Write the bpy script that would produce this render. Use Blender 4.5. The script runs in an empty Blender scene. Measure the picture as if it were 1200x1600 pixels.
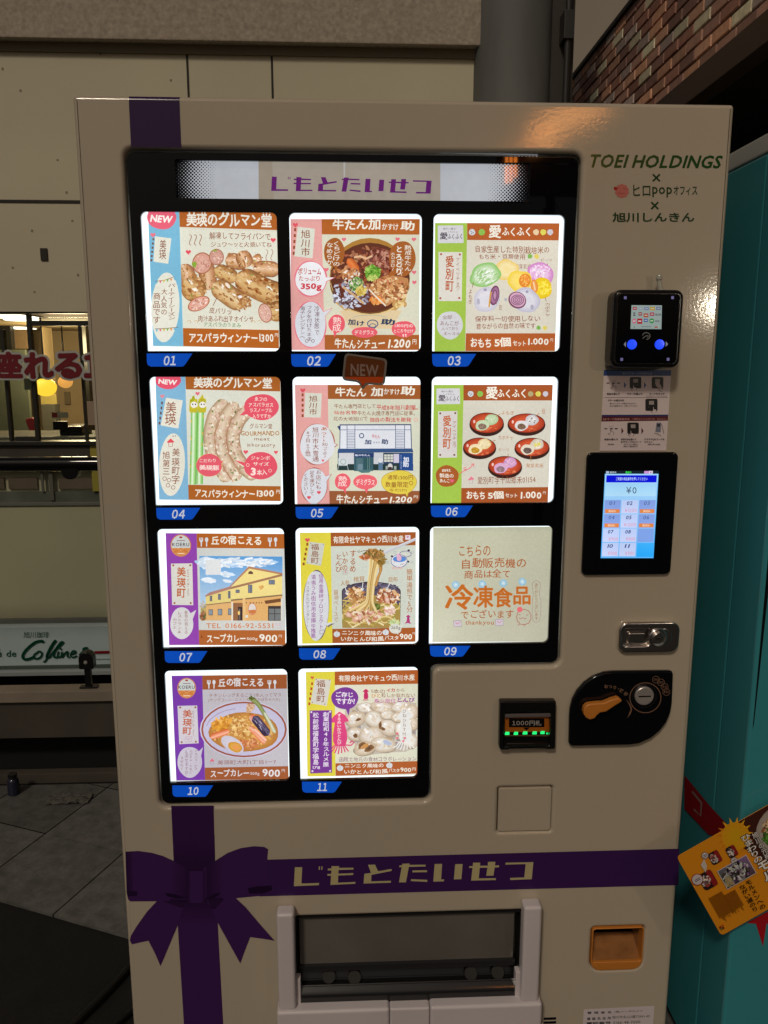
import bpy, bmesh, math, random
from mathutils import Vector, Matrix
from mathutils.geometry import tessellate_polygon
random.seed(7)
SC = bpy.context.scene
COL = SC.collection

# ---------------------------------------------------------------- camera
YAW, PIT, ROLL, FPX = 0.04363, 0.18307, 0.00033, 1250.0
CAM = Vector((-0.09741, -1.33254, 1.42678))
_f = Vector((math.sin(YAW)*math.cos(PIT), math.cos(YAW)*math.cos(PIT), -math.sin(PIT)))
_r0 = Vector((math.cos(YAW), -math.sin(YAW), 0)); _u0 = _r0.cross(_f)
_r = _r0*math.cos(ROLL) + _u0*math.sin(ROLL); _u = _u0*math.cos(ROLL) - _r0*math.sin(ROLL)
cd = bpy.data.cameras.new('camera'); cam = bpy.data.objects.new('camera', cd); COL.objects.link(cam)
cd.sensor_fit = 'VERTICAL'; cd.sensor_height = 24; cd.sensor_width = 18; cd.lens = FPX/1600*24
cd.clip_start = 0.02; cd.clip_end = 200
m = Matrix((( _r.x, _u.x, -_f.x, CAM.x), (_r.y, _u.y, -_f.y, CAM.y), (_r.z, _u.z, -_f.z, CAM.z), (0, 0, 0, 1)))
cam.matrix_world = m
SC.camera = cam

# ---------------------------------------------------------------- world and sun
SUN_DIR = Vector((0.021, 0.050, -0.054)).normalized()          # the way the light travels
w = bpy.data.worlds.new('World'); SC.world = w; w.use_nodes = True
wn = w.node_tree.nodes; wl = w.node_tree.links
sky = wn.new('ShaderNodeTexSky'); sky.sky_type = 'NISHITA'; sky.sun_disc = False
el = math.asin(-SUN_DIR.z); az = math.atan2(-SUN_DIR.x, -SUN_DIR.y)
sky.sun_elevation = el; sky.sun_rotation = az
sky.dust_density = 6; sky.ozone_density = 0.3; sky.air_density = 1.0
wl.new(sky.outputs[0], wn['Background'].inputs[0]); wn['Background'].inputs[1].default_value = 0.013
sd = bpy.data.lights.new('sun', 'SUN'); sd.energy = 0.85; sd.angle = math.radians(6); sd.color = (1.0, 0.87, 0.70)
so = bpy.data.objects.new('sun', sd); COL.objects.link(so); so.location = (-2, -4, 5)
so.rotation_euler = SUN_DIR.to_track_quat('-Z', 'Y').to_euler()
SC.view_settings.view_transform = 'Standard'; SC.view_settings.look = 'None'
SC.view_settings.exposure = 0; SC.view_settings.gamma = 1

# ---------------------------------------------------------------- helpers
def W(px, py, y=0.0, ax=1):
    """where the ray through a point of the 1200 x 1600 photograph meets the plane (axis ax = y)"""
    d = _f*FPX + _r*(px-600) - _u*(py-800)
    return CAM + d*((y-CAM[ax])/d[ax])
def lin(c):
    return tuple((v/255/12.92 if v/255 <= .04045 else ((v/255+.055)/1.055)**2.4) for v in c[:3])
def tag(o, label=None, cat=None, group=None, kind=None):
    if label: o['label'] = label
    if cat: o['category'] = cat
    if group: o['group'] = group
    if kind: o['kind'] = kind
    return o
def thing(name, loc, label, cat, group=None):
    o = bpy.data.objects.new(name, None); COL.objects.link(o); o.location = loc; o.empty_display_size = .05
    return tag(o, label, cat, group)
def adopt(o, p):
    o.parent = p
    if p.type == 'EMPTY': o.matrix_parent_inverse = Matrix.Translation(-p.location)
    return o
def finish(name, me, mats, parent=None, smooth=35):
    me.name = name
    for mt in (mats if isinstance(mats, (list, tuple)) else [mats]): me.materials.append(mt)
    if smooth:
        me.shade_smooth(); me.set_sharp_from_angle(angle=math.radians(smooth))
    o = bpy.data.objects.new(name, me); COL.objects.link(o)
    if smooth and smooth < 180 and len(me.polygons) < 4000:
        wm = o.modifiers.new('weighted_normal', 'WEIGHTED_NORMAL'); wm.keep_sharp = True; wm.weight = 100
    if parent: adopt(o, parent)
    return o
def bm_obj(name, bm, mats, parent=None, smooth=35):
    bmesh.ops.recalc_face_normals(bm, faces=bm.faces)
    me = bpy.data.meshes.new(name); bm.to_mesh(me); bm.free()
    return finish(name, me, mats, parent, smooth)
def add_box(bm, x0, x1, y0, y1, z0, z1, bev=0, mi=0, seg=2):
    b = bmesh.new()
    bmesh.ops.create_cube(b, size=1)
    for v in b.verts:
        v.co = Vector(((x0+x1)/2+v.co.x*(x1-x0), (y0+y1)/2+v.co.y*(y1-y0), (z0+z1)/2+v.co.z*(z1-z0)))
    if bev: bmesh.ops.bevel(b, geom=b.edges[:], offset=bev, segments=seg, profile=.5, affect='EDGES')
    for f in b.faces: f.material_index = mi
    t = bpy.data.meshes.new('t'); b.to_mesh(t); b.free(); bm.from_mesh(t); bpy.data.meshes.remove(t)
def add_lathe(bm, c, axis, prof, n=40, mi=0):
    """prof: list of (along axis, radius)"""
    a = Vector(axis).normalized(); s = a.orthogonal().normalized(); t = a.cross(s)
    rings = []
    for h, r in prof:
        rings.append([bm.verts.new(Vector(c)+a*h+(s*math.cos(q)+t*math.sin(q))*r) for q in [2*math.pi*k/n for k in range(n)]])
    fs = []
    for A, B in zip(rings, rings[1:]):
        for k in range(n): fs.append(bm.faces.new((A[k], A[(k+1) % n], B[(k+1) % n], B[k])))
    fs.append(bm.faces.new(rings[0])); fs.append(bm.faces.new(rings[-1]))
    for f in fs: f.material_index = mi
def add_tube(bm, pts, r, n=12, mi=0):
    pts = [Vector(p) for p in pts]; rings = []
    up = Vector((0, 0, 1))
    for i, p in enumerate(pts):
        d = (pts[min(i+1, len(pts)-1)]-pts[max(i-1, 0)]).normalized()
        if abs(d.z) > .95: up = Vector((0, 1, 0))
        s = d.cross(up).normalized(); t = d.cross(s)
        rr = r[i] if isinstance(r, (list, tuple)) else r
        rings.append([bm.verts.new(p+(s*math.cos(2*math.pi*k/n)+t*math.sin(2*math.pi*k/n))*rr) for k in range(n)])
    for A, B in zip(rings, rings[1:]):
        for k in range(n): bm.faces.new((A[k], A[(k+1) % n], B[(k+1) % n], B[k])).material_index = mi
    bm.faces.new(rings[0]).material_index = mi; bm.faces.new(rings[-1]).material_index = mi
def rrect(x0, x1, z0, z1, r, n=6):
    """rounded rectangle; r one radius or (tl, tr, br, bl)"""
    if not isinstance(r, (list, tuple)): r = (r,)*4
    P = []
    for (cx, cz, q, a0) in ((x0, z1, r[0], 180), (x1, z1, r[1], 90), (x1, z0, r[2], 0), (x0, z0, r[3], -90)):
        if q <= 0: P.append((cx, cz)); continue
        ox = cx+q if cx == x0 else cx-q; oz = cz+q if cz == z0 else cz-q
        for k in range(n+1):
            a = math.radians(a0-90*k/n); P.append((ox+q*math.cos(a), oz+q*math.sin(a)))
    return P
def smooth_poly(P, n=6):
    """closed Catmull-Rom through P"""
    out = []; N = len(P)
    for i in range(N):
        a, b, c, d = [Vector(P[(i+k-1) % N]) for k in range(4)]
        for k in range(n):
            t = k/n
            out.append(tuple(.5*((2*b)+(c-a)*t+(2*a-5*b+4*c-d)*t*t+(3*b-a-3*c+d)*t**3)))
    return out
def plate_mesh(outer, holes=(), y_front=0., y_back=.01, bev=0., seg=3):
    """a slab cut out of the plane of the machine's face (x, z), from y_front back to y_back"""
    cu = bpy.data.curves.new('c', 'CURVE'); cu.dimensions = '2D'; cu.fill_mode = 'BOTH'
    for P in [outer]+list(holes):
        s = cu.splines.new('POLY'); s.points.add(len(P)-1)
        for q, (x, z) in zip(s.points, P): q.co = (x, z, 0, 1)
        s.use_cyclic_u = True
    dep = y_back-y_front
    cu.extrude = max(1e-5, dep/2-bev); cu.bevel_depth = bev; cu.bevel_resolution = seg; cu.offset = -bev
    o = bpy.data.objects.new('c', cu); COL.objects.link(o)
    dg = bpy.context.evaluated_depsgraph_get(); me = bpy.data.meshes.new_from_object(o.evaluated_get(dg))
    bpy.data.objects.remove(o); bpy.data.curves.remove(cu)
    mid = (y_front+y_back)/2
    for v in me.vertices: x, y, z = v.co; v.co = (x, mid-z, y)
    bm = bmesh.new(); bm.from_mesh(me); bmesh.ops.remove_doubles(bm, verts=bm.verts, dist=1e-6)
    bmesh.ops.recalc_face_normals(bm, faces=bm.faces); bm.to_mesh(me); bm.free(); me.materials.clear()
    return me
def plate(name, outer, mat, parent=None, holes=(), yf=0., yb=.01, bev=0., seg=3, smooth=35):
    return finish(name, plate_mesh(outer, holes, yf, yb, bev, seg), mat, parent, smooth)

# ---------------------------------------------------------------- materials
def mat(name, base, rough=.5, metal=0., spec=.5, bump=0., bscale=60., vary=0., vscale=8., emit=None, est=1., coat=0., detail=4, stretch=None):
    mt = bpy.data.materials.new(name); mt.use_nodes = True
    n = mt.node_tree.nodes; l = mt.node_tree.links; b = n['Principled BSDF']
    b.inputs['Base Color'].default_value = (*base, 1); b.inputs['Roughness'].default_value = rough
    b.inputs['Metallic'].default_value = metal; b.inputs['Specular IOR Level'].default_value = spec
    b.inputs['Coat Weight'].default_value = coat; b.inputs['Coat Roughness'].default_value = .06
    tc = n.new('ShaderNodeTexCoord'); src = tc.outputs['Object']
    if stretch:
        mp = n.new('ShaderNodeMapping'); mp.inputs['Scale'].default_value = stretch; l.new(src, mp.inputs[0]); src = mp.outputs[0]
    if vary:
        t = n.new('ShaderNodeTexNoise'); t.inputs['Scale'].default_value = vscale; t.inputs['Detail'].default_value = detail
        l.new(src, t.inputs['Vector'])
        r = n.new('ShaderNodeMapRange'); r.inputs[1].default_value = .25; r.inputs[2].default_value = .75
        r.inputs[3].default_value = 1-vary; r.inputs[4].default_value = 1+vary; l.new(t.outputs[0], r.inputs[0])
        x = n.new('ShaderNodeMix'); x.data_type = 'RGBA'; x.blend_type = 'MULTIPLY'; x.inputs[0].default_value = 1
        x.inputs[6].default_value = (*base, 1); l.new(r.outputs[0], x.inputs[7]); l.new(x.outputs[2], b.inputs['Base Color'])
        q = n.new('ShaderNodeMapRange'); q.inputs[3].default_value = max(.02, rough*.8); q.inputs[4].default_value = min(1, rough*1.25)
        l.new(t.outputs[0], q.inputs[0]); l.new(q.outputs[0], b.inputs['Roughness'])
    if bump:
        t = n.new('ShaderNodeTexNoise'); t.inputs['Scale'].default_value = bscale; t.inputs['Detail'].default_value = 3
        l.new(src, t.inputs['Vector']); u = n.new('ShaderNodeBump'); u.inputs['Strength'].default_value = bump
        u.inputs['Distance'].default_value = .002; l.new(t.outputs[0], u.inputs['Height']); l.new(u.outputs[0], b.inputs['Normal'])
    if emit:
        b.inputs['Emission Color'].default_value = (*emit, 1); b.inputs['Emission Strength'].default_value = est
    return mt
def print_mat(name, glow=0., rough=.45, base=1., grain=.06, spec=.3, gscale=260.):
    """printed paper or a screen: the colours of the print are the corner colours of the mesh"""
    mt = bpy.data.materials.new(name); mt.use_nodes = True
    n = mt.node_tree.nodes; l = mt.node_tree.links; b = n['Principled BSDF']
    a = n.new('ShaderNodeVertexColor'); a.layer_name = 'Col'
    tc = n.new('ShaderNodeTexCoord')
    t = n.new('ShaderNodeTexNoise'); t.inputs['Scale'].default_value = gscale; t.inputs['Detail'].default_value = 5; t.inputs['Roughness'].default_value = .7
    l.new(tc.outputs['Object'], t.inputs['Vector'])
    r = n.new('ShaderNodeMapRange'); r.inputs[1].default_value = .3; r.inputs[2].default_value = .7
    r.inputs[3].default_value = 1-grain; r.inputs[4].default_value = 1+grain; l.new(t.outputs[0], r.inputs[0])
    x = n.new('ShaderNodeMix'); x.data_type = 'RGBA'; x.blend_type = 'MULTIPLY'; x.inputs[0].default_value = 1
    l.new(a.outputs[0], x.inputs[6]); l.new(r.outputs[0], x.inputs[7])
    k = n.new('ShaderNodeMix'); k.data_type = 'RGBA'; k.blend_type = 'MULTIPLY'; k.inputs[0].default_value = 1
    l.new(x.outputs[2], k.inputs[6]); k.inputs[7].default_value = (base, base, base, 1)
    l.new(k.outputs[2], b.inputs['Base Color'])
    b.inputs['Roughness'].default_value = rough; b.inputs['Specular IOR Level'].default_value = spec
    if glow:
        t2 = n.new('ShaderNodeTexNoise'); t2.inputs['Scale'].default_value = 9; t2.inputs['Detail'].default_value = 1
        l.new(tc.outputs['Object'], t2.inputs['Vector'])
        r2 = n.new('ShaderNodeMapRange'); r2.inputs[3].default_value = glow*.86; r2.inputs[4].default_value = glow*1.14
        l.new(t2.outputs[0], r2.inputs[0]); l.new(r2.outputs[0], b.inputs['Emission Strength']); l.new(x.outputs[2], b.inputs['Emission Color'])
    return mt
MP = dict(
    backlit=print_mat('backlit_print', .92, .3, .35, .07, .5),
    screen=print_mat('screen_print', 1., .15, .05, .02, .5),
    dim_screen=print_mat('dim_screen_print', .55, .12, .05, .02, .5),
    header=print_mat('header_print', .8, .03, .25, .04, .5, 60),
    paper=print_mat('sticker_print', 0, .4, 1., .03, .4),
    vinyl=print_mat('vinyl_print', 0, .22, 1., .03, .5))
CREAM = mat('cream_paint', (.50, .435, .338), .095, vary=.03, vscale=2.5, bump=.045, bscale=200, spec=.5)
BLACK = mat('black_gloss', (.003, .003, .004), .025, spec=.4, bump=.006, bscale=7)
BLACKP = mat('black_plastic', (.006, .006, .007), .22, spec=.4, bump=.06, bscale=500)
DARKP = mat('dark_plastic', (.012, .012, .013), .35, spec=.4, vary=.15, vscale=30)
WHITEP = mat('lavender_plastic', (.63, .58, .60), .34, vary=.04, vscale=6, bump=.02, bscale=300)
ORANGE = mat('orange_plastic', (.56, .20, .03), .36, vary=.08, vscale=25, bump=.04, bscale=300)
CHROME = mat('chrome', (.74, .68, .64), .16, 1., bump=.03, bscale=40)
STEEL = mat('brushed_steel', (.58, .53, .51), .34, .6, vary=.15, vscale=40, stretch=(1, 1, 12))
LIGHTP = mat('light_panel', (.5, .5, .5), .5, emit=(.82, .94, 1.0), est=1.3)

# ---------------------------------------------------------------- printing
_G = {}
def glyph(ch, b):
    k = (ch, round(b, 3))
    if k in _G: return _G[k]
    cu = bpy.data.curves.new('g', 'FONT'); cu.body = ch; cu.offset = b; cu.resolution_u = 2; cu.fill_mode = 'FRONT'
    o = bpy.data.objects.new('g', cu); COL.objects.link(o)
    dg = bpy.context.evaluated_depsgraph_get(); me = bpy.data.meshes.new_from_object(o.evaluated_get(dg))
    V = [(v.co.x, v.co.y) for v in me.vertices]; F = [tuple(p.vertices) for p in me.polygons]
    bpy.data.meshes.remove(me); bpy.data.objects.remove(o); bpy.data.curves.remove(cu)
    wide = ord(ch) > 0x2000
    if 0xff00 < ord(ch) < 0xff5f: x0 = min(v[0] for v in V); V = [(x-x0+.05, y) for x, y in V]; wide = False
    adv = 1.0 if wide else ((max(v[0] for v in V)+.09) if V else .3)
    _G[k] = (V, F, adv, wide); return _G[k]
def copies(r):
    if r <= 0: return [(0, 0)]
    n = 4 if r < .02 else 8 if r < .07 else 14
    P = [(r*math.cos(2*math.pi*k/n+.4), r*math.sin(2*math.pi*k/n+.4)) for k in range(n)]
    if r >= .07: P += [(r*.5*math.cos(2*math.pi*k/6), r*.5*math.sin(2*math.pi*k/6)) for k in range(6)]
    return P
class Cv:
    """a print on a plane: shapes are given in the pixels of an enlarged crop of the photograph and laid on the plane where they are"""
    def __init__(s, crop, zw=1200, val=0., ax=1, eps=8e-6, sgn=-1, aff=None):
        s.x0, s.y0 = crop[0], crop[1]; s.k = zw/(crop[2]-crop[0]); s.val = val; s.ax = ax; s.eps = eps; s.sgn = sgn; s.aff = aff
        s.V = []; s.F = []; s.C = []; s.L = 1
    def px(s, a, b):
        if s.aff: (ox, oy), (ux, uy), (vx, vy) = s.aff; a, b = ox+a*ux+b*vx, oy+a*uy+b*vy
        return s.x0+a/s.k, s.y0+b/s.k
    def w(s, a, b): return W(*s.px(a, b), s.val, s.ax)
    def add(s, V, F, col, lay=None):
        """V crop points; F faces; col one colour or one per vertex (0-255 sRGB)"""
        n0 = len(s.V); L = s.L if lay is None else lay
        for a, b in V:
            p = s.w(a, b); p[s.ax] += s.sgn*s.eps*L; s.V.append(p)
        per = not isinstance(col[0], (int, float))
        for f in F:
            s.F.append([i+n0 for i in f]); s.C.append([lin(col[i]) for i in f] if per else [lin(col)]*len(f))
        if lay is None: s.L += 1
    def poly(s, P, col, lay=None):
        P = [(float(a), float(b)) for a, b in P]
        s.add(P, [tuple(t) for t in tessellate_polygon([[Vector((a, b, 0)) for a, b in P]])], col, lay)
    def rect(s, x0, y0, x1, y1, col, lay=None, grad=None):
        s.add([(x0, y0), (x1, y0), (x1, y1), (x0, y1)], [(0, 1, 2, 3)], [col, col, grad, grad] if grad else col, lay)
    def rr(s, x0, y0, x1, y1, r, col): s.poly(rrect(x0, x1, y0, y1, r, 4), col)
    def disc(s, cx, cy, rx, ry, col, rim=None, rot=0, n=28, wob=0., lay=None, off=(0, 0), mid=None):
        ca, sa = math.cos(math.radians(rot)), math.sin(math.radians(rot)); V = [(cx+off[0]*rx, cy+off[1]*ry)]
        ph = random.random()*6.3
        rings = [.55, 1.] if mid else [1.]
        for q in rings:
            for k in range(n):
                a = 2*math.pi*k/n; w = q*(1+wob*math.sin(a*3+ph)*.6+wob*math.sin(a*5+ph*2)*.5)
                x, y = rx*math.cos(a)*w+off[0]*rx*(1-q), ry*math.sin(a)*w+off[1]*ry*(1-q); V.append((cx+x*ca-y*sa, cy+x*sa+y*ca))
        F = [(0, 1+k, 1+(k+1) % n) for k in range(n)]; C = [col]+[mid or rim or col]*n
        if mid:
            F += [(1+k, 1+n+k, 1+n+(k+1) % n, 1+(k+1) % n) for k in range(n)]; C += [rim or col]*n
        s.add(V, F, C, lay)
    def ring(s, cx, cy, rx, ry, wd, col, rot=0, n=40, a0=0, a1=360):
        P = [(cx+rx*math.cos(math.radians(a0+(a1-a0)*k/n)), cy+ry*math.sin(math.radians(a0+(a1-a0)*k/n))) for k in range(n+1)]
        s.line(P, wd, col)
    def line(s, P, wd, col, taper=False, lay=None):
        P = [Vector(p) for p in P]; V = []
        for i, p in enumerate(P):
            d = P[min(i+1, len(P)-1)]-P[max(i-1, 0)]
            d = d.normalized() if d.length else Vector((1, 0)); nn = Vector((-d.y, d.x))*wd/2
            if taper: nn *= max(.15, math.sin(math.pi*(i+.5)/len(P)))
            V += [tuple(p+nn), tuple(p-nn)]
        s.add(V, [(2*i, 2*i+1, 2*i+3, 2*i+2) for i in range(len(P)-1)], col, lay)
    def band(s, P, wds, cols, cap=True):
        """a shaded sausage, noodle or stalk along P; cols from one flank to the other"""
        P = [Vector(p) for p in P]; n = len(cols); V = []; C = []
        Q = []
        for i in range(len(P)-1):
            for k in range(6): Q.append(P[i].lerp(P[i+1], k/6))
        Q.append(P[-1])
        for _ in range(3):
            Q = [Q[0]]+[(Q[i-1]+Q[i]*2+Q[i+1])/4 for i in range(1, len(Q)-1)]+[Q[-1]]
        N = len(Q)
        L = [0]
        for i in range(1, N): L.append(L[-1]+(Q[i]-Q[i-1]).length)
        for i, p in enumerate(Q):
            d = (Q[min(i+1, N-1)]-Q[max(i-1, 0)]).normalized(); nn = Vector((-d.y, d.x))
            t = L[i]/L[-1]; wd = wds if isinstance(wds, (int, float)) else wds[0]+(wds[1]-wds[0])*t
            h = wd/2
            if cap:
                e = min(L[i], L[-1]-L[i])
                if e < h: h = h*math.sqrt(max(.02, 1-(1-e/h)**2))
            for k in range(n):
                V.append(tuple(p+nn*h*(2*k/(n-1)-1))); C.append(cols[k])
        s.add(V, [(i*n+k, i*n+k+1, (i+1)*n+k+1, (i+1)*n+k) for i in range(N-1) for k in range(n-1)], C)
    def dabs(s, cx, cy, rx, ry, cnt, size, cols, rot=0, stretch=1.6, drot=None, seed=1):
        """brush dabs scattered in an ellipse"""
        R = random.Random(seed); ca, sa = math.cos(math.radians(rot)), math.sin(math.radians(rot)); L0 = s.L
        cnt = int(cnt*1.9); size *= .68
        for k in range(cnt):
            a = R.random()*6.283; q = math.sqrt(R.random())
            x, y = rx*q*math.cos(a), ry*q*math.sin(a); z = size*(.5+R.random())
            c = R.choice(cols); j = R.uniform(-12, 12); c = tuple(max(0, min(255, v+j)) for v in c)
            s.disc(cx+x*ca-y*sa, cy+x*sa+y*ca, z*stretch, z/stretch*1.2, c, rot=(R.uniform(0, 180) if drot is None else drot+R.uniform(-18, 18)), n=9, wob=.25, lay=L0+k % 40)
        s.L = L0+41
    def T(s, txt, x0, y0, x1, y1, col, b=.012, v=False, jit=.06, shear=0., slope=0., seed=3):
        """one line of writing whose ink fills the box"""
        rad = b*.56; bold = b >= .006
        R = random.Random(seed+len(txt)); V = []; F = []; pen = 0.
        for ch in txt:
            if ch in ' \u3000': pen += .45; continue
            g, fs, adv, wide = glyph(ch, 0)
            if not g: pen += .4; continue
            a = R.uniform(-1, 1)*jit*1.6; z = 1+R.uniform(-1, 1)*jit; dx, dy = R.uniform(-1, 1)*jit*.6, R.uniform(-1, 1)*jit
            ca, sa = math.cos(a)*z, math.sin(a)*z; n0 = len(V)
            cx = adv/2; cy = .38
            for x, y in g:
                x, y = x-cx, y-cy
                if v and ch in 'ー〜…-': x, y = y, -x
                x, y = x*ca-y*sa, x*sa+y*ca; x += shear*y
                if v: V.append((x+dx, -y+pen+dy))
                else: V.append((x+cx+pen+dx, -(y+cy)+dy))
            F += [tuple(i+n0 for i in f) for f in fs]
            pen += 1. if v else adv
        if not V: return
        if not bold: rad = 0
        X = [p[0] for p in V]; Y = [p[1] for p in V]; ax, bx, ay, by = min(X)-rad, max(X)+rad, min(Y)-rad, max(Y)+rad
        kx = (x1-x0)/max(1e-6, bx-ax); ky = (y1-y0)/max(1e-6, by-ay)
        for du, dv in copies(rad):
            s.add([(x0+(x+du-ax)*kx, y0+(y+dv-ay)*ky+slope*(x-ax)*kx) for x, y in V], F, col)
    def heart(s, cx, cy, z, col):
        P = []
        for k in range(20):
            t = 2*math.pi*k/20
            P.append((cx+z*16*math.sin(t)**3/16, cy-z*(13*math.cos(t)-5*math.cos(2*t)-2*math.cos(3*t)-math.cos(4*t))/16))
        s.poly(P, col)
    def bubble(s, cx, cy, rx, ry, col, line=None, lw=6, tail=None, wob=0.02):
        if line:
            if tail: s.poly(tail[:1]+tail[1:], line)
            s.disc(cx, cy, rx+lw, ry+lw, line, n=36, wob=wob)
        if tail:
            c = Vector((cx, cy)); s.poly([tuple(Vector(p).lerp(c, .06 if line else 0)) for p in tail], col)
        s.disc(cx, cy, rx, ry, col, n=36, wob=wob)
    def note(s, P, col=(228, 224, 205)): s.poly(P, col)
    def marks(s, x, y0, y1, n, w, col, lean=0.):
        for k in range(n):
            y = y0+(y1-y0)*k/n; xx = x+lean*k
            s.rect(xx, y, xx+w, y+(y1-y0)/n*.55, col)
    def build(s, name, mt, parent=None, back=None, thick=.0004):
        """back: corner points of the sheet itself, given a thickness"""
        me = bpy.data.meshes.new(name); V = list(s.V); F = list(s.F); C = list(s.C)
        if back:
            P, c = back; n0 = len(V); k = len(P)
            for d in (0, thick):
                for a, b in P:
                    p = s.w(a, b); p[s.ax] -= s.sgn*d; V.append(p)
            F.append([n0+i for i in range(k)]); F.append([n0+k+i for i in range(k)][::-1])
            F += [[n0+i, n0+k+i, n0+k+(i+1) % k, n0+(i+1) % k] for i in range(k)]
            C += [[lin(c)]*len(f) for f in F[-(k+2):]]
        # faces look at the viewer's side of the plane
        for i, f in enumerate(F):
            if back and i >= len(F)-k-1: break
            a, b, c = V[f[0]], V[f[1]], V[f[2]]
            if (b-a).cross(c-a)[s.ax]*s.sgn < 0: f.reverse(); C[i] = C[i][::-1]
        me.from_pydata([tuple(v) for v in V], [], F)
        at = me.color_attributes.new('Col', 'FLOAT_COLOR', 'CORNER')
        flat = []
        for p, c in zip(me.polygons, C):
            for q in c: flat += [q[0], q[1], q[2], 1.]
        at.data.foreach_set('color', flat)
        return finish(name, me, mt, parent, 0)
BROWN = (178, 98, 40); PAPER = (220, 221, 204); INK = (142, 74, 40); RED = (222, 88, 100); CRM = (238, 234, 220)
# ---------------------------------------------------------------- the cream vending machine
VM = thing('vending_machine', (0, .4, 0), 'cream food vending machine with a purple ribbon print and a lit black display window', 'vending machine')
HW, TOP, BOT = .515, 1.83, .07
def crop_pts(crop, zw, P): k = zw/(crop[2]-crop[0]); return [(crop[0]+a/k, crop[1]+b/k) for a, b in P]
def xz(p, y=0.): q = W(p[0], p[1], y); return (q.x, q.z)
def box_of(px4, y=0.):
    """x0, x1, z0, z1 of a rectangle on the face from its corners tl, tr, br, bl in the photograph"""
    a, b, c, d = [xz(p, y) for p in px4]
    return (a[0]+d[0])/2, (b[0]+c[0])/2, (c[1]+d[1])/2, (a[1]+b[1])/2
# posters: crop of the photograph, its corners, number tag
CR = {1: (200, 320, 450, 590), 2: (440, 320, 670, 590), 3: (660, 320, 900, 590), 4: (220, 570, 450, 820), 5: (445, 545, 670, 820), 6: (660, 570, 880, 820),
      7: (240, 815, 460, 1045), 8: (455, 815, 670, 1045), 9: (660, 810, 880, 1040), 10: (250, 1035, 460, 1255), 11: (455, 1030, 670, 1250)}
WIN = {1: [(72, 45), (1098, 62), (1127, 1097), (135, 1094)], 2: [(44, 62), (1137, 75), (1132, 1197), (75, 1195)], 3: [(87, 70), (1114, 80), (1075, 1143), (74, 1145)],
       4: [(58, 98), (1130, 102), (1163, 1143), (122, 1146)], 5: [(56, 235), (1130, 238), (1120, 1290), (88, 1297)], 6: [(80, 100), (1160, 98), (1118, 1168), (72, 1180)],
       7: [(32, 70), (1115, 58), (1138, 1070), (90, 1088)], 8: [(42, 56), (1117, 46), (1110, 1070), (65, 1088)], 9: [(68, 73), (1106, 62), (1075, 1056), (62, 1068)],
       10: [(52, 85), (1142, 62), (1165, 1056), (106, 1084)], 11: [(70, 83), (1110, 62), (1103, 1030), (90, 1052)]}
NUM = {1: (140, 483, 1115, 1213, 268, 358, 1132, 1205), 2: (78, 443, 1217, 1320, 208, 320, 1232, 1312), 3: (76, 420, 1165, 1264, 198, 300, 1180, 1256), 4: (126, 485, 1166, 1262, 254, 360, 1180, 1254), 5: (90, 447, 1318, 1416, 218, 322, 1332, 1406), 6: (72, 430, 1200, 1298, 198, 304, 1214, 1288),
       7: (94, 458, 1104, 1204, 220, 330, 1118, 1194), 8: (68, 430, 1105, 1204, 194, 304, 1120, 1194), 9: (64, 410, 1086, 1178, 186, 292, 1096, 1168), 10: (110, 474, 1098, 1200, 246, 344, 1112, 1184), 11: (94, 442, 1068, 1164, 226, 312, 1080, 1150)}
YM, YL = .009, .021                                                # faces of the black mask and of the light panels behind it
win = {k: box_of(crop_pts(CR[k], 1200, WIN[k]), YM) for k in WIN}
# columns and rows of the mask line up
for cols in ((1, 4, 7, 10), (2, 5, 8, 11), (3, 6, 9)):
    l = sum(win[k][0] for k in cols)/len(cols); r = sum(win[k][1] for k in cols)/len(cols)
    for k in cols: win[k] = (l, r, win[k][2], win[k][3])
for rows in ((1, 2, 3), (4, 5, 6), (7, 8, 9), (10, 11)):
    b = sum(win[k][2] for k in rows)/len(rows); t = sum(win[k][3] for k in rows)/len(rows)
    for k in rows: win[k] = (win[k][0], win[k][1], b, t)
# display outline
a, b, c, d, e, f = [xz(p, 0) for p in ((192, 233), (908, 244), (872, 1038), (676, 1041), (668, 1251), (254, 1259))]
DX0 = (a[0]+f[0])/2; DX1 = (b[0]+c[0])/2; DXM = (d[0]+e[0])/2; DZ1 = (a[1]+b[1])/2; DZM = (c[1]+d[1])/2; DZ0 = (e[1]+f[1])/2
def ell(o, r, n=6):
    """the L outline, grown by o"""
    x0, x1, xm, z1, zm, z0 = DX0-o, DX1+o, DXM+o, DZ1+o, DZM-o, DZ0-o; P = []
    def arc(cx, cz, q, a0, a1):
        for k in range(n+1):
            a = math.radians(a0+(a1-a0)*k/n); P.append((cx+q*math.cos(a), cz+q*math.sin(a)))
    arc(x0+r, z1-r, r, 180, 90); arc(x1-r, z1-r, r, 90, 0); arc(x1-r, zm+r, r, 0, -90)
    arc(xm+r, zm-r, r, 90, 180); arc(xm-r, z0+r, r, 0, -90); arc(x0+r, z0+r, r, -90, -180)
    return P
HAT = [(400+150/2.5, 1400+84/2.5), (400+1046/2.5, 1400+56/2.5)]
hx0, hz1 = xz(HAT[0]); hx1, hz1b = xz(HAT[1]); hz1 = (hz1+hz1b)/2
hz0 = xz((600, 1590))[1]-.16
CRC = (860, 1400, 1100, 1600)
cr = box_of(crop_pts(CRC, 1200, [(322, 246), (732, 240), (718, 560), (312, 590)]))
cov = box_of([(778, 1232), (863, 1229), (861, 1299), (777, 1300)])
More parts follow.
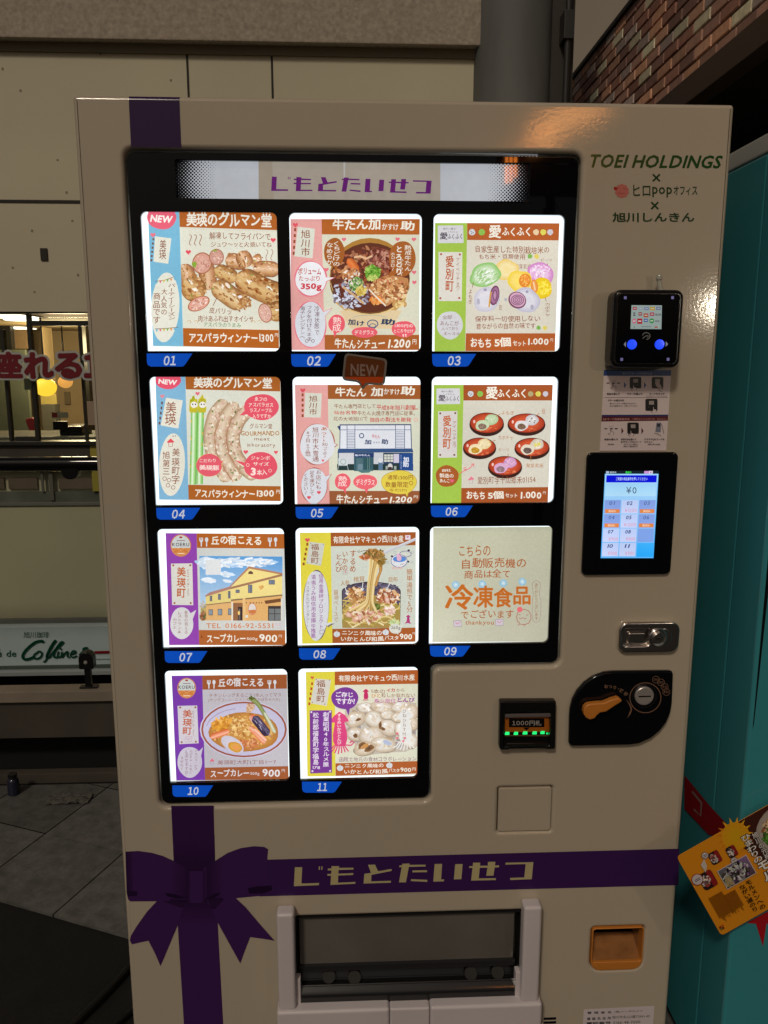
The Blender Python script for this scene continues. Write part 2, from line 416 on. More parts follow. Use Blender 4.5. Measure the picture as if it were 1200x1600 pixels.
door = plate('door', rrect(-HW, HW, BOT, TOP, .006), CREAM, VM,
             [ell(.003, .015), rrect(hx0, hx1, hz0, hz1, .008), rrect(cr[0], cr[1], cr[2], cr[3], (.007, .007, .02, .02)), rrect(*cov, .004)], 0, .05, .0075, 5)
bm = bmesh.new(); add_box(bm, -HW+.004, HW-.004, .052, .82, BOT, TOP-.004, .006)
for x in (-.45, .45):
    for y in (.1, .74): add_lathe(bm, (x, y, 0), (0, 0, 1), [(0, .03), (.012, .03), (.02, .015), (BOT+.01, .015)], 16)
bm_obj('cabinet', bm, CREAM, VM)
# black mask with an opening for each poster
HDR = (260, 236, 440, 320)
hd = box_of([(273, 248.5), (828, 257), (826, 314), (276, 310)], YM)
holes = [rrect(*win[k], (.009, .009, .009, .001)) for k in win]+[rrect(*hd, .002)]
mask = plate('display_panel', ell(-.0002, .0125), BLACK, VM, holes, YM, YM+.007, .001, 2)
bm = bmesh.new(); add_box(bm, DX0, DX1, .030, .034, DZM, DZ1); add_box(bm, DX0, DXM, .030, .034, DZ0, DZM-.0005)
bm_obj('backing', bm, DARKP, mask)
for k in win:
    x0, x1, z0, z1 = win[k]
    lp = plate('light_panel', rrect(x0-.004, x1+.004, z0-.004, z1+.004, .004), LIGHTP, VM, (), YL, YL+.006, 0, 2)
# number tags
FW = {48+i: 0xff10+i for i in range(10)}
TAGM = MP['vinyl']; TAGB = print_mat('tag_print', .55, .2, .4, .02, .5)
for k in NUM:
    x0, x1, y0, y1, t0, t1, u0, u1 = NUM[k]
    c = Cv(CR[k], val=YM-.0002, eps=6e-6)
    r = 26; P = [(x0, y0), (x1, y0), (x1-62+8, y1-16), (x1-62-4, y1-4), (x1-62-18, y1), (x0+r+6, y1), (x0+10, y1-10), (x0+2, y1-r-6)]
    c.poly(P, (12, 88, 214)); c.T(('%02d' % k).translate(FW), t0, u0, t1, u1, (226, 234, 250), .045, jit=0, shear=.16)
    o = c.build('number_plate', TAGB, VM)
# header strip
c = Cv(HDR, val=YM+.0095, eps=1e-5)
def hx(px, py): return ((px-260)*c.k, (py-236)*c.k)
def hq(x0, x1, col, g=None):
    y = lambda x, t: (247.5+(x-273)*.0155, 315-(828-x)*.004*0+(x-276)*.0)[t]
    c.poly([hx(x0, 244), hx(x1, 244), hx(x1, 318), hx(x0, 318)], col)
hq(265, 840, (186, 190, 197)); hq(404, 688, (166, 157, 144)); c.poly([hx(404, 245), hx(425, 245), hx(428, 318), hx(405, 318)], (158, 146, 130))
c.poly([hx(536.5, 250), hx(539.5, 250), hx(539, 284), hx(537, 284)], (186, 184, 180))
pit = 5.45
for side in (0, 1):
    for i in range(-1, 26):
        for j in range(-1, 28):
            if (i+j) % 2: continue
            x = 268+i*pit/2*1.02; y = 246+j*pit/2
            if x > 338: continue
            cy = 281; t = (x-272-abs(y-cy)*.22*(abs(y-cy)/34))/64
            rad = pit*.5*(1.30-1.12*max(0, min(1, t)))
            if t > 1.0: continue
            q = hx(x if side == 0 else 1100-x, y+(0 if side == 0 else 4)); c.disc(q[0], q[1], rad*c.k*.78, rad*c.k*.78, (4, 4, 6), n=8)
TITLE = [[[(65, 150), (133, 150), (126, 303), (292, 298), (290, 318), (55, 328)], [(290, 143), (300, 143), (298, 175), (288, 175)], [(314, 143), (325, 143), (322, 175), (312, 175)]],
         [[(408, 140), (480, 140), (476, 156), (613, 155), (613, 172), (474, 176), (472, 211), (612, 205), (611, 222), (471, 228), (468, 295), (632, 288), (630, 305), (398, 316), (404, 229), (369, 230), (370, 214), (405, 212), (407, 180), (373, 180), (373, 163), (407, 161)]],
         [[(750, 127), (815, 125), (845, 188), (970, 166), (972, 184), (782, 222), (780, 283), (965, 277), (964, 295), (708, 303), (716, 212), (778, 203)]],
         [[(1073, 117), (1140, 115), (1137, 128), (1290, 126), (1290, 143), (1133, 147), (1105, 292), (1040, 292), (1066, 149), (1043, 150), (1045, 133), (1070, 132)], [(1168, 180), (1303, 178), (1303, 196), (1166, 198)], [(1154, 262), (1305, 268), (1305, 287), (1152, 280)]],
         [[(1375, 120), (1445, 118), (1435, 265), (1465, 264), (1462, 282), (1362, 285)], [(1568, 122), (1637, 120), (1625, 262), (1555, 264)]],
         [[(1735, 108), (1802, 106), (1800, 136), (1873, 135), (1875, 100), (1943, 98), (1940, 134), (1978, 133), (1978, 150), (1938, 152), (1925, 228), (1858, 230), (1870, 154), (1798, 155), (1788, 255), (1948, 252), (1948, 270), (1717, 275), (1730, 156), (1698, 157), (1700, 140), (1733, 139)]],
         [[(2040, 108), (2300, 102), (2285, 262), (2083, 270), (2083, 250), (2215, 246), (2228, 120), (2038, 126)]]]
def title(cv, fn, col):
    for ch in TITLE:
        for P in ch:
            cv.poly([fn((x-55)/2245, (y+.028*(x-55)-150)/180) for x, y in P], col)
hk = 1200/280
title(c, lambda u, v: hx(410+(62+u*1068)/hk, 260+(75+v*97+20*u)/hk), (98, 28, 108))
o = c.build('header_sign', MP['header'], VM); o['label'] = 'lit header strip with halftone ends and purple lettering'
o2 = plate('header_panel', rrect(hd[0]-.003, hd[1]+.003, hd[2]-.003, hd[3]+.003, .002), DARKP, o, (), YM+.010, YM+.016, 0, 2)

# ribbon, bow and lettering printed on the door
PUR = (66, 32, 92); PUR2 = (58, 27, 80); PUR3 = (46, 20, 64)
RB = (170, 1240, 480, 1600)
c = Cv(RB, val=-.0002, eps=6e-6)
c.poly([(377, 74), (634, 72), (645, 470), (395, 470)], PUR2)
c.add([(395, 250), (640, 250), (645, 470), (395, 470)], [(0, 1, 2, 3)], [PUR2, PUR2, PUR3, PUR3])
c.add([(413, 640), (655, 640), (660, 800), (417, 800)], [(0, 1, 2, 3)], [PUR3, PUR3, PUR, PUR])
c.poly([(417, 800), (660, 800), (720, 1900), (486, 1900)], PUR)
pk = c.k
def rp(px, py): return ((px-170)*pk, (py-1240)*pk)
c.poly([rp(405, 1343.5), rp(1061.5, 1326), rp(1060, 1383), rp(405, 1400.7)], (62, 30, 90))
t0 = rp(450+55/6, 1330+150/6)
title(c, lambda u, v: rp(450+(55+u*2245)/6, 1330+(150+v*180-.028*u*2245)/6), (196, 184, 138))
c.build('ribbon', MP['vinyl'], VM)['label'] = 'printed purple ribbon crossing the door with cream lettering'
c = Cv(RB, val=-.0008, eps=6e-6)
tl = [(300, 640), (472, 640), (452, 700), (413, 805), (313, 1043), (276, 960), (240, 890), (190, 900), (140, 912), (127, 890), (132, 862), (170, 800), (230, 715)]
tr = [(590, 640), (768, 632), (830, 690), (910, 785), (1003, 890), (930, 878), (855, 868), (825, 945), (795, 1027), (730, 910), (665, 792), (630, 720)]
c.poly(tl, PUR); c.poly(tr, PUR)
c.poly([(300, 640), (472, 640), (452, 690), (430, 690)], PUR3); c.poly([(600, 642), (700, 637), (640, 700), (620, 700)], PUR3)
LL = [(100, 351), (180, 347), (260, 358), (330, 378), (395, 408), (450, 440), (480, 460), (480, 645), (300, 651), (130, 652), (117, 640), (108, 600)]
RL = [(572, 452), (650, 402), (720, 358), (800, 329), (880, 318), (940, 322), (963, 336), (958, 400), (970, 520), (985, 580), (980, 600), (900, 620), (770, 632), (572, 644)]
c.poly(LL, PUR); c.poly(RL, PUR)
c.add([(100, 351), (140, 350), (146, 600), (108, 600)], [(0, 1, 2, 3)], [PUR3, PUR2, PUR2, PUR3])
c.add([(370, 400), (395, 408), (450, 440), (480, 460), (480, 640), (370, 640)], [(0, 1, 2, 3, 4, 5)], [PUR, PUR2, PUR2, PUR3, PUR3, PUR])
c.add([(590, 442), (700, 372), (700, 632), (590, 640)], [(0, 1, 2, 3)], [PUR3, PUR, PUR, PUR3])
c.poly([(340, 600), (400, 608), (475, 632), (400, 634), (350, 620)], (34, 14, 50)); c.poly([(590, 632), (640, 605), (680, 598), (660, 618), (620, 636)], (34, 14, 50))
c.poly([(838, 572), (900, 560), (984, 556), (986, 584), (940, 604), (850, 606)], (34, 14, 50)); c.poly([(108, 588), (175, 590), (170, 620), (116, 622)], (38, 17, 56))
c.poly([(474, 462), (500, 468), (560, 468), (582, 462), (584, 655), (560, 662), (500, 662), (476, 656)], PUR)
c.add([(474, 462), (500, 468), (500, 662), (476, 656)], [(0, 1, 2, 3)], [PUR3, PUR, PUR, PUR3]); c.add([(560, 468), (582, 462), (584, 655), (560, 662)], [(0, 1, 2, 3)], [PUR, PUR3, PUR3, PUR])
for y in (640, 648): c.line([(372, y), (430, y+4), (474, y+6)], 5, (34, 14, 50)); c.line([(584, y-4), (640, y-8), (690, y-6)], 5, (34, 14, 50))
c.build('bow', MP['vinyl'], VM)['label'] = 'printed purple bow with forked tails'
c = Cv((180, 130, 580, 340), val=-.0002, eps=6e-6)
xa, xb = c.w(62, 46).x, c.w(300, 50).x; rb_ = .0075; zt_ = TOP-rb_
qa, qb = c.w(74, 298), c.w(310, 302)
V = [(qa.x, -.0003, qa.z), (qb.x, -.0003, qb.z)]; F = []
for k in range(9):                                                # up the face, over the rounded edge and onto the top
    a = math.radians(90*k/8); V += [(xa, rb_-(rb_+.0003)*math.cos(a), zt_+(rb_+.0003)*math.sin(a)), (xb, rb_-(rb_+.0003)*math.cos(a), zt_+(rb_+.0003)*math.sin(a))]
V += [(xa, .049, TOP+.0003), (xb, .049, TOP+.0003)]
for k in range(10): F.append((2*k, 2*k+1, 2*k+3, 2*k+2))
me = bpy.data.meshes.new('ribbon'); me.from_pydata(V, [], F); at = me.color_attributes.new('Col', 'FLOAT_COLOR', 'CORNER')
at.data.foreach_set('color', [*lin((52, 24, 74)), 1.]*(4*len(F))); finish('ribbon', me, MP['vinyl'], VM, 60)

# lettering at the top right of the door
GRN = (22, 74, 24); DG = (18, 60, 24)
c = Cv((880, 220, 1180, 420), val=-.0002, eps=6e-6)
c.T('TOEI', 172, 83, 412, 168, GRN, .05, jit=0, shear=.32, slope=.01); c.T('HOLDINGS', 428, 87, 998, 170, GRN, .05, jit=0, shear=.32, slope=.008)
for x, y in ((582, 231), (572, 405)):
    for q in (1, -1): c.line([(x-22, y-22*q), (x+22, y+22*q)], 11, DG)
P = []
for k in range(60):
    a = 2*math.pi*k/60; r = 40+5*abs(math.sin(a*5)); P.append((367+r*math.cos(a), 314+r*math.sin(a)))
c.poly(P, (196, 112, 104)); c.disc(327, 298, 12, 11, (170, 24, 36)); c.line([(335, 300), (352, 294)], 4, (170, 60, 66)); c.line([(375, 298), (392, 302)], 4, (170, 60, 66)); c.line([(340, 324), (360, 330), (385, 326)], 4, (170, 60, 66))
c.T('ヒロ', 437, 275, 545, 345, DG, .022, jit=.01); c.T('pop', 556, 288, 680, 354, DG, .03, jit=.02); c.T('オフィス', 690, 282, 838, 340, DG, .022, jit=.02)
c.T('旭川しんきん', 308, 447, 820, 509, DG, .05, jit=0)
c.build('lettering', MP['vinyl'], VM)['label'] = 'green lettering and a small pink emblem at the top of the door'
# access cover
plate('access_cover', rrect(cov[0]+.0012, cov[1]-.0012, cov[2]+.0012, cov[3]-.0012, .0035), CREAM, VM, (), .0005, .02, .0012, 2)
# ---------------------------------------------------------------- what is mounted on the door
def Q(crop, P, y=0.): return [xz(p, y) for p in crop_pts(crop, 1200, P)]
def B4(crop, P, y=0.): return box_of(crop_pts(crop, 1200, P), y)
def rnd(P, r, n=5):
    """round the corners of polygon P by r"""
    out = []; N = len(P)
    for i in range(N):
        a, b, c = Vector(P[i-1]), Vector(P[i]), Vector(P[(i+1) % N])
        u, v = (a-b), (c-b); q = min(r, u.length*.45, v.length*.45); u.normalize(); v.normalize()
        p0, p1 = b+u*q, b+v*q
        for k in range(n+1):
            t = k/n; out.append(tuple(p0*(1-t)**2+b*2*t*(1-t)+p1*t*t))
    return out
# card reader
C7 = (900, 420, 1100, 720)
x0, x1, z0, z1 = box_of([(900+p[0]/5.333, 420+p[1]/5.333) for p in ((318, 168), (905, 176), (868, 828), (288, 822))], -.042)
reader = plate('card_reader', rrect(x0, x1, z0, z1, .013), BLACKP, VM, (), -.042, -.006, .006, 4)
plate('back_plate', rrect(x0+.003, x1-.003, z0+.003, z1-.003, .012), DARKP, reader, (), -.0065, .0, .001, 2)
plate('face_panel', rrect(x0+.007, x1-.007, z0+.007, z1-.007, .007), BLACK, reader, (), -.0426, -.0405, .0005, 2)
c = Cv(C7, 1067, val=-.0428, eps=6e-6)
c.poly([(463, 303), (716, 305), (712, 503), (454, 501)], (178, 196, 190))
R = random.Random(5)
icons = [(490, 330, 17, 12, (190, 60, 80)), (540, 332, 16, 8, (160, 180, 200)), (588, 332, 18, 12, (120, 140, 190)), (637, 332, 20, 14, (215, 170, 40)), (687, 330, 18, 12, (110, 130, 170)),
         (486, 378, 8, 14, (60, 60, 70)), (535, 376, 14, 14, (170, 60, 70)), (583, 388, 20, 16, (200, 90, 60)), (634, 378, 18, 14, (190, 50, 90)), (684, 382, 22, 7, (80, 90, 100)),
         (485, 436, 17, 22, (226, 130, 160)), (531, 437, 21, 22, (200, 40, 56)), (582, 430, 17, 14, (90, 120, 190)), (631, 434, 20, 20, (50, 160, 70)), (678, 436, 17, 5, (90, 100, 110))]
for x, y, a, b, q in icons:
    (c.disc if q in ((226, 130, 160), (50, 160, 70)) else lambda x, y, a, b, q: c.rect(x-a, y-b, x+a, y+b, q))(x, y, a, b, q)
    c.rect(x-a*.6, y-b*.25, x+a*.6, y+b*.2, (235, 236, 230))
c.rect(545, 481, 625, 485, (90, 100, 110)); c.rect(655, 481, 680, 492, (200, 90, 80)); c.rect(482, 478, 488, 492, (110, 120, 130))
c.build('screen', MP['dim_screen'], reader)['label'] = 'small lit screen with rows of coloured icons'
c = Cv(C7, 1067, val=-.0428, eps=6e-6)
c.ring(586, 560, 31, 28, 5, (120, 112, 104), a0=-170, a1=90); c.line([(556, 582), (572, 566), (592, 556), (604, 560), (596, 574)], 5, (120, 112, 104))
c.build('contactless_mark', MP['dim_screen'], reader)
for x, y in ((411, 241), (805, 240), (381, 755), (768, 754)):
    c = Cv(C7, 1067, val=-.0428, eps=2e-5); c.rect(x-11, y-12, x+11, y+12, (130, 122, 176)); c.build('corner_light', MP['dim_screen'], reader)
for P in ([(398, 630), (416, 606), (416, 654)], [(768, 628), (748, 604), (748, 650)]):
    c = Cv(C7, 1067, val=-.0428, eps=2e-5); c.poly(P, (150, 150, 165)); c.build('arrow', MP['dim_screen'], reader)
BLUE = mat('blue_lamp', (.01, .02, .3), .2, emit=(.012, .065, 1.0), est=1.05)
for px, py in ((467, 630), (697, 630)):
    q = W(900+px/5.333, 420+py/5.333, -.043); bm = bmesh.new(); add_lathe(bm, (q.x, -.0405, q.z), (0, -1, 0), [(0, .0079), (.0026, .0079), (.0034, .0072), (.0036, .003)], 28)
    bm_obj('button', bm, BLUE, reader)
q = W(1030, 449, -.02); bm = bmesh.new()
add_tube(bm, [(q.x+.004, -.018, q.z-.007), (q.x+.001, -.018, q.z+.004), (q.x, -.017, q.z+.012)], [.0055, .004, .0035], 12)
add_lathe(bm, (q.x, -.017, q.z+.010), (0, 0, 1), [(0, .002), (.002, .0048), (.0055, .0055), (.009, .004), (.0105, .001)], 16)
bm_obj('hook', bm, mat('clear_plastic', (.42, .42, .36), .15, coat=.5), reader)
# paper instructions between reader and touch screen
CI = (930, 570, 1060, 715)
c = Cv(CI, val=-.0003, eps=6e-6)
sheet = [(128, 70), (1098, 70), (1022, 1262), (64, 1255)]
SW = (228, 212, 214)
c.poly(sheet, SW)
c.poly([(127, 74), (1097, 74), (1092, 158), (121, 158)], (24, 66, 132)); c.T('電子マネーの利用方法', 390, 108, 822, 145, (150, 160, 180), .02, jit=0)
c.rect(124, 470, 1046, 476, (50, 36, 40))
c.poly([(95, 722), (1053, 718), (1052, 745), (94, 748)], (26, 46, 110)); c.poly([(94, 748), (1052, 743), (1049, 806), (88, 818)], (92, 16, 22))
c.T('QRコード決済利用方法', 110, 768, 494, 802, (214, 170, 170), .03, jit=0); c.T('二種類支払方法(受付後、後払含む)', 526, 768, 1028, 800, (190, 140, 140), .01, jit=0)
c.poly([(66, 1240), (1023, 1238), (1022, 1262), (64, 1256)], (80, 16, 18))
K = (18, 14, 16)
def finger(x, y, z, fill=None):
    P = [(x, y), (x+.13*z, y+.02*z), (x+.16*z, y+.42*z), (x+.5*z, y+.45*z), (x+.58*z, y+.62*z), (x+.5*z, y+.9*z), (x+.2*z, y+1.1*z), (x-.1*z, y+.95*z), (x-.38*z, y+.8*z), (x-.3*z, y+.66*z), (x-.02*z, y+.7*z)]
    if fill: c.poly(P, fill)
    c.line(P[:6], 6, K); c.line(P[7:]+P[:1], 6, K)
for y in (264, 922):
    o = 0 if y < 500 else -33
    for x in (186, 264, 336): c.disc(x+o, y, 26, 8, K, n=12)
    for dx in (-24, 0, 24): c.line([(264+o+dx*.6, y-20), (264+o+dx*1.3, y-44)], 4, (90, 70, 70))
    finger(252+o, y+6, 88, SW)
for x, y, q in ((416, 246, (30, 64, 140)), (704, 246, (30, 64, 140)), (378, 905, (84, 20, 26)), (666, 905, (84, 20, 26))):
    c.poly([(x, y), (x+30, y+48), (x, y+96)], q)
for x, y, s_ in ((498, 176, 1), (815, 176, 1), (722, 490, 1.06), (462, 832, 1)):
    c.rr(x, y, x+166*s_, y+164*s_, 18, K); c.rect(x+50*s_, y+28*s_, x+118*s_, y+80*s_, (170, 160, 158))
    for a, b in ((18, 14), (146, 14), (18, 142), (146, 142), (46, 116), (112, 112)): c.rect(x+a*s_-4, y+b*s_-4, x+a*s_+5, y+b*s_+5, (110, 100, 104))
finger(548, 290, 84, SW); finger(834, 606, 84, SW); finger(508, 950, 84, SW)
c.poly([(860, 260), (905, 225), (960, 330), (975, 360), (930, 350), (880, 310)], (190, 172, 172)); c.line([(905, 340), (930, 370), (956, 386)], 6, K); c.line([(960, 325), (976, 356)], 6, K)
c.poly([(882, 836), (950, 832), (942, 972), (866, 968)], (128, 132, 150)); c.rect(892, 850, 934, 894, (40, 38, 46)); c.line([(955, 850), (975, 930), (990, 994)], 6, K); c.line([(850, 985), (910, 1000), (950, 1028)], 6, K)
for t, x0, y0, x1, y1, b in (('商品を選んで', 166, 404, 354, 434, .05), ('マネーを選んで', 456, 404, 680, 434, .05), ('カードをタッチ', 780, 404, 1000, 434, .05), ('商品代金がカードから引かれます', 736, 444, 1040, 460, .01), ('マネーの選び方法', 182, 498, 414, 526, .04),
                             ('使いたいマネーが表示されるまで、', 208, 546, 590, 568, .02), ('左右の選択ボタンで選んでください', 206, 582, 610, 602, .02), ('商品を選んで', 130, 1060, 326, 1088, .05), ('決済方法を選んで', 368, 1060, 590, 1088, .05), ('左ボタンでQRコード', 366, 1098, 664, 1124, .05),
                             ('スマホでQRコードを', 704, 1060, 996, 1088, .05), ('スキャン', 704, 1098, 822, 1124, .05), ('選択商品', 178, 1136, 268, 1154, .02), ('決済できない場合は', 408, 1136, 612, 1154, .02), ('画面で二種類選択可', 406, 1166, 610, 1184, .02), ('画面の表示を確認', 760, 1136, 938, 1154, .02)):
    c.T(t, x0, y0, x1, y1, K, b, jit=0)
c.build('instruction_sticker', MP['paper'], VM, (sheet, SW), .0002)['label'] = 'white payment instruction sticker with blue and dark red bands'
# touch screen
CT = (890, 700, 1080, 910)
x0, x1, z0, z1 = B4(CT, [(170, 42), (1078, 42), (1000, 1252), (122, 1255)], -.007)
ts = plate('touch_screen', rrect(x0, x1, z0, z1, .010), BLACK, VM, (), -.007, 0, .003, 3)
plate('screen_surround', rrect(x0-.0012, x1+.0012, z0-.0016, z1+.0008, .011), CREAM, ts, (), -.0012, .001, .0006, 2)
c = Cv(CT, val=-.0072, eps=6e-6)
def sx(u, v):
    """the lit screen: u, v from 0 to 1"""
    a, b, d, e = Vector((350, 224)), Vector((880, 224)), Vector((828, 1087)), Vector((306, 1087))
    t = a.lerp(b, u); s_ = e.lerp(d, u); return tuple(t.lerp(s_, v))
def srect(u0, v0, u1, v1, q, q2=None):
    P = [sx(u0, v0), sx(u1, v0), sx(u1, v1), sx(u0, v1)]
    c.add(P, [(0, 1, 2, 3)], [q, q, q2, q2] if q2 else q)
def sT(t, u0, v0, u1, v1, q, b=.0, **k):
    (a0, b0), (a1, b1) = sx(u0, v0), sx(u1, v1); c.T(t, a0, b0, a1, b1, q, b, jit=0, **k)
srect(0, 0, 1, .035, (22, 32, 40)); srect(0, .035, 1, 1, (116, 196, 246), (60, 168, 246)); srect(.012, .038, .988, .995, (168, 214, 250), (112, 186, 250))
srect(.03, .052, .97, .134, (10, 20, 214)); sT('ご希望の商品番号を押してください', .21, .074, .80, .112, (190, 214, 255), .03)
srect(.02, .145, .97, .29, (156, 210, 246), (176, 222, 250)); sT('¥0', .41, .185, .61, .262, (66, 82, 110), -.005)
sT('販売中', .09, .008, .21, .03, (200, 214, 230), .03); srect(.02, .006, .075, .032, (170, 190, 220)); sT('通信中', .38, .006, .49, .032, (60, 230, 80), .05)
srect(.73, .004, .82, .034, (206, 150, 214)); srect(.82, .002, .89, .034, (226, 206, 230)); srect(.845, .012, .862, .026, (60, 50, 70))
cells = [('01', 0, 0, 0), ('02', 1, 0, 1), ('03', 2, 0, 0), ('04', 0, 1, 0), ('05', 1, 1, 1), ('06', 2, 1, 0), ('07', 0, 2, 2), ('08', 1, 2, 2), ('10', 0, 3, 2), ('11', 1, 3, 2)]
for n_, i, j, st in cells:
    u0 = .02+i*.325; v0 = .335+j*.163; u1 = u0+.305; v1 = v0+.153
    srect(u0, v0, u1, v1, (130, 158, 224) if st == 0 else (186, 206, 248), (140, 168, 232) if st == 0 else (204, 214, 252))
    sT(n_, u0+.09, v0+.015, u0+.20, v0+.058, (62, 80, 130) if st == 0 else (34, 52, 120), .0 if st == 0 else .035, shear=.18)
    if st == 0: srect(u0+.02, v0+.105, u1-.015, v1-.004, (226, 134, 70)); sT('売切れ', u0+.08, v0+.114, u1-.08, v1-.012, (250, 224, 200), .03)
    else: sT('¥1200' if st == 1 else '¥900', u0+(.06 if st == 1 else .11), v0+.098, u1-.02, v1-.014, (222, 150, 180), 0, shear=.05)
srect(.67, .661, .975, .815, (128, 164, 232)); srect(.67, .824, .985, .985, (64, 178, 252), (40, 168, 250))
c.build('screen', MP['screen'], ts)['label'] = 'lit blue touch screen showing numbers and prices'
# door lock
CL = (955, 960, 1070, 1030)
x0, x1, z0, z1 = B4(CL, [(130, 130), (1122, 130), (1118, 630), (122, 634)], -.009)
lk = plate('door_lock', rrect(x0, x1, z0, z1, .0165), CHROME, VM, [rrect(*B4(CL, [(190, 235), (640, 235), (640, 515), (186, 515)], -.009), .008)], -.009, 0, .0035, 4)
ix = B4(CL, [(200, 245), (650, 245), (650, 505), (196, 505)], -.009)
plate('recess', rrect(ix[0]-.002, ix[1]+.002, ix[2]-.002, ix[3]+.002, .008), CHROME, lk, (), -.001, .006, .001)
hd_ = B4(CL, [(275, 300), (560, 300), (560, 480), (270, 480)], -.007)
plate('handle', rrect(*hd_, .004), CHROME, lk, (), -.0065, -.0005, .003, 4)
q = W(955+765/10.43, 960+385/10.43, -.012)
bm = bmesh.new(); add_lathe(bm, (q.x, -.0085, q.z), (0, -1, 0), [(0, .0175), (.002, .0172), (.0035, .016), (.0042, .0145), (.0030, .0105), (.0032, .0102), (.0055, .0098), (.0062, .0088), (.0062, .001)], 40)
add_lathe(bm, (q.x+.009, -.0085, q.z), (0, -1, 0), [(0, .0165), (.0015, .0162), (.0022, .0150)], 40)
bm_obj('key_cylinder', bm, CHROME, lk)
bm = bmesh.new(); add_box(bm, q.x-.0055, q.x+.003, -.0152, -.0140, q.z-.0012, q.z+.0012); bm_obj('keyhole', bm, BLACK, lk)
# coin unit
CC = (880, 1035, 1060, 1180)
o_ = [(68, 560), (76, 480), (100, 390), (150, 300), (225, 215), (320, 150), (430, 108), (520, 98), (1110, 91), (1140, 100), (1152, 130), (1140, 430), (1122, 530), (1080, 630), (1010, 720), (920, 795), (800, 850), (700, 866), (100, 877), (76, 865), (62, 840)]
P = Q(CC, o_, -.011)
cu_ = plate('coin_unit', P, BLACK, VM, (), -.011, 0, .004, 4)
c = Cv(CC, val=-.0113, eps=6e-6)
TAN = (126, 96, 78)
for k, ch in enumerate('おつり・返却'):
    x, y, a = [(446, 250), (492, 250), (538, 262), (575, 274), (605, 292), (650, 326)][k]+(0,) if False else [(446, 250, 0), (492, 252, 6), (538, 262, 14), (576, 274, 22), (606, 294, 32), (652, 328, 42)][k]
    g, fs, adv, wd = glyph(ch, .03); z = 42; ca, sa = math.cos(math.radians(a)), math.sin(math.radians(a))
    c.add([(x+((gx-.5)*ca+(gy-.38)*sa)*z, y+((gx-.5)*sa-(gy-.38)*ca)*z) for gx, gy in g], fs, TAN)
c.ring(856, 368, 162, 156, 9, TAN)
for x, y, t in ((966, 178, '500'), (1018, 208, '100'), (1056, 255, '50'), (1074, 308, '10')):
    c.ring(x, y, 37, 35, 5, TAN); c.T(t, x-24, y-13, x+24, y+13, TAN, .02, jit=0)
P = [(660+50*math.sin(t)*1.0-2, 392+t*62) for t in [k*math.pi/14 for k in range(0, 14)]]
c.line(P, 15, TAN, taper=True); c.poly([(668, 578), (700, 540), (706, 515), (690, 510), (682, 545)], TAN)
c.build('marking', MP['vinyl'], cu_)
lev = [(212, 520), (222, 475), (255, 443), (300, 433), (430, 424), (500, 392), (570, 372), (598, 380), (613, 400), (606, 414), (540, 455), (450, 515), (385, 527), (352, 556), (330, 585), (280, 600), (240, 580), (218, 550)]
plate('return_lever', Q(CC, lev, -.026), ORANGE, cu_, (), -.026, -.0125, .0022, 3)
q = W(880+280/6.667, 1035+515/6.667, -.02); bm = bmesh.new(); add_lathe(bm, (q.x, -.0105, q.z), (0, -1, 0), [(0, .012), (.004, .011), (.006, .009)], 28); bm_obj('lever_hub', bm, ORANGE, cu_)
q = W(880+845/6.667, 1035+350/6.667, -.014); bm = bmesh.new(); add_lathe(bm, (q.x+.0012, -.0105, q.z-.0015), (0, -1, 0), [(0, .0232), (.0012, .023), (.0018, .022), (.0008, .019)], 48); bm_obj('slot_ring', bm, BLACKP, cu_)
bm = bmesh.new(); add_lathe(bm, (q.x, -.0112, q.z), (0, -1, 0), [(0, .0172), (.0035, .0170), (.0046, .0158), (.0046, .001)], 48); cs = bm_obj('coin_slot', bm, STEEL, cu_)
bm = bmesh.new(); add_box(bm, q.x-.0112, q.x+.0112, -.0162, -.0150, q.z-.0012, q.z+.0012); bm_obj('slit', bm, BLACK, cs)
# bill slot
CBL = (770, 1085, 880, 1180)
kk = lambda P, y=0.: Q(CBL, P, y)
o_ = rnd(kk([(125, 120), (1085, 115), (1068, 940), (905, 940), (895, 905), (285, 920), (285, 950), (145, 955), (110, 915)], -.016), .004)
ih = B4(CBL, [(195, 310), (992, 310), (975, 880), (200, 885)], -.016)
bs = plate('bill_slot', o_, BLACKP, VM, [rrect(ih[0], ih[1], ih[2], ih[3], .003)], -.016, 0, .003, 3)
bm = bmesh.new(); add_box(bm, ih[0]-.002, ih[1]+.002, -.0035, -.0005, ih[2]-.002, ih[3]+.002); bm_obj('slot_back', bm, DARKP, bs)
c = Cv(CBL, val=-.006, eps=6e-6)
c.rect(195, 310, 995, 880, (16, 15, 14)); c.rect(205, 380, 960, 640, (172, 96, 28)); c.rect(275, 405, 880, 560, (16, 13, 12)); c.poly([(515, 565), (632, 563), (572, 618)], (20, 14, 10))
c.T('1000円札'.translate(FW), 330, 442, 828, 532, (170, 164, 160), .03, jit=0); c.rect(205, 690, 960, 712, (110, 84, 56)); c.rect(240, 832, 930, 856, (70, 70, 70))
c.build('bill_label', MP['vinyl'], bs)['label'] = 'black and orange bill label with white characters'
bm = bmesh.new(); p0 = xz((770+205/10.9, 1085+395/10.9), -.011); p1 = xz((770+985/10.9, 1085+320/10.9), -.011)
add_box(bm, p0[0], p1[0], -.0125, -.0065, p0[1], p1[1], .0012); bm_obj('clear_lip', bm, mat('smoky_lip', (.13, .11, .11), .2, coat=.4), bs)
GLED = mat('green_lamp', (.01, .2, .05), .3, emit=(.02, 1., .22), est=1.1)
c0 = [(244, 672, 42), (392, 672, 40), (548, 665, 44), (710, 664, 42), (846, 658, 40), (922, 664, 12), (962, 664, 11)]
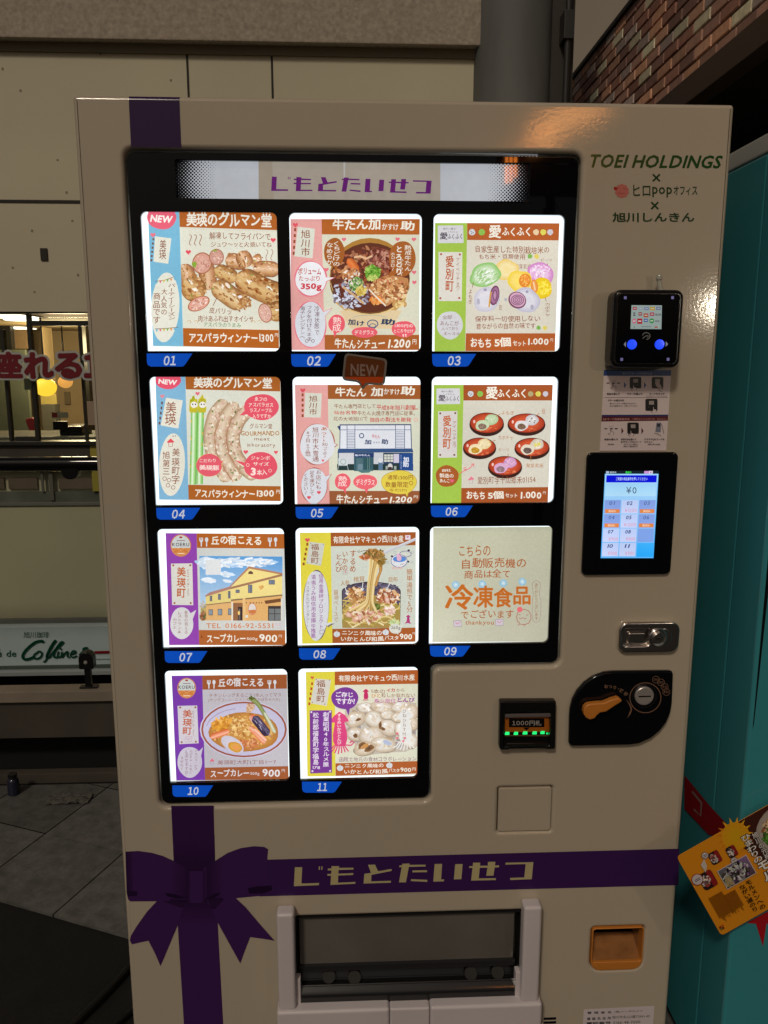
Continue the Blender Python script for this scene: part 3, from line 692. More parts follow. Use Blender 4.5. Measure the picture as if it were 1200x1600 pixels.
for x, y, r_ in c0:
    q = xz((770+x/10.9, 1085+y/10.9), -.0068); s_ = r_/10.9*.00105; bm = bmesh.new()
    add_box(bm, q[0]-s_, q[0]+s_, -.0078, -.0062, q[1]-.0017, q[1]+.0016, .0006); 
    if r_ > 20: add_box(bm, q[0]-s_*.8, q[0]+s_, -.0078, -.0062, q[1]+.0022, q[1]+.0036, .0004)
    bm_obj('lamp', bm, GLED, bs)
# coin return
ct = plate('coin_return', rrect(cr[0]+.0004, cr[1]-.0004, cr[2]+.0004, cr[3]-.0004, (.0068, .0068, .0195, .0195)), ORANGE, VM, [rrect(cr[0]+.0032, cr[1]-.0032, cr[2]+.0185, cr[3]-.0030, .0045)], -.0018, .02, .0014, 3)
INN = mat('orange_inside', (.30, .13, .045), .22, vary=.3, vscale=30, coat=.4)
bm = bmesh.new()
X0, X1, Z0, Z1 = cr[0]+.0032, cr[1]-.0032, cr[2]+.0185, cr[3]-.003
add_box(bm, X0, X1, .052, .054, Z0, Z1); add_box(bm, X0-.002, X0, .02, .052, Z0, Z1); add_box(bm, X1, X1+.002, .02, .052, Z0, Z1)
v = [bm.verts.new(p) for p in ((X0, .004, Z0), (X1, .004, Z0), (X1, .052, Z0+.022), (X0, .052, Z0+.022))]; bm.faces.new(v)
bm_obj('bowl', bm, INN, ct, 0)
bm = bmesh.new(); add_box(bm, X0+.004, X1-.010, .026, .030, Z1-.018, Z1+.004, .001); add_box(bm, X0+.018, X1-.024, .0235, .0262, Z1-.016, Z1, .0008); bm_obj('return_flap', bm, DARKP, ct)
# delivery hatch
CH = (400, 1400, 880, 1600)
def hb(px, py, y): return W(400+px/2.5, 1400+py/2.5, y)
ht = plate('hatch_liner', rrect(hx0+.0005, hx1-.0005, hz0+.0005, hz1-.0005, .0078), DARKP, VM, [rrect(hx0+.004, hx1-.004, hz0+.02, hz1-.003, .007)], .001, .049, 0)
ht.name = 'delivery_hatch'
bm = bmesh.new(); add_box(bm, hx0-.01, hx1+.01, .20, .204, hz0, hz1); add_box(bm, hx0-.01, hx0-.006, .051, .2, hz0, hz1); add_box(bm, hx1+.006, hx1+.01, .051, .2, hz0, hz1); add_box(bm, hx0-.01, hx1+.01, .051, .2, hz0-.006, hz0); add_box(bm, hx0-.01, hx1+.01, .051, .2, hz1, hz1+.004); bm_obj('compartment', bm, DARKP, ht)
SMOKE = mat('smoky_panel', (.135, .125, .113), .12, vary=.25, vscale=5, coat=.6)
a = hb(168, 88, .012); b = hb(1012, 245, .022)
fl = plate('flap', rrect(a.x, hb(1010, 60, .012).x, hb(600, 240, .022).z, hz1-.006, .004), SMOKE, ht, (), .012, .018, .001, 2)
zf = hb(600, 240, .02).z
bm = bmesh.new(); add_box(bm, a.x-.003, hb(1012, 60, .012).x+.003, .006, .022, zf-.014, zf, .003); bm_obj('flap_rail', bm, mat('rail_plastic', (.018, .018, .02), .3), ht)
zl = hb(600, 372, -.01).z; zb = hb(600, 412, -.012).z
bm = bmesh.new()
v = []
xa, xb = hb(166, 400, -.01).x, hb(1032, 380, -.01).x
prof = [(.030, zf-.018), (.018, zf-.040), (-.002, zl+.012), (-.010, zl+.004), (-.014, zl-.002), (-.014, zb), (-.006, zb-.004), (.03, zb-.004)]
L_ = [bm.verts.new((xa, y, z)) for y, z in prof]; R_ = [bm.verts.new((xb, y, z)) for y, z in prof]
for i in range(len(prof)): j = (i+1) % len(prof); bm.faces.new((L_[i], L_[j], R_[j], R_[i]))
bm.faces.new(L_); bm.faces.new(R_)
bmesh.ops.bevel(bm, geom=[e for e in bm.edges], offset=.002, segments=2, affect='EDGES')
ld = bm_obj('hatch_lid', bm, mat('lid_plastic', (.012, .012, .013), .2, bump=.03, bscale=60, coat=.3), ht)
RIV = mat('clear_disc', (.020, .019, .018), .6, spec=.2)
nrm = Vector((0, -.73, .68)).normalized()
for px, py in ((285, 314), (385, 318), (840, 302), (945, 298)):
    q = hb(px, py, .0085); bm = bmesh.new(); add_lathe(bm, (q.x, q.y, q.z), nrm, [(-.002, .0122), (.0002, .0122), (.0005, .0116), (.0004, .0108), (.0004, .001)], 28); bm_obj('clear_disc', bm, RIV, ht)
pl = [hb(78, 75, -.03), hb(148, 75, -.03), hb(1048, 45, -.03), hb(1120, 43, -.03)]
zt = (pl[0].z+pl[3].z)/2; zbase = hb(600, 436, -.034).z
for xa, xb in ((pl[0].x, pl[1].x), (pl[2].x, pl[3].x)):
    bm = bmesh.new(); add_box(bm, xa, xb, -.030, 0, zbase-.002, zt, .006, seg=3); bm_obj('side_post', bm, WHITEP, ht)
zt2 = hb(140, 320, -.012).z
for xa, xb in ((pl[1].x-.001, pl[1].x+.0085), (pl[2].x-.0085, pl[2].x+.001)):
    bm = bmesh.new(); add_box(bm, xa, xb, -.016, .001, zbase-.002, zt2, .002); bm_obj('guide', bm, WHITEP, ht)
q0, q1, q2, q3 = hb(80, 455, -.034).x, hb(522, 470, -.034).x, hb(680, 470, -.034).x, hb(1118, 455, -.034).x
bm = bmesh.new(); add_box(bm, q0, q1, -.036, 0, hz0-.05, zbase, .006, seg=3); add_box(bm, q2, q3, -.036, 0, hz0-.05, zbase, .006, seg=3); bm_obj('hatch_base', bm, WHITEP, ht)
bm = bmesh.new(); add_box(bm, q1+.0006, q2-.0006, -.0335, 0, hz0-.05, zbase-.0025, .004, seg=3); bm_obj('grip', bm, WHITEP, ht)
# vent slots and the owner's label
bm = bmesh.new()
for k in range(4):
    a = W(400+1124/2.5, 1400+(475+k*15)/2.5, 0); b = W(400+1172/2.5, 1400+(482+k*15)/2.5, 0); add_box(bm, a.x, b.x, -.0006, .002, b.z, a.z)
bm_obj('vent', bm, BLACKP, VM)
CO = (900, 1560, 1040, 1600)
c = Cv(CO, val=-.0003, eps=6e-6); LB = (214, 204, 210)
sheet = rnd([(104, 150), (1050, 102), (1010, 620), (78, 640)], 18)
c.poly(sheet, LB); KI = (26, 22, 26)
for t, x0, y0, x1, y1, b in (('管 理 者 名', 150, 178, 474, 212, .05), ('(株)トータルメリ', 514, 164, 888, 202, .01), ('連 絡 先 住 所', 146, 254, 470, 294, .05), ('旭川市永山3通72841-40', 484, 232, 988, 274, .01), ('電話番号', 140, 318, 470, 356, .05), ('0166-48-7000', 500, 306, 858, 346, .01), ('食 品 衛 生', 138, 390, 460, 428, .05)):
    c.T(t, x0, y0, x1, y1, KI, b, jit=.02, slope=-.035)
c.build('owner_label', MP['paper'], VM, (sheet, LB), .0002)['label'] = 'small white printed label at the foot of the door'
# the NEW sticker on the display glass
STK = bpy.data.materials.new('tinted_film'); STK.use_nodes = True
n = STK.node_tree.nodes; l = STK.node_tree.links; b = n['Principled BSDF']; b.inputs['Base Color'].default_value = (.30, .10, .03, 1); b.inputs['Roughness'].default_value = .3
tr = n.new('ShaderNodeBsdfTransparent'); tr.inputs[0].default_value = (.62, .16, .02, 1); mx = n.new('ShaderNodeMixShader'); mx.inputs[0].default_value = .42
l.new(tr.outputs[0], mx.inputs[1]); l.new(b.outputs[0], mx.inputs[2]); l.new(mx.outputs[0], n['Material Output'].inputs[0])
o1 = rnd([(500, 34), (856, 84), (832, 306), (684, 296), (650, 348), (618, 280), (476, 262)], 40, 6)
o2 = rnd([(516, 52), (838, 98), (816, 288), (672, 278), (648, 326), (628, 262), (494, 246)], 34, 6)
rim = mat('sticker_rim', (.20, .17, .15), .35)
st = plate('new_sticker', Q(CR[5], o1, YM-.002), rim, None, [Q(CR[5], o2, YM-.002)], YM-.0022, YM-.0016, 0)
fm = plate('film', Q(CR[5], [tuple(Vector(p)) for p in o2], YM-.002), STK, st, (), YM-.0020, YM-.0018, 0)
c = Cv(CR[5], val=YM-.0024, eps=6e-6); c.T('NEW', 548, 124, 782, 224, (150, 122, 112), .045, jit=0, slope=.045)
c.build('lettering', MP['vinyl'], st)
tag(st, 'dark orange speech bubble sticker reading NEW above the restaurant front poster', 'sticker')
# ---------------------------------------------------------------- the eleven posters in the lit window
YS = YL-.001
def poster(k): return Cv(CR[k], val=YS, eps=4e-6)
def done(c, name, sheet, label):
    o = c.build(name, MP['backlit'], None, (sheet, PAPER), .0005)
    return tag(o, label, 'poster', 'backlit menu posters')
def waves(c, x, y, n, col, w=5):
    for k in range(n):
        xx = x+k*38
        c.line([(xx, y), (xx+14, y+4), (xx+16, y+22), (xx+4, y+48), (xx, y+66), (xx+10, y+80)], w, col)
def pins(c, P, col=INK, r=9):
    for a, b in P: c.disc(a, b, r, r, col, n=10)
def ribbon_marks(c, x, y0, y1, lean, col=(150, 74, 44)):
    c.heart(x+4, y0-26, 22, RED); c.marks(x-6, y0, y1, 5, 17, col, lean)
SAUS = [(128, 82, 44), (186, 138, 84), (224, 188, 130), (214, 172, 112), (160, 104, 54)]
SAUS2 = [(150, 92, 60), (204, 150, 110), (232, 196, 160), (200, 150, 104), (138, 84, 50)]
BRN = [(172, 116, 66), (184, 130, 78), (158, 100, 56), (194, 144, 90), (206, 158, 102), (176, 120, 68), (216, 174, 122), (226, 190, 140), (142, 88, 50)]
def saus(c, P, w, seed, cols=SAUS, brown=26, bcols=BRN, green=4, hi=3):
    w *= 1.1
    c.band(P, w, cols)
    R = random.Random(seed)
    for kind, cnt, sz, cl in (('b', int(brown*1.7), w*.048, bcols), ('g', max(1, green//2), w*.04, [(140, 150, 70), (150, 160, 84)]), ('h', hi+1, w*.036, [(252, 246, 232)])):
        for k in range(cnt):
            t = R.uniform(.06, .94)*(len(P)-1); i = min(int(t), len(P)-2); p = Vector(P[i]).lerp(Vector(P[i+1]), t-i); d = (Vector(P[i+1])-Vector(P[i])).normalized(); nn = Vector((-d.y, d.x))
            f = R.choice((-1, 1))*R.uniform(.05, .43) if kind != 'h' else R.uniform(-.2, .0)
            p += nn*w*f; s_ = sz*R.uniform(.5, 1.6); q = R.choice(cl)
            c.disc(p.x, p.y, s_*(2.2 if kind == 'h' else 1.5), s_*.8, q, rot=math.degrees(math.atan2(d.y, d.x))+R.uniform(-30, 30), n=8, wob=.25, lay=c.L+k % 10)
        c.L += 11
def cut(c, x, y, rx, ry, rot, seed, mid=(216, 160, 142), rim=(168, 106, 70)):
    c.disc(x, y, rx, ry, rim, rot=rot); c.disc(x, y, rx*.9, ry*.9, (226, 178, 160), mid, rot=rot)
    c.dabs(x, y, rx*.75, ry*.75, 26, rx*.10, [(232, 190, 176), (204, 146, 130), (240, 214, 200), (190, 132, 116)], rot=rot, seed=seed)
def banner(c, x0, y0, x1, y1, col=BROWN): c.poly([(x0, y0), (x1, y0+(x1-x0)*.014), (x1, y1+(x1-x0)*.016), (x0, y1)], col)

# 01
c = poster(1); BL = (122, 186, 216)
sheet = [(148, -20), (1135, -20), (1135, 1078), (190, 1062)]
c.poly([(148, 0), (1130, 0), (1132, 1078), (190, 1060)], (224, 224, 208))
# heap of browned sausages
saus(c, [(400, 450), (440, 520), (470, 640)], 120, 1, SAUS2, 24); saus(c, [(560, 420), (600, 520), (600, 640)], 120, 2, SAUS2, 20)
saus(c, [(930, 400), (1000, 430)], 100, 3, SAUS2, 14); saus(c, [(730, 410), (830, 430), (900, 430)], 110, 4, SAUS2, 22); saus(c, [(840, 350), (880, 420), (890, 470)], 110, 5, SAUS2, 20)
cut(c, 556, 438, 74, 82, 10, 11); c.disc(498, 448, 18, 22, (140, 170, 60), wob=.2); cut(c, 664, 392, 56, 62, 0, 12, (200, 150, 136)); c.disc(652, 344, 18, 8, (150, 170, 80))
saus(c, [(940, 480), (1040, 480), (1140, 490)], 110, 6, SAUS2, 22)
saus(c, [(650, 480), (740, 520), (820, 560)], 104, 7, SAUS, 20); saus(c, [(820, 520), (920, 590), (1040, 650), (1180, 690)], 170, 8, SAUS, 64, BRN+[(150, 70, 20)], 8, 6)
saus(c, [(430, 560), (500, 640), (560, 700)], 170, 9, SAUS, 50, BRN, 3, 4); cut(c, 532, 742, 88, 50, -26, 13, (226, 160, 140))
saus(c, [(640, 590), (720, 650), (800, 710), (880, 750)], 140, 10, [(140, 92, 54), (196, 150, 96), (232, 206, 160), (222, 184, 128), (150, 104, 60)], 44, BRN, 9, 6); c.dabs(870, 730, 50, 50, 36, 11, BRN+[(206, 160, 100)], seed=4); c.disc(842, 690, 16, 10, (246, 246, 250)); c.disc(750, 606, 26, 12, (246, 230, 214), rot=50)
saus(c, [(1040, 800), (1120, 800), (1200, 790)], 140, 15, SAUS, 26, BRN, 6, 3); cut(c, 1030, 812, 50, 74, -14, 14, (222, 176, 160))
c.poly([(150, 0), (384, 0), (417, 1060), (190, 1058)], BL); c.poly([(384, 0), (1130, 0), (1130, 192), (390, 168)], BROWN); c.poly([(414, 925), (1132, 940), (1132, 1078), (417, 1060)], (180, 98, 36))
c.disc(256, 100, 110, 86, (232, 100, 122), wob=.03); c.T('NEW', 168, 74, 340, 132, (252, 244, 238), .07, shear=.2, jit=.03, slope=.05)
c.T('美瑛のグルマン堂', 440, 56, 1078, 164, CRM, .05, slope=.012)
waves(c, 462, 226, 3, INK); waves(c, 1034, 338, 2, INK, 4)
c.T('解凍してフライパンで', 612, 204, 1070, 262, INK, .008, jit=.06, slope=.02); c.T('ジュワ〜ッと火焼いてね', 625, 276, 1080, 318, INK, .008, jit=.06, slope=.01)
c.heart(455, 356, 20, (226, 80, 100)); c.heart(1090, 266, 20, (226, 80, 100)); c.heart(190, 228, 20, (232, 120, 136))
c.marks(186, 252, 440, 6, 14, (120, 84, 74), -3); c.poly([(206, 238), (328, 254), (304, 444), (194, 428)], (228, 228, 214)); c.T('美瑛', 236, 262, 290, 412, (140, 82, 54), .01, v=True)
c.disc(282, 770, 106, 262, (230, 230, 216), rot=3); c.line([(206, 574), (280, 566), (350, 540)], 4, (120, 90, 60)); c.line([(206, 930), (300, 926), (380, 918)], 4, (120, 90, 60))
for k, q in enumerate([(110, 180, 210), (226, 110, 130), (210, 190, 70), (130, 180, 80), (226, 150, 80), (110, 180, 210)]):
    for y, s_ in ((576, -5), (936, -2)): x = 208+k*27; c.poly([(x, y+s_*k), (x+20, y+s_*k-3), (x+11, y+s_*k+20)], q)
c.T('パーティーシーズン', 304, 592, 358, 862, INK, .008, v=True); c.T('大人気の', 250, 630, 296, 826, INK, .008, v=True); c.T('商品です', 192, 660, 246, 890, INK, .008, v=True)
c.line([(668, 700), (640, 758)], 5, INK)
c.T('皮パリッ', 612, 768, 778, 816, INK, .008, slope=.06); c.T('肉汁あふれ出すオイシサ', 528, 826, 942, 880, INK, .01, slope=.02); c.T('アスパラのうまみ', 570, 880, 850, 916, (90, 140, 84), .01, slope=.02)
for x in (450, 500, 930, 975): c.ring(x+12, 880, 12, 12, 4, (206, 170, 120), a0=180, a1=400)
c.T('アスパラウィンナー1300', 462, 962, 1092, 1038, CRM, .045, slope=-.004); c.T('円', 1102, 964, 1128, 992, CRM, .02)
done(c, 'sausage_poster', sheet, 'poster of heaped browned sausages with a light blue side strip, above number 01')

# 02
def kasuke(c, k):
    PK = (226, 164, 160)
    if k == 2:
        c.poly([(72, 116), (1125, 116), (1122, 1184), (78, 1184)], (214, 214, 192)); c.poly([(72, 116), (326, 116), (352, 1184), (78, 1184)], PK)
        c.poly([(326, 116), (1126, 116), (1124, 243), (328, 241)], BROWN); c.poly([(350, 1060), (1122, 1060), (1120, 1184), (352, 1184)], (170, 96, 46))
        c.T('牛たん加', 415, 118, 806, 210, CRM, .05, slope=-.02); c.T('かすけ', 818, 150, 952, 208, CRM, .03); c.T('助', 968, 132, 1086, 210, CRM, .05)
        c.T('牛たんシチュー', 432, 1088, 842, 1172, CRM, .04, slope=.005); c.T('1.200', 866, 1092, 1050, 1170, CRM, .05, shear=.12); c.T('円', 1066, 1096, 1100, 1138, CRM, .02)
        ribbon_marks(c, 108, 190, 430, -3); c.poly([(132, 180), (272, 196), (252, 436), (104, 420)], (216, 218, 204)); c.T('旭川市', 156, 206, 234, 416, INK, .01, v=True)
    else:
        c.poly([(84, 300), (1130, 300), (1122, 1295), (104, 1297)], (214, 216, 196)); c.poly([(84, 300), (358, 300), (374, 1297), (104, 1297)], PK)
        c.poly([(358, 300), (1130, 300), (1128, 420), (360, 418)], (160, 92, 46)); c.poly([(370, 1184), (1124, 1184), (1122, 1296), (374, 1297)], (152, 90, 56))
        c.T('牛たん', 420, 320, 680, 400, CRM, .05, slope=-.01); c.T('加', 716, 320, 820, 396, CRM, .05); c.T('かすけ', 826, 330, 956, 384, CRM, .03); c.T('助', 964, 312, 1086, 388, CRM, .05)
        c.T('牛たんシチュー', 430, 1214, 856, 1290, CRM, .04); c.T('1.200', 872, 1228, 1060, 1284, CRM, .05, shear=.12); c.T('円', 1074, 1222, 1108, 1246, CRM, .02)
        ribbon_marks(c, 146, 372, 588, 0); c.poly([(170, 366), (308, 372), (300, 574), (162, 570)], (214, 216, 202)); c.T('旭川市', 200, 390, 272, 550, INK, .01, v=True)
c = poster(2); sheet = [(72, 116), (1128, 116), (1124, 1184), (78, 1184)]
kasuke(c, 2)
for x, y in ((508, 282), (945, 280), (1078, 282), (366, 528), (1080, 550), (1082, 632)): c.heart(x, y, 19, (226, 112, 130))
# bowl of stew
c.disc(718, 600, 328, 330, (188, 140, 62), (170, 122, 56)); c.disc(718, 620, 326, 312, (150, 108, 52)); c.poly([(396, 640), (1046, 620), (1010, 780), (900, 900), (720, 940), (560, 900), (440, 800)], (196, 158, 96)); c.poly([(470, 860), (980, 860), (900, 1010), (560, 1010)], (222, 200, 160))
c.disc(722, 600, 322, 290, (112, 60, 40), (94, 50, 36)); c.disc(716, 590, 300, 256, (98, 50, 36))
c.ring(720, 610, 322, 286, 10, (226, 194, 130), a0=10, a1=170); c.ring(720, 596, 330, 286, 9, (122, 80, 40), a0=14, a1=168)
c.dabs(720, 560, 270, 210, 130, 20, [(120, 62, 44), (84, 40, 30), (146, 92, 66), (176, 120, 84), (104, 56, 50), (160, 84, 60)], seed=2)
c.dabs(560, 730, 150, 120, 60, 16, [(150, 150, 170), (190, 196, 214), (120, 110, 126), (100, 70, 66), (214, 220, 236)], seed=3)
c.dabs(820, 440, 120, 80, 60, 16, [(150, 82, 70), (120, 62, 52), (184, 130, 110), (96, 50, 44)], seed=5)
c.line([(590, 430), (640, 420), (690, 440), (740, 416)], 16, (222, 180, 140)); c.band([(540, 440), (590, 500), (620, 545)], 66, [(170, 76, 30), (226, 130, 70), (214, 104, 50)])
c.dabs(520, 560, 120, 36, 50, 17, [(186, 116, 70), (150, 90, 56), (206, 150, 100), (116, 64, 44)], seed=8)
c.disc(742, 560, 62, 62, (110, 160, 60), wob=.06); c.dabs(742, 548, 60, 56, 80, 11, [(96, 150, 46), (130, 180, 70), (76, 126, 40), (160, 200, 96)], seed=9); c.dabs(740, 600, 50, 24, 20, 10, [(196, 206, 120), (170, 190, 90)], seed=19)
c.dabs(610, 650, 56, 56, 70, 11, [(90, 140, 70), (130, 170, 90), (70, 116, 60), (180, 200, 140)], seed=10); c.dabs(650, 700, 46, 40, 36, 12, [(214, 190, 90), (226, 206, 120), (190, 160, 70)], seed=11)
c.poly([(705, 690), (760, 610), (880, 570), (1030, 600), (1040, 680), (900, 800), (860, 826), (800, 800)], (190, 134, 84)); c.dabs(880, 690, 150, 95, 130, 16, [(206, 150, 96), (170, 112, 66), (226, 184, 130), (150, 92, 56), (196, 120, 84), (232, 204, 160)], seed=12)
c.dabs(780, 780, 60, 26, 20, 16, [(220, 130, 60), (226, 160, 90)], seed=14); c.line([(500, 670), (580, 730), (670, 806)], 17, (206, 170, 126)); c.line([(712, 690), (780, 760), (850, 826)], 11, (236, 226, 206)); c.dabs(960, 810, 60, 24, 24, 14, [(226, 200, 140), (196, 150, 90)], seed=15)
c.dabs(560, 600, 100, 60, 14, 12, [(236, 226, 214), (214, 196, 180)], seed=16)
c.T('加', 540, 930, 604, 980, (40, 60, 90), .05); c.T('け', 612, 946, 676, 988, (40, 60, 90), .05); c.ring(742, 970, 42, 30, 8, (70, 90, 130)); c.ring(742, 990, 26, 20, 6, (70, 90, 130)); c.T('助', 806, 930, 926, 980, (40, 60, 90), .06); c.ring(720, 930, 150, 30, 4, (150, 170, 160), a0=200, a1=340)
c.bubble(430, 390, 84, 120, (160, 92, 40), tail=[(420, 480), (444, 545), (470, 470)]); c.T('くちどけの', 420, 300, 478, 500, CRM, .012, v=True); c.T('なめらか', 366, 310, 420, 490, CRM, .012, v=True)
c.bubble(984, 440, 108, 144, (166, 96, 44), tail=[(900, 520), (866, 590), (960, 560)]); c.T('熟成牛たん', 1000, 330, 1058, 540, CRM, .014, v=True); c.T('とろとり', 930, 338, 978, 574, CRM, .05, v=True); c.T('ホロホロ〜', 890, 390, 922, 540, CRM, .014, v=True); c.T('かすフイ', 958, 440, 992, 580, CRM, .008, v=True)
c.bubble(238, 604, 124, 138, (236, 236, 240), (226, 116, 134), 9, [(330, 590), (440, 594), (340, 640)]); c.T('ボリューム', 134, 516, 322, 574, (190, 74, 56), .04); c.T('たっぷり', 142, 580, 312, 624, (190, 74, 56), .02); c.T('350g', 156, 640, 328, 706, (206, 48, 66), .07)
c.bubble(236, 976, 124, 184, (214, 218, 226), (226, 116, 134), 6, [(320, 880), (418, 838), (340, 930)]); 
for t, x, y0, y1 in (('冷凍状態で', 266, 824, 1060), ('フタを付けたまま', 206, 826, 1110), ('電子レンジチンへ', 150, 830, 1090)): c.T(t, x, y0, x+44, y1, (120, 90, 96), .006, v=True)
for x, y in ((206, 1110), (256, 1110)): c.ring(x, y, 12, 12, 4, (120, 90, 96))
c.bubble(450, 970, 68, 74, (228, 96, 108), tail=[(420, 1030), (432, 1084), (456, 1030)]); c.T('熟成', 414, 914, 488, 1036, (250, 226, 220), .012, v=True)
c.bubble(676, 1040, 106, 44, (228, 96, 108)); c.T('デミグラス', 594, 1022, 750, 1060, (250, 226, 220), .025)
c.bubble(994, 1014, 98, 66, (228, 96, 108)); c.T('1300円の', 922, 974, 1070, 1002, (250, 226, 220), .02); c.T('ところ今だけ', 916, 1012, 1072, 1044, (250, 226, 220), .02); c.T('!!', 984, 1054, 1020, 1078, (250, 226, 220), .02)
done(c, 'stew_poster', sheet, 'poster of a bowl of brown stew with broccoli and pink strip, above number 02')

# 03 and 06
def fuku(c, k):
    LM = (162, 196, 78); P6 = k == 6
    if P6:
        c.poly([(98, 172), (1110, 170), (1070, 1168), (80, 1180)], (212, 208, 194)); c.poly([(98, 172), (352, 171), (330, 1176), (80, 1180)], LM)
        c.poly([(350, 171), (1110, 170), (1106, 304), (350, 304)], (164, 84, 42)); c.poly([(332, 1050), (1072, 1042), (1068, 1168), (330, 1176)], (164, 84, 42))
        f = lambda x, y: (x, y)
    else:
        c.poly([(100, 142), (1070, 144), (1036, 1142), (95, 1145)], (218, 213, 198)); c.poly([(100, 142), (350, 142), (334, 1142), (95, 1145)], LM)
        c.poly([(350, 142), (1070, 144), (1064, 278), (350, 275)], (178, 92, 44)); c.poly([(340, 1004), (1038, 1004), (1034, 1142), (336, 1142)], (178, 92, 44))
    x, y = (0, 40) if P6 else (0, 0); s_ = 1.06 if P6 else 1.
    c.poly([(120, 162+y), (318, 160+y), (322, 298+y*.9), (120, 300+y*.9)], (212, 212, 216)); c.T('味わい豊か', 162, 178+y, 262, 196+y, (70, 54, 70), .0); c.T('くちふくふ', 200, 202+y, 274, 220+y, (70, 54, 70), .0); c.T('愛', 136, 216+y, 196, 272+y, (52, 36, 60), .03); c.T('ふくふく', 196, 226+y, 312, 270+y, (52, 36, 60), .02)
    for q, cx in (((206, 210, 216), 388), ((138, 190, 84), 464)): c.disc(cx*s_ if P6 else cx, 214+y*.85, 25, 25, q, wob=.04)
    for a, b in ((-8, -6), (8, 2), (-3, 10)): c.disc((388*s_ if P6 else 388)+a, 214+y*.85+b, 4, 4, (60, 50, 60), n=8)
    c.T('愛', (540 if P6 else 518), 158+y*.7, (640 if P6 else 614), 262+y*.8, CRM, .045); c.T('ふくふく', (636 if P6 else 622), 174+y*.8, (880 if P6 else 842), 246+y*.9, CRM, .05)
    for q, cx in (((226, 200, 160) if not P6 else (176, 166, 120), 888), ((214, 206, 90), 944), ((200, 196, 206), 998)): c.disc(cx+(34 if P6 else 0)*(1+(cx-888)/110*.5), 214+y*.85, 23, 23, q, wob=.05)
    if P6:
        c.poly([(134, 396), (298, 394), (294, 790), (132, 792)], (216, 210, 206)); pins(c, ((152, 414), (280, 412), (152, 768), (272, 768)), (120, 84, 70))
        c.T('愛別町', 172, 430, 246, 716, (196, 96, 40), .035, v=True); c.T('アイベツチョウ', 256, 482, 288, 706, (150, 90, 60), .0, v=True)
        c.disc(210, 948, 98, 92, (168, 92, 44), wob=.03); c.T('自社', 168, 886, 244, 912, CRM, .03); c.T('製造の', 146, 924, 266, 964, CRM, .03); c.T('あんこ', 148, 972, 232, 1004, CRM, .03); c.heart(252, 988, 18, (226, 100, 130))
    else:
        c.poly([(126, 368), (312, 370), (308, 752), (126, 752)], (222, 218, 208)); pins(c, ((146, 386), (292, 388), (140, 730), (288, 728)), (176, 92, 80))
        c.T('愛別町', 178, 396, 246, 678, (184, 88, 40), .03, v=True); c.T('アイベツチョウ', 262, 416, 290, 664, (150, 90, 60), .0, v=True)
        c.disc(214, 940, 102, 110, (212, 212, 216), wob=.03)
        for t, x0, y0, x1, y1 in (('全部', 156, 862, 232, 894), ('あんこが', 140, 906, 286, 944), ('入っており', 148, 952, 276, 982), ('ま〜ス☆', 170, 990, 294, 1020)): c.T(t, x0, y0, x1, y1, (140, 90, 90), .0)
c = poster(3); sheet = [(98, 142), (1072, 144), (1036, 1146), (93, 1146)]
fuku(c, 3)
c.T('自家生産した特別栽培米の', 414, 316, 990, 380, INK, .008, slope=.015); c.T('もち米・豆類使用', 442, 384, 802, 428, INK, .008); c.disc(840, 402, 19, 19, (130, 180, 90), wob=.1); c.disc(892, 404, 19, 19, (222, 206, 100), wob=.1)
c.T('ビーツ', 926, 420, 1014, 442, INK, .0); c.line([(980, 458), (968, 490)], 4, INK); c.T('発芽玄米', 724, 462, 850, 502, INK, .0); c.line([(686, 486), (716, 480)], 4, INK)
c.disc(660, 508, 92, 82, (240, 218, 150), (232, 200, 110), wob=.08, mid=(240, 224, 170)); 
c.disc(924, 540, 106, 88, (234, 214, 234), (206, 130, 196), rot=30, wob=.04, mid=(228, 180, 222)); c.dabs(920, 530, 80, 60, 40, 10, [(236, 206, 232), (222, 166, 212), (244, 230, 244)], seed=3)
c.disc(490, 548, 124, 92, (230, 236, 226), (128, 190, 90), rot=-20, wob=.07, mid=(206, 226, 190)); c.dabs(490, 560, 90, 56, 50, 11, [(170, 206, 150), (226, 236, 222), (150, 196, 120), (240, 244, 240)], drot=-40, stretch=2.2, seed=4)
c.disc(760, 596, 96, 84, (250, 226, 90), (236, 206, 60), wob=.08, mid=(246, 220, 120)); c.disc(800, 592, 46, 54, (240, 160, 60), (224, 130, 50), rot=12); c.dabs(800, 590, 32, 40, 18, 10, [(244, 190, 90), (232, 140, 60)], seed=5)
c.disc(930, 652, 82, 84, (248, 226, 60), (232, 196, 30), rot=20, wob=.05); c.dabs(950, 650, 50, 60, 26, 12, [(250, 232, 90), (240, 210, 50)], seed=7); c.disc(874, 636, 28, 52, (240, 170, 90), (232, 140, 60), rot=-8); c.line([(866, 600), (880, 670)], 13, (246, 206, 160))
c.disc(500, 740, 104, 96, (218, 216, 226), (198, 196, 212), rot=-30, wob=.05, mid=(222, 220, 228)); c.disc(562, 708, 38, 78, (112, 66, 92), rot=10); c.disc(564, 708, 30, 66, (196, 150, 180), (150, 100, 140), rot=10); c.ring(566, 706, 16, 40, 7, (110, 66, 96)); c.line([(520, 800), (528, 720), (536, 680)], 12, (214, 160, 70)); c.disc(436, 756, 13, 24, (180, 178, 196)); c.disc(490, 664, 14, 11, (160, 156, 180))
c.disc(810, 745, 108, 96, (216, 214, 226), (190, 188, 208), rot=24, wob=.05, mid=(222, 220, 230)); c.disc(740, 745, 72, 64, (126, 76, 100), rot=32); c.disc(742, 742, 62, 54, (214, 170, 196), rot=32)
for r_ in (48, 34, 20): c.ring(742, 744, r_, r_*.8, 7, (140, 90, 124))
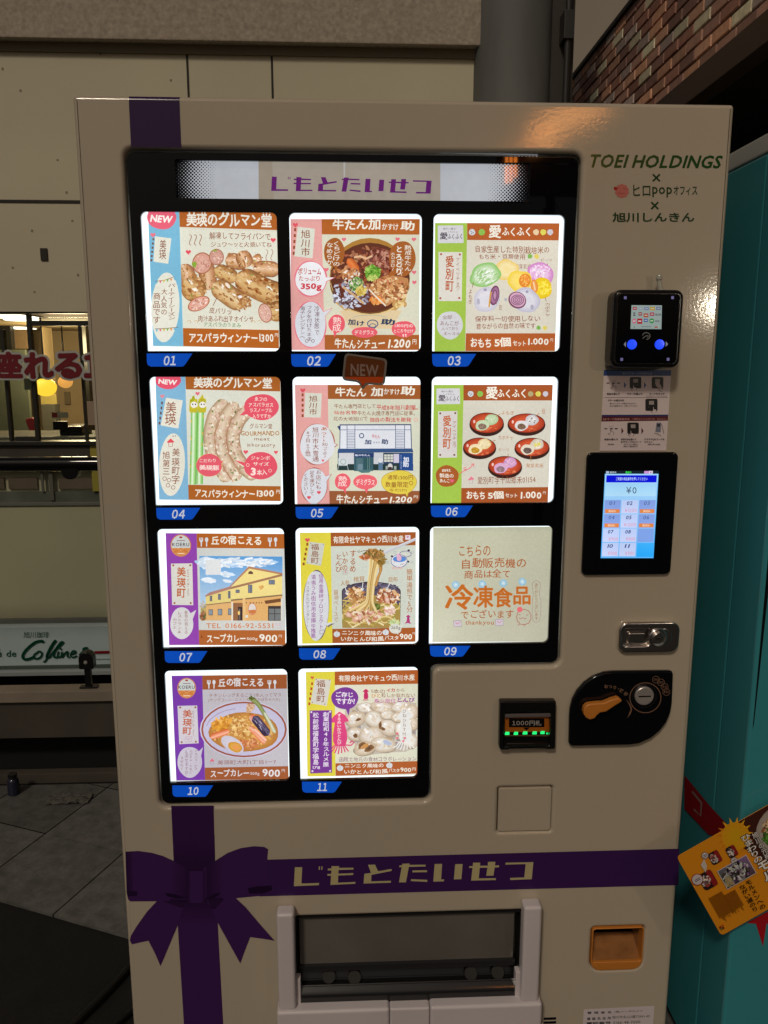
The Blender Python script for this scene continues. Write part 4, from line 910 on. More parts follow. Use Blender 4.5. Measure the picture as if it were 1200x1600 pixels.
c.disc(742, 744, 8, 6, (140, 90, 124)); c.disc(856, 800, 13, 20, (176, 174, 192)); c.disc(650, 740, 12, 12, (180, 180, 190)); c.disc(816, 680, 12, 10, (160, 156, 180))
c.line([(398, 606), (388, 648)], 4, INK); c.T('よもぎ', 360, 660, 390, 774, INK, .0, v=True); c.T('豆', 596, 784, 620, 820, INK, .0); c.line([(568, 760), (580, 776)], 4, INK); c.T('カボチャ', 956, 766, 996, 872, INK, .0, v=True); c.line([(960, 724), (966, 756)], 4, INK)
c.T('保存料一切使用しない', 410, 866, 920, 918, INK, .008, slope=-.005); c.T('昔ながらの自然の味です', 420, 922, 880, 974, INK, .008, slope=-.005); c.disc(906, 960, 17, 17, (130, 180, 90), wob=.1); c.disc(956, 962, 17, 17, (222, 206, 100), wob=.1)
c.T('おもち', 376, 1040, 536, 1116, CRM, .045); c.T('5個', 562, 1036, 692, 1110, CRM, .05); c.T('セット', 706, 1060, 806, 1104, CRM, .035); c.T('1.000', 824, 1040, 984, 1096, CRM, .045); c.T('円', 998, 1044, 1020, 1070, CRM, .0)
done(c, 'rice_cake_poster', sheet, 'poster of cut green, pink and yellow rice cakes, lime strip, above number 03')

# 04
c = poster(4); sheet = [(118, 60), (1150, 60), (1142, 1110), (150, 1100)]
c.poly([(118, 90), (1136, 90), (1140, 1110), (150, 1098)], (220, 222, 208)); c.poly([(118, 60), (362, 60), (390, 1102), (150, 1098)], (130, 182, 214))
c.poly([(362, 60), (1136, 70), (1136, 217), (368, 200)], (172, 98, 40)); c.poly([(386, 978), (1140, 990), (1140, 1112), (390, 1100)], (172, 98, 40))
c.disc(222, 120, 104, 80, (228, 86, 110), wob=.03); c.T('NEW', 142, 112, 298, 158, (250, 240, 234), .07, shear=.15, slope=.05)
c.T('美瑛のグルマン堂', 430, 98, 1070, 190, CRM, .05, slope=.005)
c.heart(176, 256, 18, (226, 140, 150)); c.marks(166, 300, 505, 5, 14, (110, 78, 70), -5); c.poly([(206, 268), (342, 290), (306, 520), (162, 494)], (228, 226, 212)); c.T('美瑛', 196, 300, 290, 492, (150, 84, 56), .01, v=True)
c.disc(254, 814, 106, 256, (228, 226, 212), rot=3); c.poly([(212, 630), (244, 600), (274, 628), (266, 634), (220, 636)], (226, 80, 90)); c.line([(226, 636), (230, 668), (258, 664), (260, 636)], 5, (170, 110, 90)); c.disc(264, 582, 6, 5, (150, 140, 140)); c.disc(282, 580, 6, 5, (150, 140, 140))
c.T('美瑛町字', 252, 680, 318, 972, INK, .008, v=True); c.T('旭第三', 178, 706, 238, 894, INK, .008, v=True)
for x, y in ((194, 928), (230, 940), (222, 982), (264, 1000)): c.ring(x, y, 15, 15, 4, INK)
GR = [(96, 168, 70), (140, 206, 110), (186, 228, 160), (236, 246, 226), (170, 220, 140), (96, 170, 74)]
c.band([(436, 380), (434, 600), (424, 976)], 54, GR, cap=False); c.band([(490, 370), (484, 600), (480, 972)], 52, GR, cap=False)
for x, y in ((412, 460), (410, 600), (408, 720), (404, 824), (512, 420), (504, 560), (500, 650)): c.poly([(x-7, y-16), (x+9, y-2), (x-2, y+16)], (206, 186, 70))
for cx, y0 in ((430, 270), (500, 264)):
    c.poly([(cx-34, 330), (cx-30, 280), (cx-16, y0+6), (cx+4, y0-24), (cx+14, y0+8), (cx+32, 280), (cx+34, 370), (cx+26, 390), (cx-26, 390), (cx-36, 372)], (196, 186, 50)); c.dabs(cx, 310, 26, 50, 20, 8, [(160, 176, 40), (214, 196, 60), (180, 160, 40)], seed=int(cx))
    c.disc(cx+4, 326, 28, 25, (240, 238, 230)); c.disc(cx-6, 322, 5, 7, (60, 50, 40)); c.disc(cx+16, 322, 5, 7, (60, 50, 40))
c.heart(463, 234, 18, (226, 110, 124))
SC_ = [(164, 128, 100), (206, 178, 148), (226, 208, 184), (214, 192, 164), (170, 138, 106)]
def raw(P, w, s1, cnt=110):
    c.band(P, w, SC_); R = random.Random(s1)
    for k in range(cnt):
        t = R.uniform(.03, .97)*(len(P)-1); i = min(int(t), len(P)-2); p = Vector(P[i]).lerp(Vector(P[i+1]), t-i); d = (Vector(P[i+1])-Vector(P[i])).normalized(); p += Vector((-d.y, d.x))*w*R.uniform(-.40, .40)
        q = R.choice([(236, 222, 202), (226, 206, 176), (190, 150, 124), (214, 180, 160), (222, 190, 170), (240, 232, 214)]) if k % 7 else R.choice([(110, 130, 70), (136, 150, 90), (90, 112, 60)])
        s_ = R.uniform(5, 15) if k % 7 else R.uniform(4, 9); c.disc(p.x, p.y, s_*1.3, s_*.8, q, rot=R.uniform(0, 180), n=8, wob=.25, lay=c.L+k % 20)
    c.L += 21
raw([(700, 290), (600, 400), (560, 560), (580, 720), (650, 850), (720, 950)], 112, 1); raw([(790, 310), (690, 420), (650, 580), (670, 730), (750, 860), (800, 940)], 112, 2)
raw([(880, 360), (800, 450), (745, 580), (770, 730), (850, 850), (950, 920)], 112, 3)
for P in ([(650, 440), (604, 560), (610, 700), (690, 860), (750, 950)], [(740, 430), (694, 580), (720, 730), (800, 860)]): c.line(P, 5, (186, 120, 90))
c.bubble(984, 344, 142, 106, (228, 88, 106), tail=[(860, 360), (806, 414), (890, 400)])
for t, x0, y0, x1, y1 in (('ゑフの', 928, 262, 1030, 296), ('アスパラガス', 880, 308, 1080, 344), ('ラスノーブル', 890, 354, 1072, 388), ('入りですか', 908, 400, 1062, 438)): c.T(t, x0, y0, x1, y1, (252, 230, 220), .02)
c.T('グルマン堂', 888, 478, 1072, 522, INK, .006); c.T('GOURMANDO', 816, 536, 1130, 580, (176, 120, 60), .035); c.T('meat', 926, 594, 1050, 618, INK, .0); c.T('laboratory', 870, 638, 1096, 678, INK, .0)
c.heart(856, 710, 20, (228, 90, 108)); c.heart(1102, 712, 17, (228, 90, 108))
c.bubble(558, 818, 104, 92, (230, 96, 112), (226, 190, 130), 3, [(640, 800), (682, 770), (650, 830)]); c.T('こだわり', 480, 764, 612, 796, (252, 230, 220), .014); c.T('美瑛豚', 478, 814, 640, 862, (252, 230, 220), .04)
c.bubble(978, 822, 136, 112, (228, 88, 106), tail=[(860, 800), (766, 776), (850, 830)]); c.T('ジャンボ', 900, 742, 1054, 778, (252, 230, 220), .014); c.T('サイズ', 916, 792, 1046, 824, (252, 230, 220), .03); c.T('3', 896, 838, 938, 902, (252, 230, 220), .08); c.T('本入', 946, 852, 1030, 900, (252, 230, 220), .03)
for x, y in ((872, 816), (1054, 862)): c.ring(x, y, 12, 12, 4, (252, 210, 200))
c.T('アスパラウィンナー', 444, 1012, 930, 1080, CRM, .045, slope=.02); c.T('1300', 946, 1020, 1086, 1076, CRM, .045); c.T('円', 1104, 1018, 1136, 1050, CRM, .02)
done(c, 'asparagus_poster', sheet, 'poster of three pale sausages and two asparagus stalks, blue strip, above number 04')

# 05
c = poster(5); sheet = [(84, 300), (1132, 300), (1124, 1298), (104, 1298)]
kasuke(c, 5); RI = (196, 60, 56)
c.T('牛たん専門店として', 412, 458, 756, 500, INK, .008); c.T('平成8年旭川創業。', 764, 462, 1110, 512, RI, .02, slope=.01); c.T('仙台名物', 410, 514, 600, 548, RI, .02); c.T('牛たん火焼き専門店に従事。', 606, 516, 1084, 558, INK, .008); c.T('北の大地旭川で', 404, 564, 690, 604, INK, .008); c.T('独自の製法を開発', 708, 568, 1054, 612, RI, .02); c.ring(1092, 590, 16, 14, 4, (230, 140, 130))
NV = (52, 70, 110); WH = (224, 228, 236)
c.poly([(436, 646), (462, 640), (462, 690)], NV); c.rect(460, 632, 1052, 832, WH); c.line([(456, 634), (1052, 632)], 9, NV); c.line([(462, 632), (458, 832)], 6, NV); c.line([(1050, 632), (1056, 830)], 7, NV); c.rect(466, 672, 1048, 678, (130, 140, 170))
for x in (516, 582, 920, 996): c.rect(x, 636, x+5, 830, (70, 84, 120))
for y in range(690, 828, 13): c.rect(520, y, 582, y+4, (110, 120, 150)); c.rect(924, y, 998, y+4, (110, 120, 150))
c.ring(640, 724, 18, 18, 8, (70, 96, 130)); c.T('牛たん', 726, 712, 794, 746, (206, 80, 100), .03); c.T('加', 664, 756, 722, 796, NV, .06); c.T('かすけ', 736, 772, 794, 788, NV, .02); c.T('助', 804, 752, 862, 796, NV, .06)
c.poly([(446, 832), (1062, 830), (1072, 862), (438, 866)], (56, 84, 130)); c.rect(442, 866, 1068, 1012, (46, 66, 96)); c.rect(450, 868, 578, 960, (206, 208, 214)); c.rect(740, 866, 820, 976, (200, 204, 210)); c.rect(906, 876, 952, 950, (206, 200, 220))
c.rect(436, 960, 1070, 1012, (40, 58, 60)); c.rect(446, 912, 524, 972, (206, 214, 216)); c.ring(486, 940, 22, 22, 5, (150, 160, 160)); c.line([(440, 1010), (450, 972), (520, 972), (530, 1012)], 6, (170, 180, 180))
c.poly([(574, 862), (650, 842), (744, 866), (742, 876), (578, 876)], (64, 90, 120)); c.rect(576, 872, 742, 902, (40, 60, 110)); c.T('味の牛たん', 584, 878, 712, 896, (214, 222, 240), .06); c.rect(576, 902, 736, 1018, (58, 92, 104)); c.rect(596, 912, 650, 1010, (80, 110, 120)); c.rect(660, 910, 716, 1010, (50, 86, 90)); c.rect(608, 960, 650, 1008, (112, 138, 150)); c.poly([(590, 1010), (736, 1006), (700, 1032), (640, 1034)], (84, 120, 124))
for x in (690, 706): c.rect(x, 906, x+3, 1006, (130, 160, 160))
c.rect(822, 874, 906, 946, (60, 76, 90))
for i in range(3):
    for j in range(3): c.rect(828+i*26, 880+j*22, 850+i*26, 898+j*22, (212, 214, 204))
c.rect(780, 928, 816, 1010, (90, 120, 150)); c.disc(798, 930, 20, 20, (216, 216, 220)); c.disc(878, 980, 20, 26, (206, 206, 206)); c.rect(862, 984, 892, 1008, (70, 50, 50)); c.rect(910, 976, 930, 1006, (160, 170, 160)); c.rect(840, 976, 856, 1006, (160, 170, 160))
c.poly([(952, 872), (1064, 870), (1070, 1016), (956, 1010)], (40, 76, 140)); c.T('加助', 984, 900, 1034, 986, (226, 232, 244), .07, v=True); c.T('牛たん専門店', 964, 884, 974, 1000, (190, 206, 230), .0, v=True)
OL = (176, 110, 96)
c.bubble(272, 796, 142, 168, (218, 220, 226), OL, 4, [(400, 780), (444, 796), (408, 830)], .03); c.T('あっ!!', 304, 652, 352, 780, (186, 96, 44), .03, v=True); c.T('知ってる〜', 308, 784, 356, 910, INK, .0, v=True); c.T('旭川市大雪通', 230, 652, 284, 940, INK, .008, v=True); c.T('6丁目', 176, 686, 216, 780, INK, .006, v=True); c.T('500番地', 166, 796, 218, 896, INK, .006, v=True)
c.heart(318, 930, 12, (226, 90, 108))
c.bubble(244, 1140, 106, 148, (216, 220, 228), OL, 4, [(336, 1060), (394, 1042), (352, 1104)], .03); c.T('お店にも', 258, 1010, 304, 1170, INK, .006, v=True); c.T('足を運びして', 206, 1016, 248, 1220, INK, .006, v=True); c.T('ください〜', 160, 1040, 196, 1214, INK, .006, v=True); c.heart(284, 1196, 17, (224, 80, 96)); c.heart(202, 1238, 17, (224, 80, 96))
c.bubble(482, 1106, 66, 68, (232, 100, 112), tail=[(480, 1160), (508, 1212), (512, 1150)]); c.T('熟成', 442, 1060, 520, 1148, (250, 226, 220), .014, v=True)
c.bubble(670, 1108, 100, 62, (232, 104, 114), tail=[(660, 1160), (680, 1206), (700, 1158)]); c.T('デミグラス', 594, 1084, 748, 1138, (250, 226, 220), .025)
c.bubble(952, 1112, 146, 98, (224, 204, 78), (170, 130, 60), 3, [(1000, 1190), (1022, 1240), (1040, 1180)], .03); c.T('通常1300円', 856, 1050, 1070, 1092, INK, .01); c.T('数量限定', 838, 1106, 1030, 1154, INK, .012); c.T('今だけ!!', 868, 1164, 1016, 1192, INK, .008); c.ring(1052, 1118, 14, 16, 4, INK)
done(c, 'restaurant_poster', sheet, 'poster of a white and navy restaurant front with pink strip, above number 05')

# 06
c = poster(6); sheet = [(98, 170), (1112, 170), (1070, 1180), (78, 1182)]
fuku(c, 6)
for x, y, rx, ry, bun, bun2, fill, sp in ((548, 504, 148, 98, (196, 214, 176), (168, 196, 150), (140, 116, 100), 0), (886, 506, 162, 92, (216, 214, 214), (190, 188, 192), (128, 100, 80), 1), (486, 708, 142, 88, (238, 222, 180), (226, 200, 140), (196, 150, 50), 0), (932, 710, 150, 88, (220, 210, 190), (200, 190, 170), (110, 90, 84), 2), (702, 868, 146, 92, (216, 170, 206), (196, 140, 186), (150, 120, 130), 0)):
    c.disc(x, y+6, rx, ry+2, (58, 34, 30)); c.disc(x, y-8, rx*.95, ry*.88, (196, 74, 44), (168, 56, 34), mid=(206, 88, 54)); c.ring(x, y-8, rx*.96, ry*.88, 6, (80, 40, 32)); c.dabs(x, y+ry*.45, rx*.6, ry*.2, 10, 9, [(214, 110, 70), (226, 130, 90)], drot=0, seed=int(x)); c.disc(x-rx*.72, y-20, 9, 14, (240, 200, 190))
    c.disc(x+rx*.28, y-ry*.38, 58, 46, bun, bun2, rot=-10, wob=.05, mid=bun); c.dabs(x+rx*.28, y-ry*.38, 44, 32, 22, 8, [bun, tuple(min(255, v+16) for v in bun), tuple(v-18 for v in bun)], seed=int(x+y))
    if sp == 1:
        for a, b in ((0, -16), (26, 6), (-18, 10), (20, 22)): c.disc(x+rx*.28+a, y-ry*.38+b, 7, 6, (120, 100, 96), n=8)
    if sp == 2: c.dabs(x+rx*.28, y-ry*.36, 26, 18, 12, 8, [(216, 206, 90), (226, 214, 120)], seed=3)
    c.disc(x-rx*.26, y+ry*.12, 58, 44, tuple(min(255, v+14) for v in bun), bun, rot=-6, wob=.06); c.disc(x-rx*.26, y+ry*.22, 36, 26, fill, rot=4, wob=.05); c.dabs(x-rx*.26, y+ry*.22, 24, 15, 12, 6, [fill, tuple(min(255, v+24) for v in fill), tuple(max(0, v-22) for v in fill)], seed=int(y))
for t, x0, y0, x1, y1, L_ in (('よもぎ', 672, 392, 780, 424, [(624, 440), (662, 418)]), ('豆', 1012, 374, 1044, 416, [(962, 440), (994, 410)]), ('カボチャ', 644, 602, 768, 638, [(568, 664), (620, 640)]), ('ビーツ', 650, 706, 736, 734, [(728, 756), (726, 806)]), ('発芽玄米', 880, 838, 1028, 876, [(918, 760), (922, 820)])):
    c.T(t, x0, y0, x1, y1, (176, 110, 60), .0, jit=.06); c.line(L_, 5, (176, 110, 60))
c.line([(306, 930), (340, 910), (372, 886), (366, 872), (350, 880), (362, 900), (400, 880), (434, 842)], 6, (226, 96, 110)); c.line([(412, 846), (434, 840), (436, 868)], 6, (226, 96, 110))
c.poly([(386, 976), (414, 948), (438, 968), (434, 978), (392, 982)], (226, 130, 150)); c.line([(394, 982), (398, 1010), (424, 1008), (426, 980)], 5, (190, 170, 180)); c.T('愛別町字十加郷禾01154', 468, 950, 960, 1018, INK, .004, slope=-.02)
c.T('おもち', 374, 1074, 530, 1144, CRM, .045); c.T('5個', 556, 1074, 692, 1142, CRM, .05); c.T('セット', 704, 1092, 806, 1130, CRM, .035); c.T('1.000', 834, 1076, 1010, 1140, CRM, .045); c.T('円', 1024, 1076, 1048, 1100, CRM, .0)
done(c, 'red_plate_poster', sheet, 'poster of five red plates of rice cakes with lime strip, above number 06')

# 07 and 10
def koeru(c, k):
    VI = (146, 70, 172) if k == 7 else (120, 62, 168)
    if k == 7:
        c.poly([(102, 100), (1118, 104), (1122, 1052), (134, 1050)], (206, 208, 204)); c.poly([(102, 98), (366, 100), (388, 1050), (132, 1052)], VI); c.poly([(366, 100), (1118, 106), (1118, 230), (370, 224)], BROWN); c.poly([(386, 924), (1122, 926), (1122, 1052), (388, 1052)], (176, 100, 50))
        e = (232, 204, 88, 96); ty = (112, 200)
    else:
        c.poly([(104, 118), (1130, 108), (1148, 1048), (146, 1056)], (192, 188, 196)); c.poly([(104, 120), (376, 118), (402, 1050), (146, 1054)], VI); c.poly([(376, 118), (1132, 108), (1134, 234), (380, 243)], (158, 88, 50)); c.poly([(400, 940), (1144, 926), (1148, 1042), (402, 1050)], (162, 92, 54))
        e = (238, 230, 84, 92); ty = (134, 220)
    x, y, rx, ry = e
    c.disc(x, y, rx, ry, (206, 130, 66)); c.disc(x, y, rx-8, ry-8, (200, 206, 204)); P = [(x+(rx-9)*math.cos(t), y+(ry-9)*math.sin(t)) for t in [math.radians(14+152*q/16) for q in range(17)]]; c.poly(P, (210, 134, 70)); c.line([(x-60, y+60), (x, y+26), (x+60, y+60)], 5, (190, 104, 60)); c.line([(x-34, y+20), (x, y+44), (x+34, y+20)], 4, (230, 170, 110))
    c.T('KOERU', x-74, y-24, x+72, y+6, (84, 64, 74), .03, jit=0); c.disc(x, y-70, 14, 8, (170, 60, 50)); c.rect(x-34, y-46, x+36, y-38, (150, 130, 130)); c.rect(x-28, y+64, x+32, y+72, (240, 210, 180))
    FK = (216, 220, 226)
    for a in ((390, 974) if k == 7 else (420, 960)):
        s_ = 1. if a < 600 else 1.06; y0 = ty[0]+24
        for d in (0, 12, 24): c.rect(a+d*s_, y0, a+(d+7)*s_, y0+30, FK)
        c.poly([(a-1, y0+24), (a+33*s_, y0+24), (a+22*s_, y0+42), (a+21*s_, y0+76), (a+12*s_, y0+76), (a+11*s_, y0+42)], FK); c.disc(a+62*s_, y0+18, 14, 20, FK); c.rect(a+57*s_, y0+30, a+67*s_, y0+76, FK)
    if k == 7:
        c.T('丘の宿こえる', 490, 116, 918, 196, CRM, .045, slope=.01); c.poly([(148, 358), (330, 355), (338, 712), (158, 710)], (218, 216, 208)); pins(c, ((168, 373), (313, 372), (178, 694), (316, 694)), (160, 100, 60)); c.T('美瑛町', 196, 384, 276, 648, (190, 96, 44), .035, v=True); c.T('ビエイチョウ', 284, 404, 304, 636, (150, 100, 70), .0, v=True)
        c.bubble(240, 866, 98, 136, (214, 212, 214), tail=[(300, 790), (364, 752), (330, 840)]); 
        for t, x0, y0, y1 in (('景色の見える', 262, 760, 956), ('レストラン&', 206, 764, 950), ('カフェ', 164, 824, 910)): c.T(t, x0, y0, x0+32, y1, (150, 100, 80), .0, v=True)
        c.T('スープカレー', 454, 956, 784, 1030, CRM, .04); c.T('500g', 794, 986, 886, 1018, CRM, .01); c.T('900', 900, 958, 1054, 1028, CRM, .045); c.T('円', 1066, 964, 1094, 988, CRM, .0)
    else:
        c.T('丘の宿こえる', 520, 138, 922, 218, (222, 220, 222), .045, slope=-.01); c.poly([(156, 388), (332, 384), (346, 722), (172, 730)], (206, 200, 208)); pins(c, ((180, 402), (316, 400), (194, 712), (320, 708)), (150, 90, 60)); c.T('美瑛町', 200, 420, 288, 646, (186, 88, 44), .03, v=True); c.T('びえいちょう', 288, 430, 308, 660, (150, 100, 80), .0, v=True); c.line([(226, 664), (224, 710), (282, 706), (284, 660), (226, 664)], 4, (190, 150, 170)); c.line([(234, 676), (254, 690), (274, 674)], 4, (190, 120, 150))
        c.bubble(266, 890, 110, 138, (200, 194, 208), tail=[(340, 800), (384, 756), (366, 840)])
        for t, x0, y0, y1 in (('アスパラ・ナス', 306, 784, 960), ('カボチャ・たまご', 262, 784, 990), ('も足せますが', 222, 786, 1000), ('ません〜', 180, 840, 960)): c.T(t, x0, y0, x0+30, y1, (140, 100, 110), .0, v=True)
        c.T('スープカレー', 452, 956, 796, 1026, (226, 222, 226), .04, slope=-.02); c.T('500g', 806, 978, 888, 1012, (226, 222, 226), .01); c.T('900', 914, 950, 1072, 1022, (226, 222, 226), .045); c.T('円', 1086, 952, 1116, 980, (226, 222, 226), .0)
c = poster(7); sheet = [(102, 98), (1124, 104), (1124, 1054), (132, 1054)]
koeru(c, 7)
c.add([(390, 292), (1098, 298), (1100, 843), (402, 840)], [(0, 1, 2, 3)], [(96, 160, 214), (86, 152, 212), (190, 214, 234), (196, 218, 234)])
c.dabs(700, 350, 330, 36, 90, 22, [(206, 222, 238), (226, 234, 242), (170, 200, 230), (236, 240, 244)], drot=0, stretch=1.9, seed=3); c.dabs(450, 350, 60, 40, 26, 22, [(206, 222, 238), (226, 234, 242)], drot=0, seed=4); c.dabs(620, 450, 50, 16, 14, 18, [(226, 234, 242), (206, 222, 238)], drot=0, seed=5); c.dabs(470, 500, 50, 16, 14, 18, [(226, 234, 242)], drot=0, seed=6); c.dabs(630, 505, 30, 12, 8, 15, [(226, 234, 242)], drot=0, seed=7)
c.rect(444, 322, 574, 452, (222, 224, 226)); c.poly([(400, 840), (402, 720), (450, 690), (450, 840)], (190, 170, 100)); c.dabs(424, 800, 24, 36, 26, 12, [(150, 90, 70), (90, 100, 60), (170, 120, 80)], seed=8); c.dabs(424, 720, 20, 40, 14, 10, [(190, 180, 170), (150, 150, 120)], seed=9)
YW = (236, 216, 140); OR = (226, 176, 112)
c.poly([(656, 560), (816, 394), (1098, 450), (1098, 650), (660, 668)], YW); c.poly([(446, 634), (656, 570), (660, 690), (448, 712)], (226, 206, 130)); c.poly([(448, 706), (660, 684), (676, 840), (448, 840)], (222, 176, 116)); c.poly([(660, 672), (1098, 626), (1098, 843), (666, 841)], OR)
c.poly([(638, 560), (812, 378), (1098, 436), (1098, 452), (816, 398), (656, 556)], (180, 130, 100)); c.poly([(640, 560), (1098, 442), (1098, 462), (660, 574)], (166, 120, 92)); c.poly([(438, 630), (480, 600), (660, 548), (660, 572), (446, 638)], (176, 130, 116)); c.line([(448, 708), (660, 684)], 9, (150, 120, 90)); c.line([(660, 668), (1098, 624)], 12, (132, 110, 84))
c.poly([(806, 444), (812, 424), (830, 418), (848, 430), (848, 446)], (100, 70, 60))
for x0, y0, x1, y1 in ((480, 630, 500, 676), (550, 614, 574, 664), (636, 590, 656, 652), (700, 578, 734, 606), (806, 536, 842, 606), (982, 494, 1034, 534)): c.rect(x0, y0, x1, y1, (90, 84, 92)); c.rect(x0+4, y0+4, (x0+x1)/2-1, y1-4, (126, 134, 150)); c.rect((x0+x1)/2+2, y0+4, x1-4, y1-4, (116, 126, 142))
for x0, y0, x1, y1 in ((470, 746, 506, 796), (548, 742, 586, 796), (636, 738, 664, 794)): c.rect(x0, y0, x1, y1, (84, 80, 86)); c.rect(x0+5, y0+5, (x0+x1)/2-1, y1-5, (150, 166, 180)); c.rect((x0+x1)/2+2, y0+5, x1-5, y1-5, (140, 156, 170))
c.rect(676, 690, 760, 841, (150, 104, 70)); c.rect(664, 682, 678, 841, (226, 220, 206)); c.rect(720, 724, 758, 840, (60, 50, 50)); c.rect(726, 740, 740, 836, (110, 100, 96)); c.disc(728, 776, 9, 18, (240, 206, 120)); c.poly([(760, 650), (784, 648), (784, 841), (760, 841)], (232, 190, 130))
c.poly([(944, 672), (1096, 650), (1098, 680), (956, 700)], (120, 80, 50)); c.rect(976, 716, 1098, 842, (70, 62, 60)); c.rect(984, 740, 1098, 836, (120, 124, 126)); c.rect(1030, 716, 1036, 842, (70, 62, 60)); c.rect(984, 780, 1098, 786, (70, 62, 60)); c.rect(1086, 650, 1098, 842, (230, 224, 206))
c.disc(842, 742, 36, 52, (206, 120, 76)); c.disc(842, 742, 31, 46, (224, 214, 206)); c.poly([(812, 752), (872, 748), (866, 776), (842, 788), (820, 776)], (206, 124, 70)); c.dabs(918, 556, 16, 16, 12, 8, [(220, 170, 100), (206, 160, 90)], seed=2)
for x in (786, 820, 848, 872, 896, 918): c.rect(x, 684, x+9, 694, (120, 80, 60))
c.rect(784, 794, 806, 816, (222, 222, 216)); c.T('TEL 0166-92-5531', 450, 862, 1022, 906, (206, 124, 72), .015, jit=.02); c.line([(1038, 864), (1086, 862), (1086, 900), (1038, 902), (1038, 864)], 4, (206, 180, 196)); c.line([(1046, 874), (1062, 886), (1078, 872)], 4, (206, 150, 176)); c.rect(408, 968, 413, 988, (30, 20, 20))
done(c, 'inn_poster', sheet, 'poster of a yellow gabled inn under blue sky, purple strip, above number 07')

# 08 and 11
def yama(c, k):
    YL_ = (224, 212, 72)
    if k == 8:
        c.poly([(76, 98), (1086, 92), (1084, 1048), (96, 1064)], (206, 212, 200)); c.poly([(76, 98), (344, 96), (360, 1060), (96, 1064)], YL_); c.poly([(344, 96), (1086, 92), (1084, 206), (346, 215)], (164, 90, 44)); c.poly([(358, 936), (1084, 924), (1082, 1046), (360, 1060)], (168, 92, 46))
        ribbon_marks(c, 138, 186, 400, -8); c.poly([(160, 176), (292, 192), (260, 386), (130, 366)], (206, 208, 196)); pins(c, ((170, 190), (280, 198), (140, 360), (252, 376)), (120, 110, 90), 4); c.T('福島町', 172, 196, 242, 366, INK, .01, v=True)
        c.T('有限会社ヤマキュウ西川水産', 366, 126, 980, 194, CRM, .03, slope=-.015); c.rect(994, 118, 1040, 158, (226, 216, 226)); c.heart(1016, 134, 9, (180, 90, 140))
        u = (440, 960, 450, 1040, 0)
        c.T('ニンニク風味の', 444, 948, 790, 992, CRM, .035, slope=.01); c.T('いかとんび和風', 434, 1000, 810, 1046, CRM, .035); c.T('パスタ', 816, 992, 936, 1032, CRM, .03); c.T('900', 946, 976, 1054, 1028, CRM, .045); c.T('円', 1058, 964, 1078, 986, CRM, .0)
        g = ((398, 982), (824, 966))
    else:
        c.poly([(128, 112), (1112, 94), (1100, 1006), (142, 1022)], (222, 222, 200)); c.poly([(128, 112), (380, 108), (386, 1018), (142, 1022)], YL_); c.poly([(380, 107), (1112, 94), (1110, 214), (380, 226)], (178, 94, 46)); c.poly([(386, 908), (1104, 888), (1100, 996), (388, 1018)], (178, 96, 50))
        c.heart(184, 160, 15, (214, 90, 70)); c.marks(174, 202, 420, 5, 16, (190, 70, 50), -6); c.poly([(210, 168), (348, 180), (310, 408), (168, 384)], (214, 210, 200)); pins(c, ((218, 176), (336, 182), (184, 376), (292, 392)), (150, 100, 90), 5); c.T('福島町', 220, 184, 296, 374, INK, .01, v=True)
        c.T('有限会社ヤマキュウ西川水産', 414, 138, 1078, 198, CRM, .03, slope=-.015)
        c.T('ニンニク風味の', 468, 912, 806, 950, CRM, .035, slope=-.01); c.T('いかとんび和風', 462, 960, 846, 1004, CRM, .035, slope=-.01); c.T('パスタ', 852, 952, 944, 986, CRM, .03); c.T('900', 952, 944, 1046, 984, CRM, .045); c.T('円', 1054, 944, 1086, 972, CRM, .02)
        g = ((426, 950), (856, 926))
    for x, y in g: c.disc(x, y, 28, 24, (214, 218, 222), wob=.04); c.poly([(x-7, y-16), (x, y-34), (x+9, y-16)], (206, 210, 212)); c.line([(x, y-14), (x-3, y+18)], 3, (170, 176, 180))
c = poster(8); sheet = [(74, 96), (1088, 90), (1086, 1050), (94, 1066)]
yama(c, 8)
c.T('するめ', 512, 248, 564, 440, (170, 100, 60), .025, v=True); c.T('いかの', 446, 262, 494, 426, (170, 100, 60), .025, v=True); c.T('とんび', 386, 284, 446, 440, (170, 100, 60), .025, v=True); c.line([(452, 430), (452, 458), (494, 456), (494, 428), (452, 430)], 4, (160, 130, 140)); c.heart(474, 440, 8, (206, 90, 120))
c.line([(572, 262), (600, 250), (584, 270), (620, 256), (690, 246)], 5, (130, 100, 70)); c.line([(670, 236), (694, 246), (676, 264)], 5, (130, 100, 70))
# pan
c.poly(rnd([(440, 590), (540, 540), (700, 516), (860, 540), (956, 590), (950, 928), (446, 926)], 24), (70, 58, 66)); c.poly([(450, 600), (560, 552), (700, 534), (840, 552), (946, 600), (950, 720), (446, 740)], (92, 84, 104)); c.dabs(700, 570, 220, 30, 40, 18, [(106, 100, 122), (80, 72, 90), (120, 116, 136)], drot=0, seed=2)
NO = [(168, 130, 70), (226, 196, 130), (240, 222, 168), (206, 170, 100)]
c.poly([(446, 760), (560, 660), (700, 640), (850, 650), (950, 740), (950, 926), (446, 926)], (170, 142, 78)); R = random.Random(9)
for k in range(46):
    x, y = R.uniform(470, 930), R.uniform(690, 910); a = R.uniform(-.6, .6); L_ = R.uniform(40, 120); z = R.uniform(-40, 40)
    c.line([(max(450, min(946, x+L_*q*math.cos(a))), min(922, y+L_*q*math.sin(a)+z*(1-q*q))) for q in [-1+.25*i for i in range(9)]], R.uniform(8, 15), R.choice([(206, 180, 100), (226, 204, 140), (180, 160, 80), (236, 220, 170), (160, 146, 70)]))
